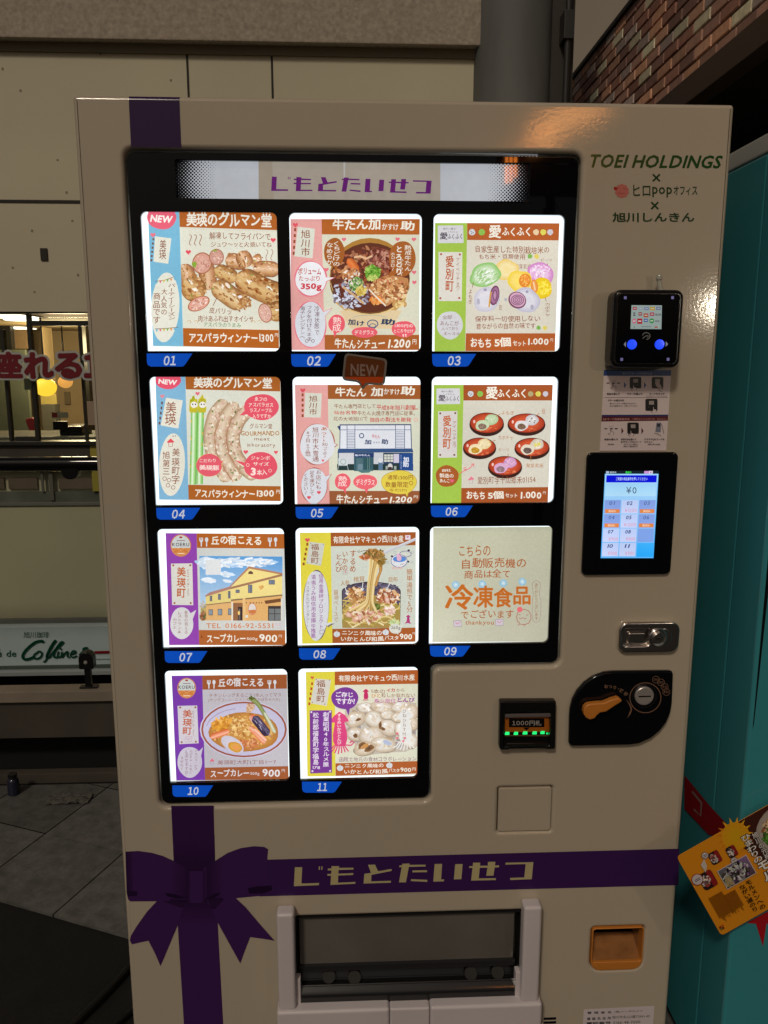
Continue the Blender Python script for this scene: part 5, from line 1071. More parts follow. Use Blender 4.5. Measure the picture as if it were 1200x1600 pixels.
c.dabs(560, 640, 80, 60, 60, 17, [(196, 150, 96), (222, 180, 120), (160, 104, 60), (236, 210, 170)], seed=4); c.dabs(840, 650, 100, 60, 70, 16, [(190, 120, 80), (222, 180, 130), (160, 92, 60), (240, 220, 200)], seed=5); c.dabs(640, 800, 140, 80, 70, 18, [(222, 190, 150), (200, 130, 100), (240, 222, 200), (170, 110, 80), (226, 170, 150)], seed=6); c.dabs(860, 770, 40, 40, 20, 17, [(236, 206, 190), (222, 170, 150), (244, 230, 220)], seed=7); c.dabs(720, 740, 60, 26, 26, 13, [(90, 110, 50), (120, 130, 60), (70, 86, 40)], seed=8); c.dabs(900, 880, 40, 26, 20, 14, [(206, 216, 160), (180, 200, 140)], seed=9)
for x, y in ((586, 740), (836, 680), (500, 810), (600, 830), (860, 780), (690, 780)): c.disc(x, y, 28, 20, (240, 214, 200), (214, 160, 140), rot=R.uniform(0, 90), wob=.1)
for d, q in ((-30, 0), (-10, 1), (12, 2), (30, 3), (46, 1)):
    c.band([(730+d*1.2, 290), (690+d*.6+20, 420), (690+d*.55, 560), (680+d*.5, 700), (600+d*3, 780)], 26, [NO[q % 4], NO[(q+1) % 4], NO[(q+2) % 4]], cap=False)
for P in ([(690, 290), (760, 330), (790, 400), (760, 480), (736, 560)], [(680, 300), (770, 350), (780, 430), (750, 500)]): c.band(P, 22, [(170, 120, 60), (210, 160, 90), (160, 110, 50)], cap=False)
c.dabs(726, 280, 84, 36, 110, 14, [(150, 104, 60), (176, 130, 70), (120, 84, 44), (206, 160, 100), (100, 96, 44)], seed=11); c.dabs(640, 310, 40, 20, 24, 11, [(206, 130, 80), (176, 100, 60)], seed=12); c.dabs(790, 330, 26, 60, 24, 14, [(130, 100, 44), (150, 120, 60)], seed=13)
c.line([(806, 270), (1084, 150)], 24, (196, 198, 206)); c.line([(812, 262), (1084, 142)], 6, (226, 228, 234))
for t, x0, y0, x1, y1 in (('人参', 432, 506, 508, 556), ('椎茸', 544, 472, 640, 524), ('昆布', 848, 478, 928, 524)): c.T(t, x0, y0, x1, y1, (176, 120, 60), .004)
for a, b in (((470, 570), (492, 636)), ((626, 528), (618, 600)), ((862, 532), (828, 596))):
    c.line([a, b], 6, (236, 236, 236)); d = (Vector(b)-Vector(a)).normalized(); n_ = Vector((-d.y, d.x)); c.line([tuple(Vector(b)-d*24+n_*14), b, tuple(Vector(b)-d*24-n_*14)], 6, (236, 236, 236))
PK_ = (110, 100, 150)
c.disc(940, 340, 70, 56, (222, 226, 230)); c.ring(940, 340, 70, 56, 5, PK_); c.disc(944, 324, 58, 26, (90, 140, 210)); c.rr(920, 276, 960, 340, 16, (226, 180, 206)); c.ring(996, 280, 50, 26, 5, PK_, rot=20); c.disc(1024, 248, 11, 8, (60, 50, 60)); c.disc(878, 300, 9, 9, (60, 50, 70)); c.disc(1020, 346, 9, 9, (60, 50, 70)); c.disc(900, 346, 5, 5, (226, 150, 170)); c.disc(980, 366, 5, 5, (226, 150, 170)); c.line([(950, 374), (964, 366), (974, 374)], 4, PK_)
for x in (890, 922, 954): c.ring(x, 402, 10, 9, 4, (226, 150, 150))
for x, y in ((1056, 262), (1052, 350), (840, 354), (904, 266)): c.ring(x, y, 10, 10, 3, (150, 160, 170))
c.T('簡単湯煎で5分', 1004, 410, 1058, 790, (176, 110, 60), .01, v=True); c.poly([(1020, 808), (1042, 826), (1030, 830), (1034, 870), (1044, 888), (1014, 880), (986, 888), (1006, 866), (1010, 830), (1000, 824)], (176, 60, 120)); c.T('醤油ベースで', 370, 590, 412, 870, (176, 120, 70), .004, v=True)
c.bubble(218, 726, 110, 304, (214, 216, 222), (120, 110, 110), 4, [(310, 890), (380, 884), (318, 920)], .02); c.T('信用金庫絆プロジェクト', 240, 452, 282, 930, (150, 80, 150), .014, v=True); c.line([(250, 944), (250, 976), (288, 972), (288, 940), (250, 944)], 4, (140, 100, 130)); c.T('道南うみ街信用金庫ゆ推薦', 172, 458, 218, 1014, (150, 80, 150), .014, v=True); c.T('パスタがたがガンタン!!', 130, 520, 160, 920, (110, 100, 110), .0, v=True)
c.disc(908, 930, 54, 44, (214, 216, 206), wob=.03); c.poly([(916, 966), (932, 984), (936, 960)], (214, 216, 206)); c.T('260g', 870, 908, 952, 942, (110, 90, 80), .01)
done(c, 'pasta_poster', sheet, 'poster of pasta lifted from a dark pan with a yellow side strip, above number 08')

# 09
c = poster(9); sheet = [(92, 78), (1120, 70), (1090, 1050), (84, 1056)]
c.add([(92, 78), (1120, 70), (1088, 1048), (84, 1052)], [(0, 1, 2, 3)], [(196, 198, 172), (188, 188, 164), (182, 180, 160), (204, 204, 182)])
I9 = (172, 92, 40)
c.T('こちらの', 314, 230, 580, 326, I9, .012, slope=-.02); c.T('自動販売機の', 338, 340, 884, 432, I9, .014, slope=-.02); c.T('商品は全て', 358, 440, 748, 518, I9, .014, slope=-.03)
for x, y in ((284, 566), (510, 560), (690, 552), (852, 540)):
    c.disc(x, y, 34, 33, (150, 196, 220), wob=.03)
    for a in range(0, 180, 45): dx, dy = 22*math.cos(math.radians(a)), 22*math.sin(math.radians(a)); c.line([(x-dx, y-dy), (x+dx, y+dy)], 5, (216, 232, 238))
for t, x0, y0, x1, y1 in (('冷', 190, 560, 436, 780), ('凍', 432, 572, 606, 762), ('食', 606, 588, 770, 760), ('品', 774, 580, 922, 736)): c.T(t, x0, y0, x1, y1, (196, 108, 40), .045, jit=0)
c.T('でございます', 328, 780, 776, 858, I9, .014, slope=-.02); c.T('thankyou', 366, 868, 608, 914, I9, .01, jit=.03)
for x, y in ((266, 872), (622, 862)):
    c.poly([(x, y), (x+64, y-4), (x+68, y+48), (x+2, y+52)], (206, 196, 206)); c.line([(x, y), (x+64, y-4), (x+68, y+48), (x+2, y+52), (x, y)], 4, (150, 130, 150)); c.line([(x+16, y+14), (x+34, y+28), (x+52, y+10)], 5, (206, 90, 130))
P = []
for k in range(91):
    a = 2*math.pi*k/90; r_ = 1+.09*abs(math.sin(a*5.5)); P.append((864+58*r_*math.cos(a), 840+62*r_*math.sin(a)))
c.line(P, 6, (170, 110, 90)); c.disc(830, 776, 24, 23, (232, 110, 120)); c.line([(820, 816), (836, 822)], 5, (160, 90, 80)); c.line([(886, 826), (902, 820)], 5, (160, 90, 80)); c.line([(822, 846), (838, 856), (856, 846), (872, 856), (886, 848)], 5, (170, 80, 80)); c.line([(816, 896), (820, 914), (830, 900)], 5, (170, 110, 90)); c.line([(862, 898), (868, 918), (876, 900)], 5, (170, 110, 90))
c.line(smooth_poly([(970, 530), (1004, 560), (996, 640), (1010, 720), (1000, 860), (964, 884), (938, 850), (936, 720), (944, 640), (936, 560)])+[(970, 530)], 4, (160, 140, 130)); c.T('ありがとうございます', 956, 552, 988, 866, (150, 100, 80), .004, v=True)
done(c, 'notice_poster', sheet, 'plain cream notice with orange brown frozen food lettering and no picture, above number 09')

# 10
c = poster(10); sheet = [(102, 118), (1134, 106), (1150, 1050), (144, 1058)]
koeru(c, 10)
c.T('チキンレッグまるごと1本入ってマス', 440, 274, 1084, 312, (150, 104, 90), .0, slope=-.005); c.T('(ヤングコーン・にんじん・本かぼちゃ入り)', 432, 318, 1072, 358, (150, 104, 90), .0, slope=-.01)
c.disc(748, 598, 392, 256, (206, 200, 222)); c.disc(750, 598, 382, 248, (158, 84, 60)); c.disc(750, 598, 366, 234, (206, 202, 226), (196, 192, 218)); c.ring(730, 600, 318, 190, 4, (150, 120, 150), a0=190, a1=260)
c.disc(752, 622, 312, 176, (206, 150, 74), (180, 120, 60), wob=.03, mid=(214, 160, 84)); c.dabs(730, 610, 280, 150, 190, 16, [(222, 170, 90), (190, 130, 60), (232, 190, 120), (176, 116, 60), (206, 150, 80)], seed=3)
c.dabs(560, 560, 90, 60, 50, 20, [(226, 160, 60), (200, 130, 50), (236, 180, 90)], seed=4)
c.disc(724, 590, 110, 104, (222, 172, 96), (196, 140, 70), wob=.05); c.dabs(724, 580, 90, 84, 80, 17, [(232, 188, 116), (206, 150, 80), (190, 130, 70), (238, 204, 140)], seed=5); c.poly([(770, 420), (776, 380), (810, 366), (850, 380), (840, 420), (800, 450), (770, 450)], (206, 166, 130)); c.dabs(806, 400, 30, 26, 20, 10, [(190, 140, 110), (222, 190, 160)], seed=6); c.dabs(800, 720, 80, 50, 40, 17, [(206, 130, 80), (226, 170, 120), (190, 110, 70)], seed=7)
c.band([(450, 668), (540, 634), (620, 610)], 52, [(200, 90, 50), (236, 140, 100), (250, 190, 160), (226, 110, 70)]); c.band([(800, 570), (870, 640), (940, 720)], 50, [(206, 96, 50), (240, 190, 160), (232, 120, 80)]); c.band([(836, 590), (910, 660), (950, 700)], 30, [(236, 150, 120), (250, 210, 190), (226, 110, 70)]); c.band([(810, 470), (850, 520), (900, 560)], 60, [(206, 90, 60), (232, 140, 110), (220, 180, 170)])
c.band([(834, 480), (900, 560), (970, 650)], 78, [(60, 44, 70), (110, 100, 130), (70, 56, 84), (50, 36, 60)]); R = random.Random(4)
for k in range(16): t = R.random(); x, y = 834+136*t+R.uniform(-22, 22), 480+170*t+R.uniform(-14, 14); c.line([(x, y), (x+20, y+26)], 4, R.choice([(206, 200, 220), (140, 130, 160), (40, 28, 50)]))
c.band([(806, 312), (880, 370), (940, 470), (980, 540)], (44, 30), [(110, 120, 60), (160, 170, 110), (120, 130, 70)]); c.band([(930, 440), (980, 530), (1030, 630)], (26, 36), [(150, 160, 110), (226, 226, 206), (170, 176, 130)]); c.dabs(820, 320, 26, 16, 14, 9, [(90, 100, 50), (130, 140, 80)], seed=9)
c.disc(648, 730, 112, 62, (222, 216, 226), (206, 200, 216), rot=32); c.disc(672, 752, 66, 44, (236, 190, 90), (214, 150, 60), rot=22, wob=.04); c.disc(678, 756, 34, 22, (236, 160, 90), rot=22)
c.poly([(448, 876), (466, 854), (484, 872), (480, 880), (452, 884)], (226, 110, 130)); c.line([(452, 884), (452, 906), (478, 904), (478, 880)], 4, (160, 130, 150)); c.T('美瑛町大町1丁目1ー7', 512, 868, 1036, 912, (150, 96, 90), .004, slope=-.005)
for x, y in ((446, 790), (470, 820)): c.ring(x, y, 9, 9, 3, (190, 170, 180))
done(c, 'curry_poster', sheet, 'poster of an oval bowl of curry with half an egg, above number 10')

# 11
c = poster(11); sheet = [(126, 112), (1114, 92), (1102, 1008), (140, 1024)]
yama(c, 11)
c.poly([(468, 440), (580, 386), (1092, 380), (1090, 760), (1000, 806), (880, 812), (620, 840), (548, 780), (560, 720), (470, 640)], (196, 186, 172)); c.dabs(780, 590, 300, 200, 90, 34, [(170, 160, 150), (150, 140, 140), (206, 200, 190), (186, 160, 130)], seed=3)
SQ = [(232, 228, 218), (226, 216, 204), (236, 234, 230), (222, 206, 186)]
R = random.Random(12)
for x, y, rx, ry, a in ((660, 420, 90, 44, 0), (800, 420, 110, 50, 10), (960, 410, 90, 50, -8), (1050, 460, 60, 70, 0), (560, 520, 90, 66, -20), (720, 520, 84, 70, 30), (1050, 560, 60, 60, 0), (560, 650, 80, 60, 10), (700, 660, 110, 76, -10), (850, 590, 90, 72, 20), (980, 600, 80, 70, 0), (1040, 710, 70, 60, 0), (800, 740, 110, 66, 10), (840, 480, 60, 40, 0), (930, 500, 60, 44, 0), (640, 770, 96, 62, -12)):
    c.disc(x, y+8, rx*1.02, ry, (140, 124, 112), (170, 156, 140), rot=a, wob=.06); c.disc(x, y, rx, ry, R.choice(SQ), (196, 176, 150), rot=a, wob=.07, off=(-.2, -.2), mid=R.choice(SQ)); c.dabs(x-rx*.1, y-ry*.1, rx*.6, ry*.6, 12, rx*.16, SQ+[(214, 196, 170)], rot=a, seed=int(x)); c.disc(x-rx*.35, y-ry*.4, rx*.16, ry*.12, (250, 250, 250), rot=a)
for x, y, rx, ry, a in ((585, 520, 26, 12, -20), (620, 745, 40, 26, -30), (680, 770, 46, 26, -30), (776, 570, 14, 34, 0), (800, 600, 22, 14, 30), (560, 660, 20, 20, 0)): c.disc(x, y, rx, ry, (90, 66, 56), (150, 110, 70), rot=a, wob=.1)
c.disc(640, 752, 40, 18, (206, 150, 90), rot=-30); c.disc(836, 720, 40, 20, (180, 190, 214), rot=20, wob=.1)
c.bubble(468, 334, 118, 96, (124, 64, 150), tail=[(470, 410), (500, 486), (516, 400)]); c.T('ご存じ', 390, 276, 540, 326, (244, 236, 244), .04); c.T('ですか?', 390, 332, 556, 388, (244, 236, 244), .045)
PKS = (222, 76, 130)
def squid(x, y, s_, col, body):
    P = [(0, 0), (60, 30), (95, 70), (100, 84), (60, 90), (56, 100), (80, 180), (84, 240), (66, 290), (60, 300), (-44, 300), (-66, 260), (-68, 200), (-50, 110), (-50, 96), (-90, 96), (-100, 84), (-60, 40)]
    c.poly([(x+a*s_*body, y+b*s_) for a, b in P], col)
    for k in range(7):
        a = -56+k*18; c.line([(x+a*s_*.8, y+292*s_), (x+(a*1.3)*s_, y+330*s_), (x+(a*1.7-8)*s_, y+(370-abs(k-3)*8)*s_)], 11*s_, col, taper=False)
squid(420, 450, 1., PKS, .82); c.line([(470, 740), (520, 744), (548, 720), (530, 704), (510, 724)], 11, PKS); c.T('するめいかのとんび', 400, 468, 438, 736, (252, 232, 236), .02, v=True)
squid(990, 420, 1., (230, 230, 226), .72); c.T('ひねひねす付い', 968, 430, 1004, 700, (150, 120, 110), .0, v=True)
for x, y in ((924, 640), (924, 680), (990, 680), (976, 708)): c.heart(x, y, 12, (226, 110, 130))
squid(650, 252, .29, (196, 50, 100), .9); c.T('1本の', 700, 254, 818, 292, INK, .004); c.T('イカ', 830, 246, 904, 280, (190, 60, 56), .045); c.T('から', 916, 248, 986, 278, INK, .004); c.T('ひと', 698, 294, 780, 330, (206, 140, 50), .02); c.T('粒しか取れない', 786, 288, 1080, 328, INK, .004); c.T('希少部位', 722, 336, 912, 376, (190, 80, 160), .012); c.T('とんび', 926, 326, 1076, 370, (150, 60, 150), .045)
c.poly([(162, 440), (354, 438), (356, 980), (168, 988)], (124, 62, 150)); pins(c, ((176, 454), (340, 450), (186, 968), (340, 966)), (226, 216, 232)); c.T('創業昭和40年スルメ屋', 276, 452, 332, 930, (240, 230, 244), .022, v=True); c.T('松前郡福島町字福島', 186, 456, 242, 914, (240, 230, 244), .022, v=True); c.T('178', 188, 922, 252, 950, (240, 230, 244), .02)
c.T('函館土地元の食材コラボレーション', 418, 842, 1090, 888, (150, 110, 130), .008, slope=-.01)
done(c, 'squid_poster', sheet, 'poster of pale seafood pieces and a pink squid, yellow strip, above number 11')
# ---------------------------------------------------------------- the place: floor, cafe front, column, brick fascia
def vcol_obj(name, V, F, C, mt, parent=None):
    me = bpy.data.meshes.new(name); me.from_pydata([tuple(v) for v in V], [], F)
    at = me.color_attributes.new('Col', 'FLOAT_COLOR', 'CORNER'); fl = []
    for p, q in zip(me.polygons, C):
        for _ in p.vertices: fl += [*q, 1.]
    at.data.foreach_set('color', fl); return finish(name, me, mt, parent, 0)
# ground
ASPH = mat('dark_paving', (.0030, .0030, .0027), .75, vary=.7, vscale=14, bump=.5, bscale=120, detail=8)
bm = bmesh.new(); v = [bm.verts.new(p) for p in ((-25, -25, 0), (25, -25, 0), (25, 25, 0), (-25, 25, 0))]; bm.faces.new(v)
tag(bm_obj('ground', bm, ASPH), kind='structure')
# stone tiles laid on the slant
TL = bpy.data.materials.new('stone_tile'); TL.use_nodes = True
n = TL.node_tree.nodes; l = TL.node_tree.links; b = n['Principled BSDF']; tc = n.new('ShaderNodeTexCoord')
t1 = n.new('ShaderNodeTexNoise'); t1.inputs['Scale'].default_value = 26; t1.inputs['Detail'].default_value = 9; t1.inputs['Roughness'].default_value = .75
a = n.new('ShaderNodeVertexColor'); a.layer_name = 'Col'; r = n.new('ShaderNodeMapRange'); r.inputs[1].default_value = .25; r.inputs[2].default_value = .8; r.inputs[3].default_value = .45; r.inputs[4].default_value = 1.7
l.new(tc.outputs['Object'], t1.inputs['Vector']); l.new(t1.outputs[0], r.inputs[0]); x = n.new('ShaderNodeMix'); x.data_type = 'RGBA'; x.blend_type = 'MULTIPLY'; x.inputs[0].default_value = 1
l.new(a.outputs[0], x.inputs[6]); l.new(r.outputs[0], x.inputs[7]); l.new(x.outputs[2], b.inputs['Base Color']); b.inputs['Roughness'].default_value = .55
bp = n.new('ShaderNodeBump'); bp.inputs['Strength'].default_value = .35; bp.inputs['Distance'].default_value = .003; l.new(t1.outputs[0], bp.inputs['Height']); l.new(bp.outputs[0], b.inputs['Normal'])
U_ = Vector((.925, -.381, 0)); V_ = Vector((.381, .925, 0)); O_ = Vector((-.772, .835, 0)); S_ = .288
V = []; F = []; C = []; R = random.Random(3)
for i in range(-12, 12):
    for j in range(-1, 6):
        p = O_+U_*S_*i+V_*S_*j
        g = .0022; q = [p+U_*g+V_*g, p+U_*(S_-g)+V_*g, p+U_*(S_-g)+V_*(S_-g), p+U_*g+V_*(S_-g)]
        if max(w_.y for w_ in q) > 1.24 : continue
        n0 = len(V); k_ = R.uniform(.85, 1.12)
        V += [Vector((w_.x, w_.y, .009)) for w_ in q]+[Vector((w_.x, w_.y, .001)) for w_ in q]
        for f in ([0, 1, 2, 3], [0, 4, 5, 1], [1, 5, 6, 2], [2, 6, 7, 3], [3, 7, 4, 0]): F.append([n0+z for z in f]); C.append((.110*k_, .108*k_, .103*k_))
# the last row runs under the ledge
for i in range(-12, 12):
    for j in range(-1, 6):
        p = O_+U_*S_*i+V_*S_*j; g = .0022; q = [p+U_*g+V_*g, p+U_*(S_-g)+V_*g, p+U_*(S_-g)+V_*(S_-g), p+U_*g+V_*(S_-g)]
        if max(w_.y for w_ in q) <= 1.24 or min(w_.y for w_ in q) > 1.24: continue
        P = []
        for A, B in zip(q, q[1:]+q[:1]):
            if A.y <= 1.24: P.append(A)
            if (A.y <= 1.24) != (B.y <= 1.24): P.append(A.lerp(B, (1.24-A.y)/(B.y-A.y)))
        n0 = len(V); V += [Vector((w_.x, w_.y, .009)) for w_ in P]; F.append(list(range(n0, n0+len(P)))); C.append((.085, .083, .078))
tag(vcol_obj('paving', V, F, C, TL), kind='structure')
# cables on the floor
RUB = mat('black_rubber', (.006, .006, .006), .5)
for P, r_ in (([(-.5, .62, .012), (-.60, .45, .012), (-.66, .30, .012), (-.74, .14, .012), (-.86, -.1, .012), (-1.1, -.4, .012)], .009), ([(-.5, .36, .012), (-.6, .23, .012), (-.72, .04, .012), (-.8, -.1, .012), (-.95, -.4, .012)], .008)):
    Q_ = []
    for i in range(len(P)-1):
        for k in range(6): Q_.append(Vector(P[i]).lerp(Vector(P[i+1]), k/6))
    for _ in range(4): Q_ = [Q_[0]]+[(Q_[i-1]+Q_[i]*2+Q_[i+1])/4 for i in range(1, len(Q_)-1)]+[Q_[-1]]
    bm = bmesh.new(); add_tube(bm, Q_, r_, 10)
    tag(bm_obj('power_cable', bm, RUB), 'black power cable lying nearer the tiles beside the cream machine' if r_ > .0085 else 'black power cable lying nearer the camera beside the cream machine', 'cable', 'cables on the dark paving')
# ledge with a glass balustrade
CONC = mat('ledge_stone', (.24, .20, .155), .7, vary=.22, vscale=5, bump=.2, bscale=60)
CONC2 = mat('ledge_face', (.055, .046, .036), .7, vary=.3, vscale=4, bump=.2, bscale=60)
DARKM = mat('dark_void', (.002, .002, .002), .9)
zA, zB, zC, zD, zE = [W(60, p, 1.25).z for p in (1081, 1098, 1156, 1212, 1227)]
lx0, lx1 = -7, .9; yT = W(60, 1069, zA, 2).y
lg = thing('stone_ledge', (-2, 1.5, 0), 'low brown stone ledge over a dark gap, left of the cream machine', 'ledge')
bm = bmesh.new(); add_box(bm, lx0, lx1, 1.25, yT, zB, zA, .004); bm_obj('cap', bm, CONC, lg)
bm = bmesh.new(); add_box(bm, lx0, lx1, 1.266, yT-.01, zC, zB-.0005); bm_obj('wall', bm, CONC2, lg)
bm = bmesh.new(); add_box(bm, lx0, lx1, 1.262, 1.30, 0.001, zD, .003); add_box(bm, lx0, lx1, 1.36, 1.40, .001, zC-.001, mi=1); bm_obj('plinth', bm, [CONC2, DARKM], lg)  # back slab is near black: the shade under the ledge is in its colour
GLASS = bpy.data.materials.new('clear_glass'); GLASS.use_nodes = True
n = GLASS.node_tree.nodes; l = GLASS.node_tree.links; b = n['Principled BSDF']; b.inputs['Base Color'].default_value = (.02, .02, .02, 1); b.inputs['Roughness'].default_value = .03
tr = n.new('ShaderNodeBsdfTransparent'); tr.inputs[0].default_value = (.93, .96, .94, 1); lw = n.new('ShaderNodeLayerWeight'); lw.inputs[0].default_value = .5; pw = n.new('ShaderNodeMath'); pw.operation = 'POWER'; pw.inputs[1].default_value = 4; fr = n.new('ShaderNodeMath'); fr.operation = 'MULTIPLY_ADD'; fr.inputs[1].default_value = .5; fr.inputs[2].default_value = .025; l.new(lw.outputs['Facing'], pw.inputs[0]); l.new(pw.outputs[0], fr.inputs[0]); mx = n.new('ShaderNodeMixShader')
l.new(fr.outputs[0], mx.inputs[0]); l.new(tr.outputs[0], mx.inputs[1]); l.new(b.outputs[0], mx.inputs[2]); l.new(mx.outputs[0], n['Material Output'].inputs[0])
YB = 1.25+(yT-1.25)*.45
bl = thing('glass_balustrade', (-2, YB, zA), 'glass balustrade with a black tube rail standing on the stone ledge', 'railing')
zr = W(60, 725, YB).z; bm = bmesh.new(); add_tube(bm, [(lx0, YB, zr), (lx1, YB, zr)], .0235, 20); bm_obj('handrail', bm, BLACK, bl)
zg0 = W(60, 1046, YB).z; zg1 = W(60, 737, YB).z
for k, xg in enumerate((-1.02, -2.05, -3.1)):
    bm = bmesh.new(); 
    if k == 0: 
        add_box(bm, -1.55, lx1-.05, YB-.005, YB+.005, zg0, zg1); bm_obj('pane', bm, GLASS, bl)
    else:
        add_box(bm, xg-.53, xg+.47, YB-.005, YB+.005, zg0, zg1); bm_obj('pane', bm, GLASS, bl)
    xq = W(112, 741, YB).x if k == 0 else xg; xp = W(137, 1040, YB).x if k == 0 else xg
    z1_ = W(112, 748, YB).z; w1 = .027
    me = plate_mesh(rrect(xq-w1, xq+w1, z1_, zr-.012, (.004, .004, .024, .024)), (), YB-.018, YB+.018, .003); finish('clamp', me, BLACKP, bl)
    z2a, z2b = W(137, 1017, YB).z, W(137, 1043, YB).z
    me = plate_mesh(rrect(xp-.024, xp+.024, z2b, z2a, (.024, .024, .004, .004)), (), YB-.018, YB+.018, .003); pb = finish('clamp', me, BLACKP, bl)
    bm = bmesh.new(); add_lathe(bm, (xp, YB-.018, (z2a+z2b)/2-.004), (0, -1, 0), [(0, .006), (.003, .006), (.004, .003)], 14); bm_obj('bolt', bm, STEEL, pb)
    bm = bmesh.new(); add_box(bm, xp-.010, xp+.010, YB-.010, YB+.010, zA-.001, z2b, .002); add_box(bm, xp-.03, xp+.03, YB-.012, YB+.012, zA, zA+.006, .002); bm_obj('post', bm, BLACKP, bl)
# cafe front
YF = 2.0
def F_(px, py, y=YF): return W(px, py, y)
WALL = mat('beige_panel', (.61, .565, .41), .75, vary=.09, vscale=1.6, bump=.12, bscale=90, detail=6)
WALL2 = mat('beige_panel_low', (.52, .48, .33), .6, vary=.08, vscale=2, bump=.06, bscale=70)
BEAM = mat('speckled_concrete', (.40, .34, .27), .8, vary=.26, vscale=70, bump=.5, bscale=90, detail=3)
JOINT = mat('dark_joint', (.03, .026, .02), .8)
cf = thing('cafe_building', (-1.5, YF, 0), 'beige panelled cafe building with a lit window behind the balustrade', 'building')
zW1, zW0 = F_(60, 487).z, F_(60, 691).z
xW1 = F_(152, 600).x; xW0 = -4.2
colX = F_(745, 75).x; WX = F_(896, 75).x; YK = 3.6
bm = bmesh.new()
add_box(bm, -7, WX, YF, YF+.2, zW1, 4.2)                                 # above the window
add_box(bm, xW1+.03, WX, YF, YF+.2, 0.001, zW1-.0005); add_box(bm, -7, xW0, YF, YF+.2, 0.001, zW1-.0005)
bm_obj('wall', bm, WALL, cf)
bm = bmesh.new(); add_box(bm, WX-.2, 3.5, YK, YK+.2, .001, 5); bm_obj('wall', bm, mat('beige_back_wall', (.40, .35, .28), .8, vary=.08, vscale=1.5), cf)
zL1, zL0 = F_(60, 790).z, F_(60, 966).z
bm = bmesh.new(); add_box(bm, xW0, xW1+.029, YF, YF+.2, zL0, zL1); bm_obj('lower_panel', bm, WALL2, cf)
GREY = mat('grey_trim', (.17, .165, .15), .5, vary=.1, vscale=10)
bm = bmesh.new(); add_box(bm, -5, xW1+.3, YF-.02, YF+.1, F_(60, 976).z, zL0+.002, .003); add_box(bm, xW0, xW1+.028, YF-.008, YF+.1, zL1, F_(60, 785).z, .002); bm_obj('trim', bm, GREY, cf)
zj = F_(60, 315).z; bm = bmesh.new(); add_box(bm, -7, WX-.01, YF-.002, YF+.01, zj-.006, zj+.006)
for px in (293, 425): x = F_(px, 105).x; add_box(bm, x-.004, x+.004, YF-.0018, YF+.01, zj+.0065, 4.0)
x = F_(-260, 400).x; add_box(bm, x-.004, x+.004, YF-.0018, YF+.01, zW1, 4)
bm_obj('joint', bm, JOINT, cf)
a = F_(57, 388), F_(76, 408); bm = bmesh.new(); add_box(bm, W(63, 388, YF).x, W(74, 388, YF).x, YF-.006, YF, W(68, 407, YF).z, W(68, 388, YF).z, .001); bm_obj('vent', bm, JOINT, cf)
bm = bmesh.new(); add_box(bm, -5, xW1+.3, YF+.02, YF+.1, .001, F_(60, 976).z-.0005); bm_obj('base', bm, DARKM, cf)
# small stains and plugs on the panels
STAIN = mat('stain', (.27, .24, .17), .8); R = random.Random(21)
for px, py in ((113, 345), (50, 360), (32, 141), (267, 125), (54, 456), (122, 429), (4, 107), (157, 84), (104, 300), (20, 418), (90, 250)):
    q = F_(px, py); bm = bmesh.new(); add_box(bm, q.x-.004, q.x+.004, YF-.0008, YF, q.z-.003-R.random()*.004, q.z+.003); bm_obj('mark', bm, STAIN, cf)
yb = YF-.05; zb0 = W(60, 59, yb).z
bm = bmesh.new(); add_box(bm, -7, colX+.05, yb, YF-.0005, zb0, 3.6, .006); bm_obj('beam', bm, BEAM, cf)
zs = F_(60, 82).z; bm = bmesh.new(); add_box(bm, -7, colX+.05, YF-.012, YF-.0006, zs, zb0+.02); bm_obj('beam_shade_strip', bm, mat('beam_shade_brown', (.16, .14, .09), .7, vary=.15, vscale=5), cf)  # brown strip paints the shadow that the beam throws on the wall
# window
FR = mat('dark_frame', (.022, .021, .018), .4)
wd = thing('cafe_window', ((xW0+xW1)/2, YF, zW0), 'wide dark framed cafe window with red and grey lettering', 'window')
bm = bmesh.new()
FY0, FY1 = YF+.02, YF+.045
add_box(bm, xW0, xW1+.028, YF+.005, YF+.05, W(60, 489.5, YF).z, zW1-.001, .001); add_box(bm, xW0, xW1+.028, YF-.015, YF+.06, zW0-.012, zW0+.004, .002)
def FX(px): return W(px, 600, FY0).x
def FZ(py): return W(90, py, FY0).z
add_box(bm, FX(48.5), FX(54.5), FY0, FY1, zW0+.0045, W(60, 490, YF).z, .001); add_box(bm, FX(54.7), xW1, FY0+.001, FY1-.001, FZ(509), FZ(501), .001)
add_box(bm, FX(127), FX(131), FY0+.002, FY1-.002, zW0+.0045, FZ(509.2), .001); add_box(bm, FX(7), FX(12), FY0, FY1, zW0+.0045, FZ(515), .001); add_box(bm, -2.6, -2.57, FY0, FY1, zW0+.0045, W(60, 490, YF).z, .001)
add_box(bm, FX(16), FX(48.3), FY0+.002, FY1-.004, zW0+.0045, FZ(682), .001)
bm_obj('frame', bm, FR, wd)
bm = bmesh.new(); add_box(bm, xW0, xW1, YF+.046, YF+.049, zW0, zW1-.02); bm_obj('pane', bm, GLASS, wd)
REDL = mat('red_film', (.17, .004, .010), .5); GRL = mat('grey_film', (.46, .47, .45), .5)
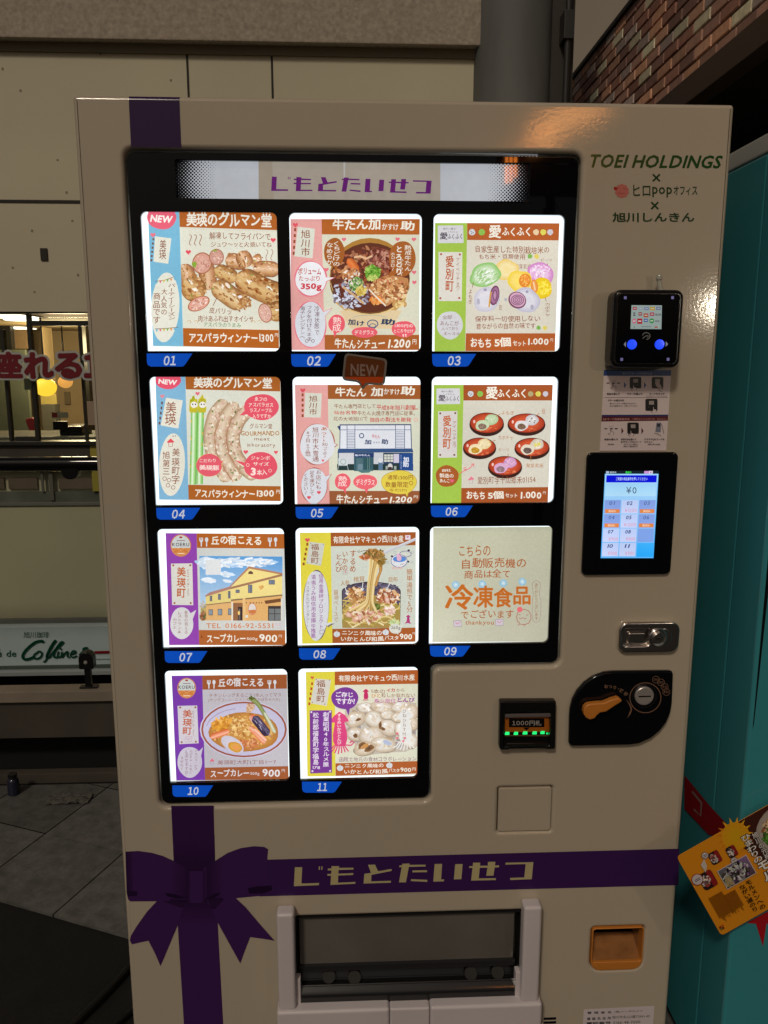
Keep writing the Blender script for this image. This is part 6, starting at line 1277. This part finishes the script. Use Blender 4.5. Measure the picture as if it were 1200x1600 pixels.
def film(t, boxes, y, off, mt, name):
    V = []; F = []
    for ch, (x0, y0, x1, y1) in zip(t, boxes):
        g, fs, adv, wd_ = glyph(ch, 0)
        X = [p[0] for p in g]; Y = [p[1] for p in g]; p0 = W(x0, y1, y); p1 = W(x1, y0, y); e = .055
        for n_, (du, dv) in enumerate(copies(off)):
            k0 = len(V)
            for a_, b_ in g: V.append((p0.x+(a_+du-min(X)+e)/(max(X)-min(X)+2*e)*(p1.x-p0.x), y-n_*2e-5, p0.z+(b_+dv-min(Y)+e)/(max(Y)-min(Y)+2*e)*(p1.z-p0.z)))
            F += [tuple(i+k0 for i in f) for f in fs]
    me = bpy.data.meshes.new(name); me.from_pydata(V, [], F); return finish(name, me, mt, wd, 0)
TXT = 'ゆったり座れる1階席'
bx = [(-262+k*50, 550, -218+k*50, 593) for k in range(4)]+[(-52, 549, -8, 592), (-8, 549, 33, 592), (38, 550, 82, 592), (86, 551, 127, 592), (133, 553, 150, 590), (160, 551, 202, 592)]
bx = bx[:len(TXT)]
TXT = 'ゆったり座れる１階'; bx = [(-216, 550, -174, 592), (-166, 560, -132, 592), (-124, 550, -82, 592), (-72, 550, -34, 592), (-8, 549, 33, 592), (38, 550, 82, 592), (86, 551, 127, 592), (131, 553, 158, 591), (162, 551, 206, 592)]
film(TXT, bx, YF-.016, .13, GRL, 'lettering_edge'); film(TXT, bx, YF-.0175, .055, REDL, 'lettering')
# the room behind
YR = 4.2; ZC = W(30, 517, YR).z
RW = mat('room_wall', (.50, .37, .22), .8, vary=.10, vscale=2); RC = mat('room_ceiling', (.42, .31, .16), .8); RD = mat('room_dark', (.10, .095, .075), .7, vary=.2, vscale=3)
rm = thing('cafe_room', (-2, 3.5, 0), 'warmly lit cafe room seen through the window', 'room')
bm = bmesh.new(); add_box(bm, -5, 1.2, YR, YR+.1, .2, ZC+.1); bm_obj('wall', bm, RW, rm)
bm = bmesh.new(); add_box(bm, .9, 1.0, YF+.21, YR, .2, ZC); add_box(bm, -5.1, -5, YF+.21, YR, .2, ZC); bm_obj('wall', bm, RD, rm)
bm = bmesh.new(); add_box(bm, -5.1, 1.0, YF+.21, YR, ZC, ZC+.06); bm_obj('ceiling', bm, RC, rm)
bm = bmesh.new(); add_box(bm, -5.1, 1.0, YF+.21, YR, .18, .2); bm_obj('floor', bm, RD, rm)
def slab(name, px0, px1, py0, py1, y, d, mt):
    a, b = W(px0, py0, y), W(px1, py1, y); bm = bmesh.new(); add_box(bm, a.x, b.x, y, y+d, b.z, min(a.z, ZC-.001), .002); return bm_obj(name, bm, mt, rm)
slab('pillar', 57, 84, 400, 760, 3.6, .15, mat('cream_pillar', (.60, .45, .25), .8, vary=.08, vscale=3)); slab('pillar', 114, 150, 400, 760, 3.3, .1, FR)
slab('lintel', 8, 46, 515, 545, 3.5, .05, mat('brown_lintel', (.20, .13, .07), .7)); slab('post', 6, 9.5, 400, 760, 3.45, .05, FR)
slab('partition', -260, 56, 546, 760, 3.4, .03, mat('green_grey_partition', (.12, .135, .10), .5, vary=.15, vscale=3))
slab('dark_cabinet', 64, 90, 632, 700, 3.5, .09, RD); slab('picture', 100, 110, 612, 632, YR-.02, .015, mat('picture_frame', (.25, .19, .12), .6))
p = W(64, 615, 3.58); q = W(90, 636, 3.58); bm = bmesh.new(); add_box(bm, p.x, q.x, 3.57, 3.58, q.z, p.z); bm_obj('notice', bm, mat('yellow_paper', (.5, .4, .12), .7), rm)
WARM = mat('warm_globe', (.8, .5, .1), .4, emit=(1., .62, .045), est=1.25); WARM2 = mat('amber_globe', (.8, .4, .1), .4, emit=(.80, .36, .08), est=1.); PANELW = mat('ceiling_lamp_glow', (.8, .8, .7), .4, emit=(1., .93, .74), est=2.6)
for px, py, r_, y_, mt, lab in ((71, 605, 15.2, 2.55, WARM, 'bright yellow round pendant lamp hanging in the cafe window'), (102, 597, 10, 3.0, WARM2, 'smaller dull orange pendant lamp hanging deeper in the cafe')):
    q = W(px, py, y_); rr_ = r_*(q-CAM).length/1290
    t = thing('pendant_lamp', (q.x, q.y, q.z-rr_), lab, 'lamp', 'pendant lamps in the cafe')
    bm = bmesh.new(); bmesh.ops.create_uvsphere(bm, u_segments=28, v_segments=16, radius=rr_)
    for v in bm.verts: v.co = Vector((v.co.x*1.05, v.co.y*1.05, v.co.z*.88))+q
    bm_obj('globe', bm, mt, t, 180)
    bm = bmesh.new(); add_tube(bm, [(q.x, q.y, q.z+rr_*.8), (q.x, q.y, ZC)], .004, 8); add_lathe(bm, (q.x, q.y, q.z+rr_*.82), (0, 0, 1), [(0, .03), (.03, .02), (.035, .006)], 16); bm_obj('cord', bm, FR, t)
for (px0, px1, py, y_, lab) in ((-90, 42, 492, 3.2, 'long lit ceiling panel nearest the cafe window'), (12, 43, 511, 4.3, 'lit ceiling panel deepest in the cafe')):
    a = W(px0, py, y_); b_ = W(px1, py, y_); zc = ZC-.001; t = thing('ceiling_light', ((a.x+b_.x)/2, y_, zc), lab, 'ceiling light', 'ceiling lights in the cafe')
    # where the ceiling shows at that height in the window
    d = (W(px1, py, 3)-CAM); k_ = (zc-CAM.z)/d.z; e = CAM+d*k_; d0 = (W(px0, py, 3)-CAM); e0 = CAM+d0*((zc-CAM.z)/d0.z)
    bm = bmesh.new(); add_box(bm, e0.x, e.x, e.y-.10, e.y+.14, zc-.008, zc-.004, mi=0); bm_obj('diffuser', bm, PANELW, t)
    bm = bmesh.new(); add_box(bm, e0.x-.02, e.x+.02, e.y-.12, e.y+.16, zc-.0035, zc-.0005); bm_obj('housing', bm, WHITEP, t); t.location = ((e0.x+e.x)/2, e.y, zc)
    for ch in t.children: ch.matrix_parent_inverse = Matrix.Translation(-t.location)
d = W(33, 501, 3)-CAM; e = CAM+d*((ZC-.006-CAM.z)/d.z); bm = bmesh.new(); add_lathe(bm, (e.x, e.y, ZC-.006), (0, 0, 1), [(0, .07), (.003, .08), (.006, .08)], 28)
tag(bm_obj('downlight', bm, PANELW), 'round lit downlight between the two ceiling panels of the cafe', 'ceiling light')
LP = bpy.data.lights.new('room_light', 'POINT'); LP.energy = 21; LP.color = (1, .78, .45); LP.shadow_soft_size = .12; lo = bpy.data.objects.new('room_light', LP); COL.objects.link(lo); lo.location = (-1.62, 3.25, 1.52)
# furniture and papers in the window
def simple(name, px4, y, d_, mt, lab, cat, bev=.004):
    a, b_ = W(px4[0], px4[1], y), W(px4[2], px4[3], y); bm = bmesh.new(); add_box(bm, a.x, b_.x, y, y+d_, b_.z, a.z, bev); return bm, lab, cat, name, mt
RCH = mat('red_vinyl', (.30, .02, .03), .5, vary=.1)
a = W(40, 655, 2.9); b_ = W(54, 680, 2.9); t = thing('red_chair', ((a.x+b_.x)/2, 2.95, .2), 'red high backed chair inside the cafe window', 'chair')
bm = bmesh.new(); w_ = b_.x-a.x
me = plate_mesh(rnd([(a.x-.006, a.z), (b_.x, a.z+.01), (b_.x+.004, b_.z), (a.x+.02, b_.z)], .015), (), 2.9, 2.93, .006); finish('backrest', me, RCH, t)
bm = bmesh.new(); add_box(bm, a.x+.01, b_.x+.02, 2.931, 3.30, .68, .75, .015); bm_obj('seat', bm, RCH, t)
for sx_ in (a.x+.03, b_.x-.03):
    for sy in (2.96, 3.26): bm = bmesh.new(); add_tube(bm, [(sx_, sy, .2), (sx_, sy, .681)], .012, 8); bm_obj('leg', bm, FR, t)
a = W(84, 656, 2.5); b_ = W(108, 681, 2.5); t = thing('cash_register', ((a.x+b_.x)/2, 2.55, b_.z), 'black cash register with a white card on top by the cafe window', 'cash register')
bm = bmesh.new(); add_box(bm, a.x, b_.x, 2.48, 2.50, b_.z+.03, a.z-.005, .004); add_box(bm, a.x+.02, b_.x+.06, 2.502, 2.66, b_.z, a.z-.03, .008); bm_obj('body', bm, BLACKP, t)
p = W(81, 644, 2.47); q = W(107, 653, 2.47); bm = bmesh.new(); add_box(bm, p.x, q.x, 2.465, 2.468, q.z, p.z); bm_obj('card', bm, mat('white_card', (.42, .40, .34), .6), t)
bm = bmesh.new(); p2 = W(90, 653, 2.4669); add_box(bm, p.x+.001, p2.x, 2.4640, 2.4648, q.z+.004, p.z-.002); bm_obj('red_print', bm, RCH, t)
cnt = thing('cafe_counter', (-1.6, 2.55, .2), 'dark cafe counter running below the window', 'counter'); bm = bmesh.new(); add_box(bm, -4.2, xW1, 2.42, 2.80, W(90, 682, 2.42).z-.03, W(90, 682, 2.42).z-.002, .004); bm_obj('top', bm, RD, cnt); bm = bmesh.new(); add_box(bm, -4.2, xW1-.01, 2.45, 2.78, .2, W(90, 682, 2.42).z-.0305); bm_obj('front', bm, RD, cnt)
bm = bmesh.new(); p = W(38, 591, 2.06); q = W(51, 609, 2.06); add_box(bm, p.x, q.x, YF+.0525, YF+.0535, q.z, p.z); tag(bm_obj('paper_notice', bm, mat('white_paper', (.40, .40, .34), .7)), 'small white paper notice stuck inside the cafe window', 'notice')
bm = bmesh.new(); p = W(137, 627, YF); q = W(150, 664, YF); add_box(bm, p.x-.003, q.x+.02, YF-.004, YF-.0005, q.z, p.z); 
# below the window: dark band, yellow post, flat cream, brown and grey panels
zb1 = zW0-.0125; zb2 = F_(60, 731).z
bm2 = bmesh.new(); add_box(bm2, xW0, F_(140, 700).x, YF+.0, YF+.1, zb2, zb1); bm_obj('dark_band', bm2, mat('brown_band', (.055, .047, .035), .6, vary=.2, vscale=6), cf)
bm2 = bmesh.new(); add_box(bm2, F_(140.5, 700).x, xW1+.0285, YF-.001, YF+.1, F_(60, 768).z, zb1); bm_obj('yellow_panel', bm2, mat('yellow_panel', (.40, .33, .05), .5), cf)
adopt(bm_obj('menu_board', bm, mat('menu_paper', (.36, .26, .18), .6)), cf)
zq = [F_(60, y).z for y in (732, 735, 747, 766, 769, 785)]
bm2 = bmesh.new(); add_box(bm2, xW0, F_(140, 700).x, YF-.012, YF+.1, zq[1], zq[0]-.0005, .001); bm_obj('shelf', bm2, mat('shelf_cream', (.52, .47, .33), .5), cf)
bm2 = bmesh.new(); add_box(bm2, xW0, F_(140, 700).x, YF+.03, YF+.1, zq[4], zq[1]-.0005); bm_obj('under_panel', bm2, WALL2, cf)
for x0, x1 in ((9, 56), (88, 143), (-75, 4)):
    p, q = F_(x0, 748), F_(x1, 765); bm2 = bmesh.new(); add_box(bm2, p.x, q.x, YF+.02, YF+.0295, q.z, p.z, .001); bm_obj('brown_panel', bm2, mat('brown_panel', (.16, .115, .085), .6, vary=.15), cf)
bm2 = bmesh.new(); add_box(bm2, xW0, xW1+.028, YF+.012, YF+.1, zq[5]+.0005, zq[4]-.0005); bm_obj('grey_band', bm2, mat('grey_band', (.13, .135, .115), .35, vary=.35, vscale=9), cf)
bm2 = bmesh.new(); x = F_(79, 755).x; add_box(bm2, x-.008, x+.008, YF+.004, YF+.011, F_(60, 782).z, zq[1]-.001); x = F_(52, 755).x; add_box(bm2, x+.03, x+.04, YF+.004, YF+.011, zq[4], zq[1]-.001); bm_obj('strut', bm2, mat('strut_grey', (.15, .14, .12), .4), cf)
# shop sign at the foot of the wall
YS2 = YF-.06
sg = thing('shop_sign', (-1.8, YS2, 0), 'long white shop sign with green script lettering at the foot of the cafe wall', 'sign')
z1_, z0_ = W(60, 979, YS2).z, W(60, 1040, YS2).z
SGW = mat('sign_white', (.64, .71, .78), .4, vary=.05, vscale=4)
bm = bmesh.new(); add_box(bm, -4.5, W(400, 1000, YS2).x, YS2, YS2+.05, z0_, z1_, .003); bm_obj('panel', bm, SGW, sg)
bm = bmesh.new(); add_box(bm, -4.5, W(400, 1000, YS2).x, YS2-.006, YS2+.05, z0_-.022, z0_-.0005, .002); bm_obj('frame', bm, mat('sign_frame', (.09, .11, .10), .4), sg)
c = Cv((0, 940, 220, 1250), 1135, val=YS2-.001, eps=1e-4); G1 = (10, 74, 56); G2 = (60, 104, 96)
c.T('旭川珈琲', 190, 243, 396, 294, (84, 116, 104), .012, jit=0); c.T('de', 52, 392, 132, 446, G2, .05, jit=0); c.T('é', -38, 386, 16, 446, G2, .05, jit=0); c.T('f', -84, 386, -50, 446, G2, .05, jit=0); c.T('Ca', -186, 390, -92, 446, G2, .05, jit=0)
S = lambda P, wd: c.line(smooth_poly(P, 5)[:-5], wd, G1)
S([(345, 330), (330, 316), (280, 330), (220, 380), (186, 430), (200, 462), (250, 455), (290, 425)], 22); S([(300, 410), (276, 430), (286, 458), (326, 448), (340, 415), (318, 398), (296, 412)], 15)
S([(356, 480), (372, 470), (400, 400), (440, 330), (452, 318), (440, 316), (400, 380), (376, 440), (390, 450), (410, 440)], 15); S([(410, 440), (450, 380), (492, 326), (512, 326), (500, 340), (450, 390), (436, 436), (452, 448), (470, 436)], 15)
S([(478, 400), (466, 436), (478, 446), (496, 432)], 14); c.disc(492, 380, 9, 9, G1); S([(508, 402), (500, 446), (530, 410), (548, 402), (546, 440), (566, 440)], 14); S([(570, 425), (606, 412), (610, 396), (586, 398), (572, 430), (590, 446), (626, 430)], 13); S([(640, 430), (680, 390), (706, 370), (680, 372), (672, 386), (690, 410), (676, 436), (648, 440)], 13)
c.poly([(764, 396), (1400, 384), (1400, 402), (764, 416)], (150, 22, 34)); c.poly([(764, 454), (1400, 444), (1400, 450), (764, 462)], (206, 210, 214))
c.build('lettering', MP['vinyl'], sg)
bm = bmesh.new(); add_box(bm, -5, xW1+.3, YF-.10, YF+.1, W(60, 1056, YF-.1).z, W(60, 1050, YF-.1).z, .001); bm_obj('pale_rail', bm, mat('pale_rail', (.36, .38, .40), .4), cf)
# column, downpipe
CL_ = mat('grey_column', (.135, .14, .132), .65, vary=.28, vscale=5, bump=.15, bscale=30, detail=7, stretch=(1, 1, .35))
yc = YF-.1; p = W(745, 75, yc); q = W(872, 75, yc); rc = (q.x-p.x)/2*.98
bm = bmesh.new(); add_lathe(bm, ((p.x+q.x)/2, yc+.12, 0.001), (0, 0, 1), [(0, rc), (.02, rc), (4.0, rc)], 64); tag(bm_obj('round_column', bm, CL_), 'thick round grey concrete column behind the top of the cream machine', 'column')
x = W(884, 110, YF-.06).x; bm = bmesh.new(); add_tube(bm, [(x, YF-.07, .001), (x, YF-.07, 3.9)], .012, 12); add_box(bm, x-.02, x+.02, YF-.09, YF-.0003, W(880, 63, YF-.07).z, W(880, 63, YF-.07).z+.10, .003); tag(bm_obj('drainpipe', bm, mat('pipe_dark', (.03, .03, .028), .4)), 'thin dark drainpipe beside the round grey column', 'pipe')
x0, x1 = W(846, 60, YF-.02).x, W(897, 60, YF-.02).x
bm = bmesh.new(); add_box(bm, x0, x1, YF-.02, YF-.0004, .001, 3.9); tag(bm_obj('recess_shade_strip', bm, mat('recess_shade', (.05, .045, .038), .8, vary=.25, vscale=4)), 'dark narrow strip standing for the shaded recess between the round column and the beige wall', 'wall panel')  # flat slab whose dark colour stands in for the shade of a recess
# brick fascia of the building on the right
XB = 1.1
zt, zb_ = 2.907, 2.405
MORT = mat('dark_mortar', (.060, .045, .038), .9); BRK = print_mat('brick_face', 0, .8, 1., .22, .2, 40)
bk = thing('brick_building', (XB+.6, .5, 2.3), 'overhanging building front faced with mixed brown and cream bricks above the machines', 'building')
bm = bmesh.new(); add_box(bm, XB+.006, XB+1.6, -2.5, YK-.001, zb_, zt); bm_obj('mortar', bm, MORT, bk)
V = []; F = []; C = []; R = random.Random(17); nc = 11; hh = (zt-zb_)/nc; Lb = .132
PAL = [(166, 128, 116)]*7+[(194, 150, 132)]*5+[(220, 170, 142)]*3+[(240, 182, 148)]*3+[(206, 184, 174)]*3+[(176, 128, 112)]*3
for j in range(nc):
    y = -2.5-R.random()*.05+(Lb/2 if j % 2 else 0)
    while y < YK-.004:
        L_ = Lb; a_, b_ = y+.003, min(y+L_-.003, YK-.003); z0_, z1_ = zb_+j*hh+.003, zb_+(j+1)*hh-.003
        q = (246, 234, 200) if R.random() < .11 else R.choice(PAL); h_ = R.uniform(.86, 1.1); q = tuple(min(255, v*h_) for v in q); n0 = len(V); o_ = R.uniform(0, .003)
        X0 = XB+.001-o_; e = .003
        V += [(X0, a_+e, z0_+e), (X0, b_-e, z0_+e), (X0, b_-e, z1_-e), (X0, a_+e, z1_-e), (XB+.008, a_, z0_), (XB+.008, b_, z0_), (XB+.008, b_, z1_), (XB+.008, a_, z1_)]
        for f in ([0, 3, 2, 1], [0, 1, 5, 4], [1, 2, 6, 5], [2, 3, 7, 6], [3, 0, 4, 7]): F.append([n0+z for z in f]); C.append(lin(q))
        y += L_
vcol_obj('brickwork', V, F, C, BRK, bk)
bm = bmesh.new(); add_box(bm, XB-.02, XB+.05, -2.5, YK-.001, 2.315, zb_-.0005, .004); bm_obj('trim_board', bm, mat('brown_board', (.075, .048, .032), .6, vary=.15, vscale=4, stretch=(1, .1, 1)), bk)
bm = bmesh.new(); add_box(bm, XB+.051, XB+3, -2.5, YK-.001, 2.33, 2.404); bm_obj('soffit', bm, mat('dark_soffit', (.016, .014, .012), .9), bk)
bm = bmesh.new(); add_box(bm, XB-.012, XB+1.6, -2.5, YK-.001, zt+.0005, zt+.02, .002); bm_obj('coping', bm, mat('coping_dark', (.02, .018, .016), .6), bk)
bm = bmesh.new(); add_box(bm, 1.95, 2.1, .95, YK-.001, .001, 2.329); bm_obj('wall', bm, mat('dark_wall', (.020, .018, .016), .8, vary=.2, vscale=3), bk)
# teal vending machine
TEAL = mat('teal_paint', (.044, .28, .325), .16, vary=.05, vscale=3, spec=.5, coat=.3)
tv = thing('teal_vending_machine', (1.15, .4, 0), 'glossy teal vending machine with a red ribbon print, right of the cream machine', 'vending machine')
tx0 = .578; ty0 = -.09; tz = 1.762
bm = bmesh.new(); add_box(bm, tx0, tx0+1.03, ty0, ty0+.10, .06, tz, .006, seg=4); bm_obj('door', bm, TEAL, tv)
bm = bmesh.new(); add_box(bm, tx0+.0015, tx0+1.028, ty0+.1025, .80, .06, tz-.001, .004, seg=2); bm_obj('cabinet', bm, TEAL, tv)
plate('door_gap', [(tx0+.0065, tz-.02), (tx0+.0065, W(1173, 1140, ty0).z), (tx0+.008, W(1173, 1130, ty0).z), (tx0+.019, tz-.3), (tx0+.020, tz-.02)], BLACKP, tv, (), ty0-.0006, ty0+.002, 0)
bm = bmesh.new(); add_box(bm, tx0+.03, tx0+1.0, .05, .75, .002, .0595); bm_obj('base', bm, BLACKP, tv)
bm = bmesh.new(); add_box(bm, tx0+.002, tx0+1.028, ty0+.004, .805, tz+.0005, tz+.032, .004); bm_obj('top_trim', bm, mat('pale_trim', (.50, .50, .48), .4), tv)
plate('display_panel', rrect(tx0+.10, tx0+.78, .75, 1.70, .015), BLACK, tv, (), ty0-.003, ty0+.002, .001)
plate('delivery_hatch', rrect(tx0+.25, tx0+.78, .2, .38, .015), BLACKP, tv, (), ty0-.012, ty0+.002, .003)
c = Cv((1030, 1180, 1200, 1600), 648, val=tx0-.0004, ax=0, eps=6e-6)
DR = (150, 18, 30)
c.poly([(150, 120), (168, 140), (300, 300), (430, 440), (380, 500), (290, 470), (150, 320)], DR)
c.line([(196, 216), (252, 284), (246, 362), (206, 322)], 11, (150, 130, 130))
c.build('ribbon', MP['vinyl'], tv)
c = Cv((1030, 1180, 1200, 1600), 648, val=ty0-.0004, eps=6e-6)
c.poly([(520, 1000), (648, 930), (760, 960), (700, 1060), (640, 1000), (618, 1140), (576, 1004)], (170, 26, 36)); c.poly([(560, 600), (900, 560), (900, 760), (560, 800)], DR)
c.build('bow', MP['vinyl'], tv)
# yellow flyer held on the front of the teal machine
yf = ty0-.022
c = Cv((1030, 1180, 1200, 1600), 648, val=yf, eps=6e-6, aff=((104, 606), (.870, -.493), (.493, .870)))
YO = (226, 146, 28); W_, H_ = 1000, 540
sheet = rnd([(0, 0), (W_, 0), (W_, H_), (0, H_)], 26)
c.poly(sheet, YO)
c.poly([(350, 0), (W_-26, 0), (W_, 26), (W_, 330), (470, 330), (430, 250), (352, 120)], (70, 34, 26))
for k in range(15):
    a_ = math.radians(-176+k*24.5); q = (366, 60); c.poly([(q[0]+76*math.cos(a_-.12), q[1]+76*math.sin(a_-.12)), (q[0]+112*math.cos(a_), q[1]+112*math.sin(a_)), (q[0]+76*math.cos(a_+.12), q[1]+76*math.sin(a_+.12))], (236, 176, 36) if 2 < k < 9 else (216, 130, 20))
c.disc(366, 66, 84, 84, (216, 170, 24), (226, 160, 26))
c.disc(660, 170, 196, 150, (206, 202, 196), (170, 160, 150)); c.disc(670, 180, 168, 126, (120, 70, 40), (90, 50, 34)); c.dabs(650, 120, 130, 56, 90, 12, [(206, 170, 130), (226, 200, 160), (150, 96, 60), (110, 60, 40)], seed=3); c.dabs(560, 170, 60, 40, 40, 11, [(80, 140, 50), (110, 170, 70), (60, 110, 44)], seed=4); c.dabs(760, 200, 90, 60, 60, 13, [(190, 120, 60), (226, 160, 80), (130, 60, 40)], seed=6)
c.dabs(600, 290, 130, 26, 50, 13, [(150, 100, 50), (96, 50, 30), (206, 160, 90)], seed=7)
def vert(t, x0, y0, x1, y1, q, e, b1, b2):
    c.T(t, x0-3, y0-4, x1+3, y1+4, e, b2, v=True, jit=0); c.T(t, x0, y0, x1, y1, q, b1, v=True, jit=0)
vert('ひまわりの', 384, 84, 444, 264, (240, 236, 230), (14, 8, 8), .04, .13); vert('モルメン', 388, 270, 466, 520, (244, 240, 236), (14, 8, 8), .06, .14); vert('旭川の元祖ホルモンラーメン', 452, 96, 490, 560, (226, 222, 220), (14, 8, 8), .03, .12)
for x, y, s_ in ((196, 112, .95), (300, 130, .85), (92, 206, 1.3)):
    c.rr(x-34*s_, y-40*s_, x+36*s_, y+40*s_, 16*s_, (44, 30, 32)); c.rect(x+10*s_, y-38*s_, x+34*s_, y+38*s_, (146, 34, 36)); c.dabs(x-8*s_, y, 20*s_, 28*s_, 26, 7*s_, [(206, 196, 190), (120, 90, 90), (70, 56, 60), (236, 226, 220), (160, 60, 50)], seed=int(x))
for x, y, r_ in ((150, 70, 21), (286, 182, 21), (40, 172, 35)): c.disc(x, y, r_, r_, (150, 40, 44) if r_ > 25 else (130, 120, 116)); c.disc(x, y, r_-4, r_-4, (206, 196, 200)); c.rect(x-r_*.5, y-5, x+r_*.5, y-1, (70, 60, 80)); c.rect(x-r_*.5, y+4, x+r_*.5, y+8, (70, 60, 80))
c.poly([(100, 108), (136, 84), (130, 130), (104, 160)], (206, 196, 190))
c.rect(166, 186, 366, 312, (206, 200, 196)); c.add([(170, 190), (362, 190), (362, 308), (170, 308)], [(0, 1, 2, 3)], [(96, 104, 112), (140, 110, 160), (90, 70, 80), (40, 40, 40)]); c.dabs(262, 250, 84, 50, 110, 12, [(190, 196, 190), (60, 56, 56), (120, 126, 130), (30, 28, 30), (150, 110, 160), (206, 206, 210), (90, 80, 76)], seed=9); c.dabs(196, 276, 24, 26, 20, 10, [(150, 140, 110), (176, 160, 120)], seed=10)
c.T('モルメンへの', 278, 324, 318, 516, (40, 22, 10), .03, v=True, jit=0); c.T('ながい道のり', 232, 328, 272, 506, (40, 22, 10), .03, v=True, jit=0)
c.disc(420, 470, 40, 40, (170, 40, 50)); c.disc(420, 470, 35, 35, (222, 196, 200)); c.T('人気', 402, 446, 440, 462, (150, 40, 50), .03, jit=0); c.T('商品', 402, 472, 440, 488, (150, 40, 50), .03, jit=0)
R = random.Random(6)
for x0, n_ in ((44, 15), (136, 12)):
    for k in range(n_):
        x = x0+k*6.2; c.line([(x, 300 if x0 < 100 else 330), (x, 470-R.random()*40)], 2.6, (120, 70, 14))
c.rect(14, 478, 26, 490, (150, 26, 30)); c.rect(26, 490, 38, 502, (90, 22, 26)); c.rect(14, 490, 26, 502, (120, 120, 40)); c.rect(32, 478, 42, 486, (190, 30, 30))
fo = c.build('flyer', MP['paper'], None, (sheet, YO), .0012)
tag(fo, 'tilted yellow advertising flyer with black edged white lettering on the front of the teal machine', 'flyer')
# litter by the ledge
q = W(22, 1240, 0.01, 2); BT = mat('blue_bottle', (.012, .015, .032), .25, coat=.3)
bm = bmesh.new(); add_lathe(bm, (q.x, q.y, .0092), (0, 0, 1), [(0, .0175), (.002, .019), (.044, .019), (.052, .0165), (.056, .013), (.062, .013)], 24); bo = bm_obj('bottle', bm, BT); tag(bo, 'small dark blue bottle standing on the tiles by the ledge', 'bottle')
bm = bmesh.new(); add_lathe(bm, (q.x, q.y, .0715), (0, 0, 1), [(0, .0145), (.010, .0145), (.011, .013)], 20); bm_obj('cap', bm, BLACKP, bo)
q = W(108, 1250, 0.01, 2); bm = bmesh.new(); bmesh.ops.create_grid(bm, x_segments=22, y_segments=10, size=1); R = random.Random(8)
for v in bm.verts: v.co = Vector((q.x+v.co.x*.07+R.uniform(-.003, .003), q.y+v.co.y*.03+R.uniform(-.003, .003), .0105+abs(R.gauss(0, .0045))))
FILM = bpy.data.materials.new('wrap_film'); FILM.use_nodes = True; b = FILM.node_tree.nodes['Principled BSDF']; b.inputs['Base Color'].default_value = (.10, .095, .085, 1); b.inputs['Roughness'].default_value = .12; b.inputs['Coat Weight'].default_value = .6
tag(bm_obj('plastic_wrapper', bm, FILM, None, 180), 'crumpled clear plastic wrapper lying on the tiles by the ledge', 'wrapper')

# lamps across the passage, seen only as reflections in the machine's glass and paint
def REF(px, py, yl, yp=0.):
    """the place at depth yl that the plane y = yp mirrors at a point of the photograph"""
    p = W(px, py, yp); mc = Vector((CAM.x, 2*yp-CAM.y, CAM.z)); return mc+(p-mc)*((yl-mc.y)/(p.y-mc.y))
NEON = mat('orange_tube', (.8, .3, .1), .4, emit=(1., .26, .035), est=16.); NEON2 = mat('orange_glow', (.8, .3, .1), .4, emit=(1., .36, .08), est=22.)
YN = -3.2
q = REF(870, 230, YN); nt = thing('neon_lamp', (q.x, YN-.06, 0), 'orange tube lamp on a dark post facing the machines from across the passage', 'lamp')
for px, y0, y1 in ((792, 286, 243), (799, 284, 243), (806, 276, 243)):
    bm = bmesh.new(); add_tube(bm, [REF(px, y0, YN, YM), REF(px, (y0+y1)/2, YN, YM), REF(px, y1, YN, YM)], .008, 10); bm_obj('tube', bm, NEON, nt)
RX = lambda x, y: (REF(x, y, YN).x, REF(x, y, YN).z)
pts = smooth_poly([RX(x, y) for x, y in ((836, 226), (850, 206), (876, 188), (912, 174), (945, 166))]+[RX(945, 150), RX(836, 150)], 4)[:17]
bm = bmesh.new(); add_tube(bm, [(x, YN, z) for x, z in pts], [.05-.0015*k for k in range(len(pts))], 12); bm_obj('bent_tube', bm, NEON2, nt)
bm = bmesh.new(); a = REF(780, 300, YN); b_ = REF(960, 150, YN); add_box(bm, a.x, b_.x, YN-.10, YN-.06, a.z, b_.z, .005); add_box(bm, (a.x+b_.x)/2-.03, (a.x+b_.x)/2+.03, YN-.12, YN-.101, .001, b_.z); bm_obj('board', bm, DARKP, nt)
YG = -1.62; q = REF(1114, 480, YG); t = thing('round_lamp', (q.x, YG, 0), 'small warm globe lamp on a thin post across the passage', 'lamp')
bm = bmesh.new(); bmesh.ops.create_uvsphere(bm, u_segments=20, v_segments=12, radius=.022)
for v in bm.verts: v.co += q
bm_obj('globe', bm, mat('warm_lamp', (.8, .7, .5), .4, emit=(1., .72, .36), est=16.), t, 180)
bm = bmesh.new(); add_tube(bm, [(q.x, YG, .001), (q.x, YG, q.z-.02)], .010, 10); bm_obj('post', bm, DARKP, t)
LB_ = bpy.data.lights.new('globe_light', 'POINT'); LB_.energy = 6.5; LB_.color = (1, .86, .68); LB_.shadow_soft_size = .022; lo = bpy.data.objects.new('globe_light', LB_); COL.objects.link(lo); lo.location = (q.x-.01, YG+.07, q.z)
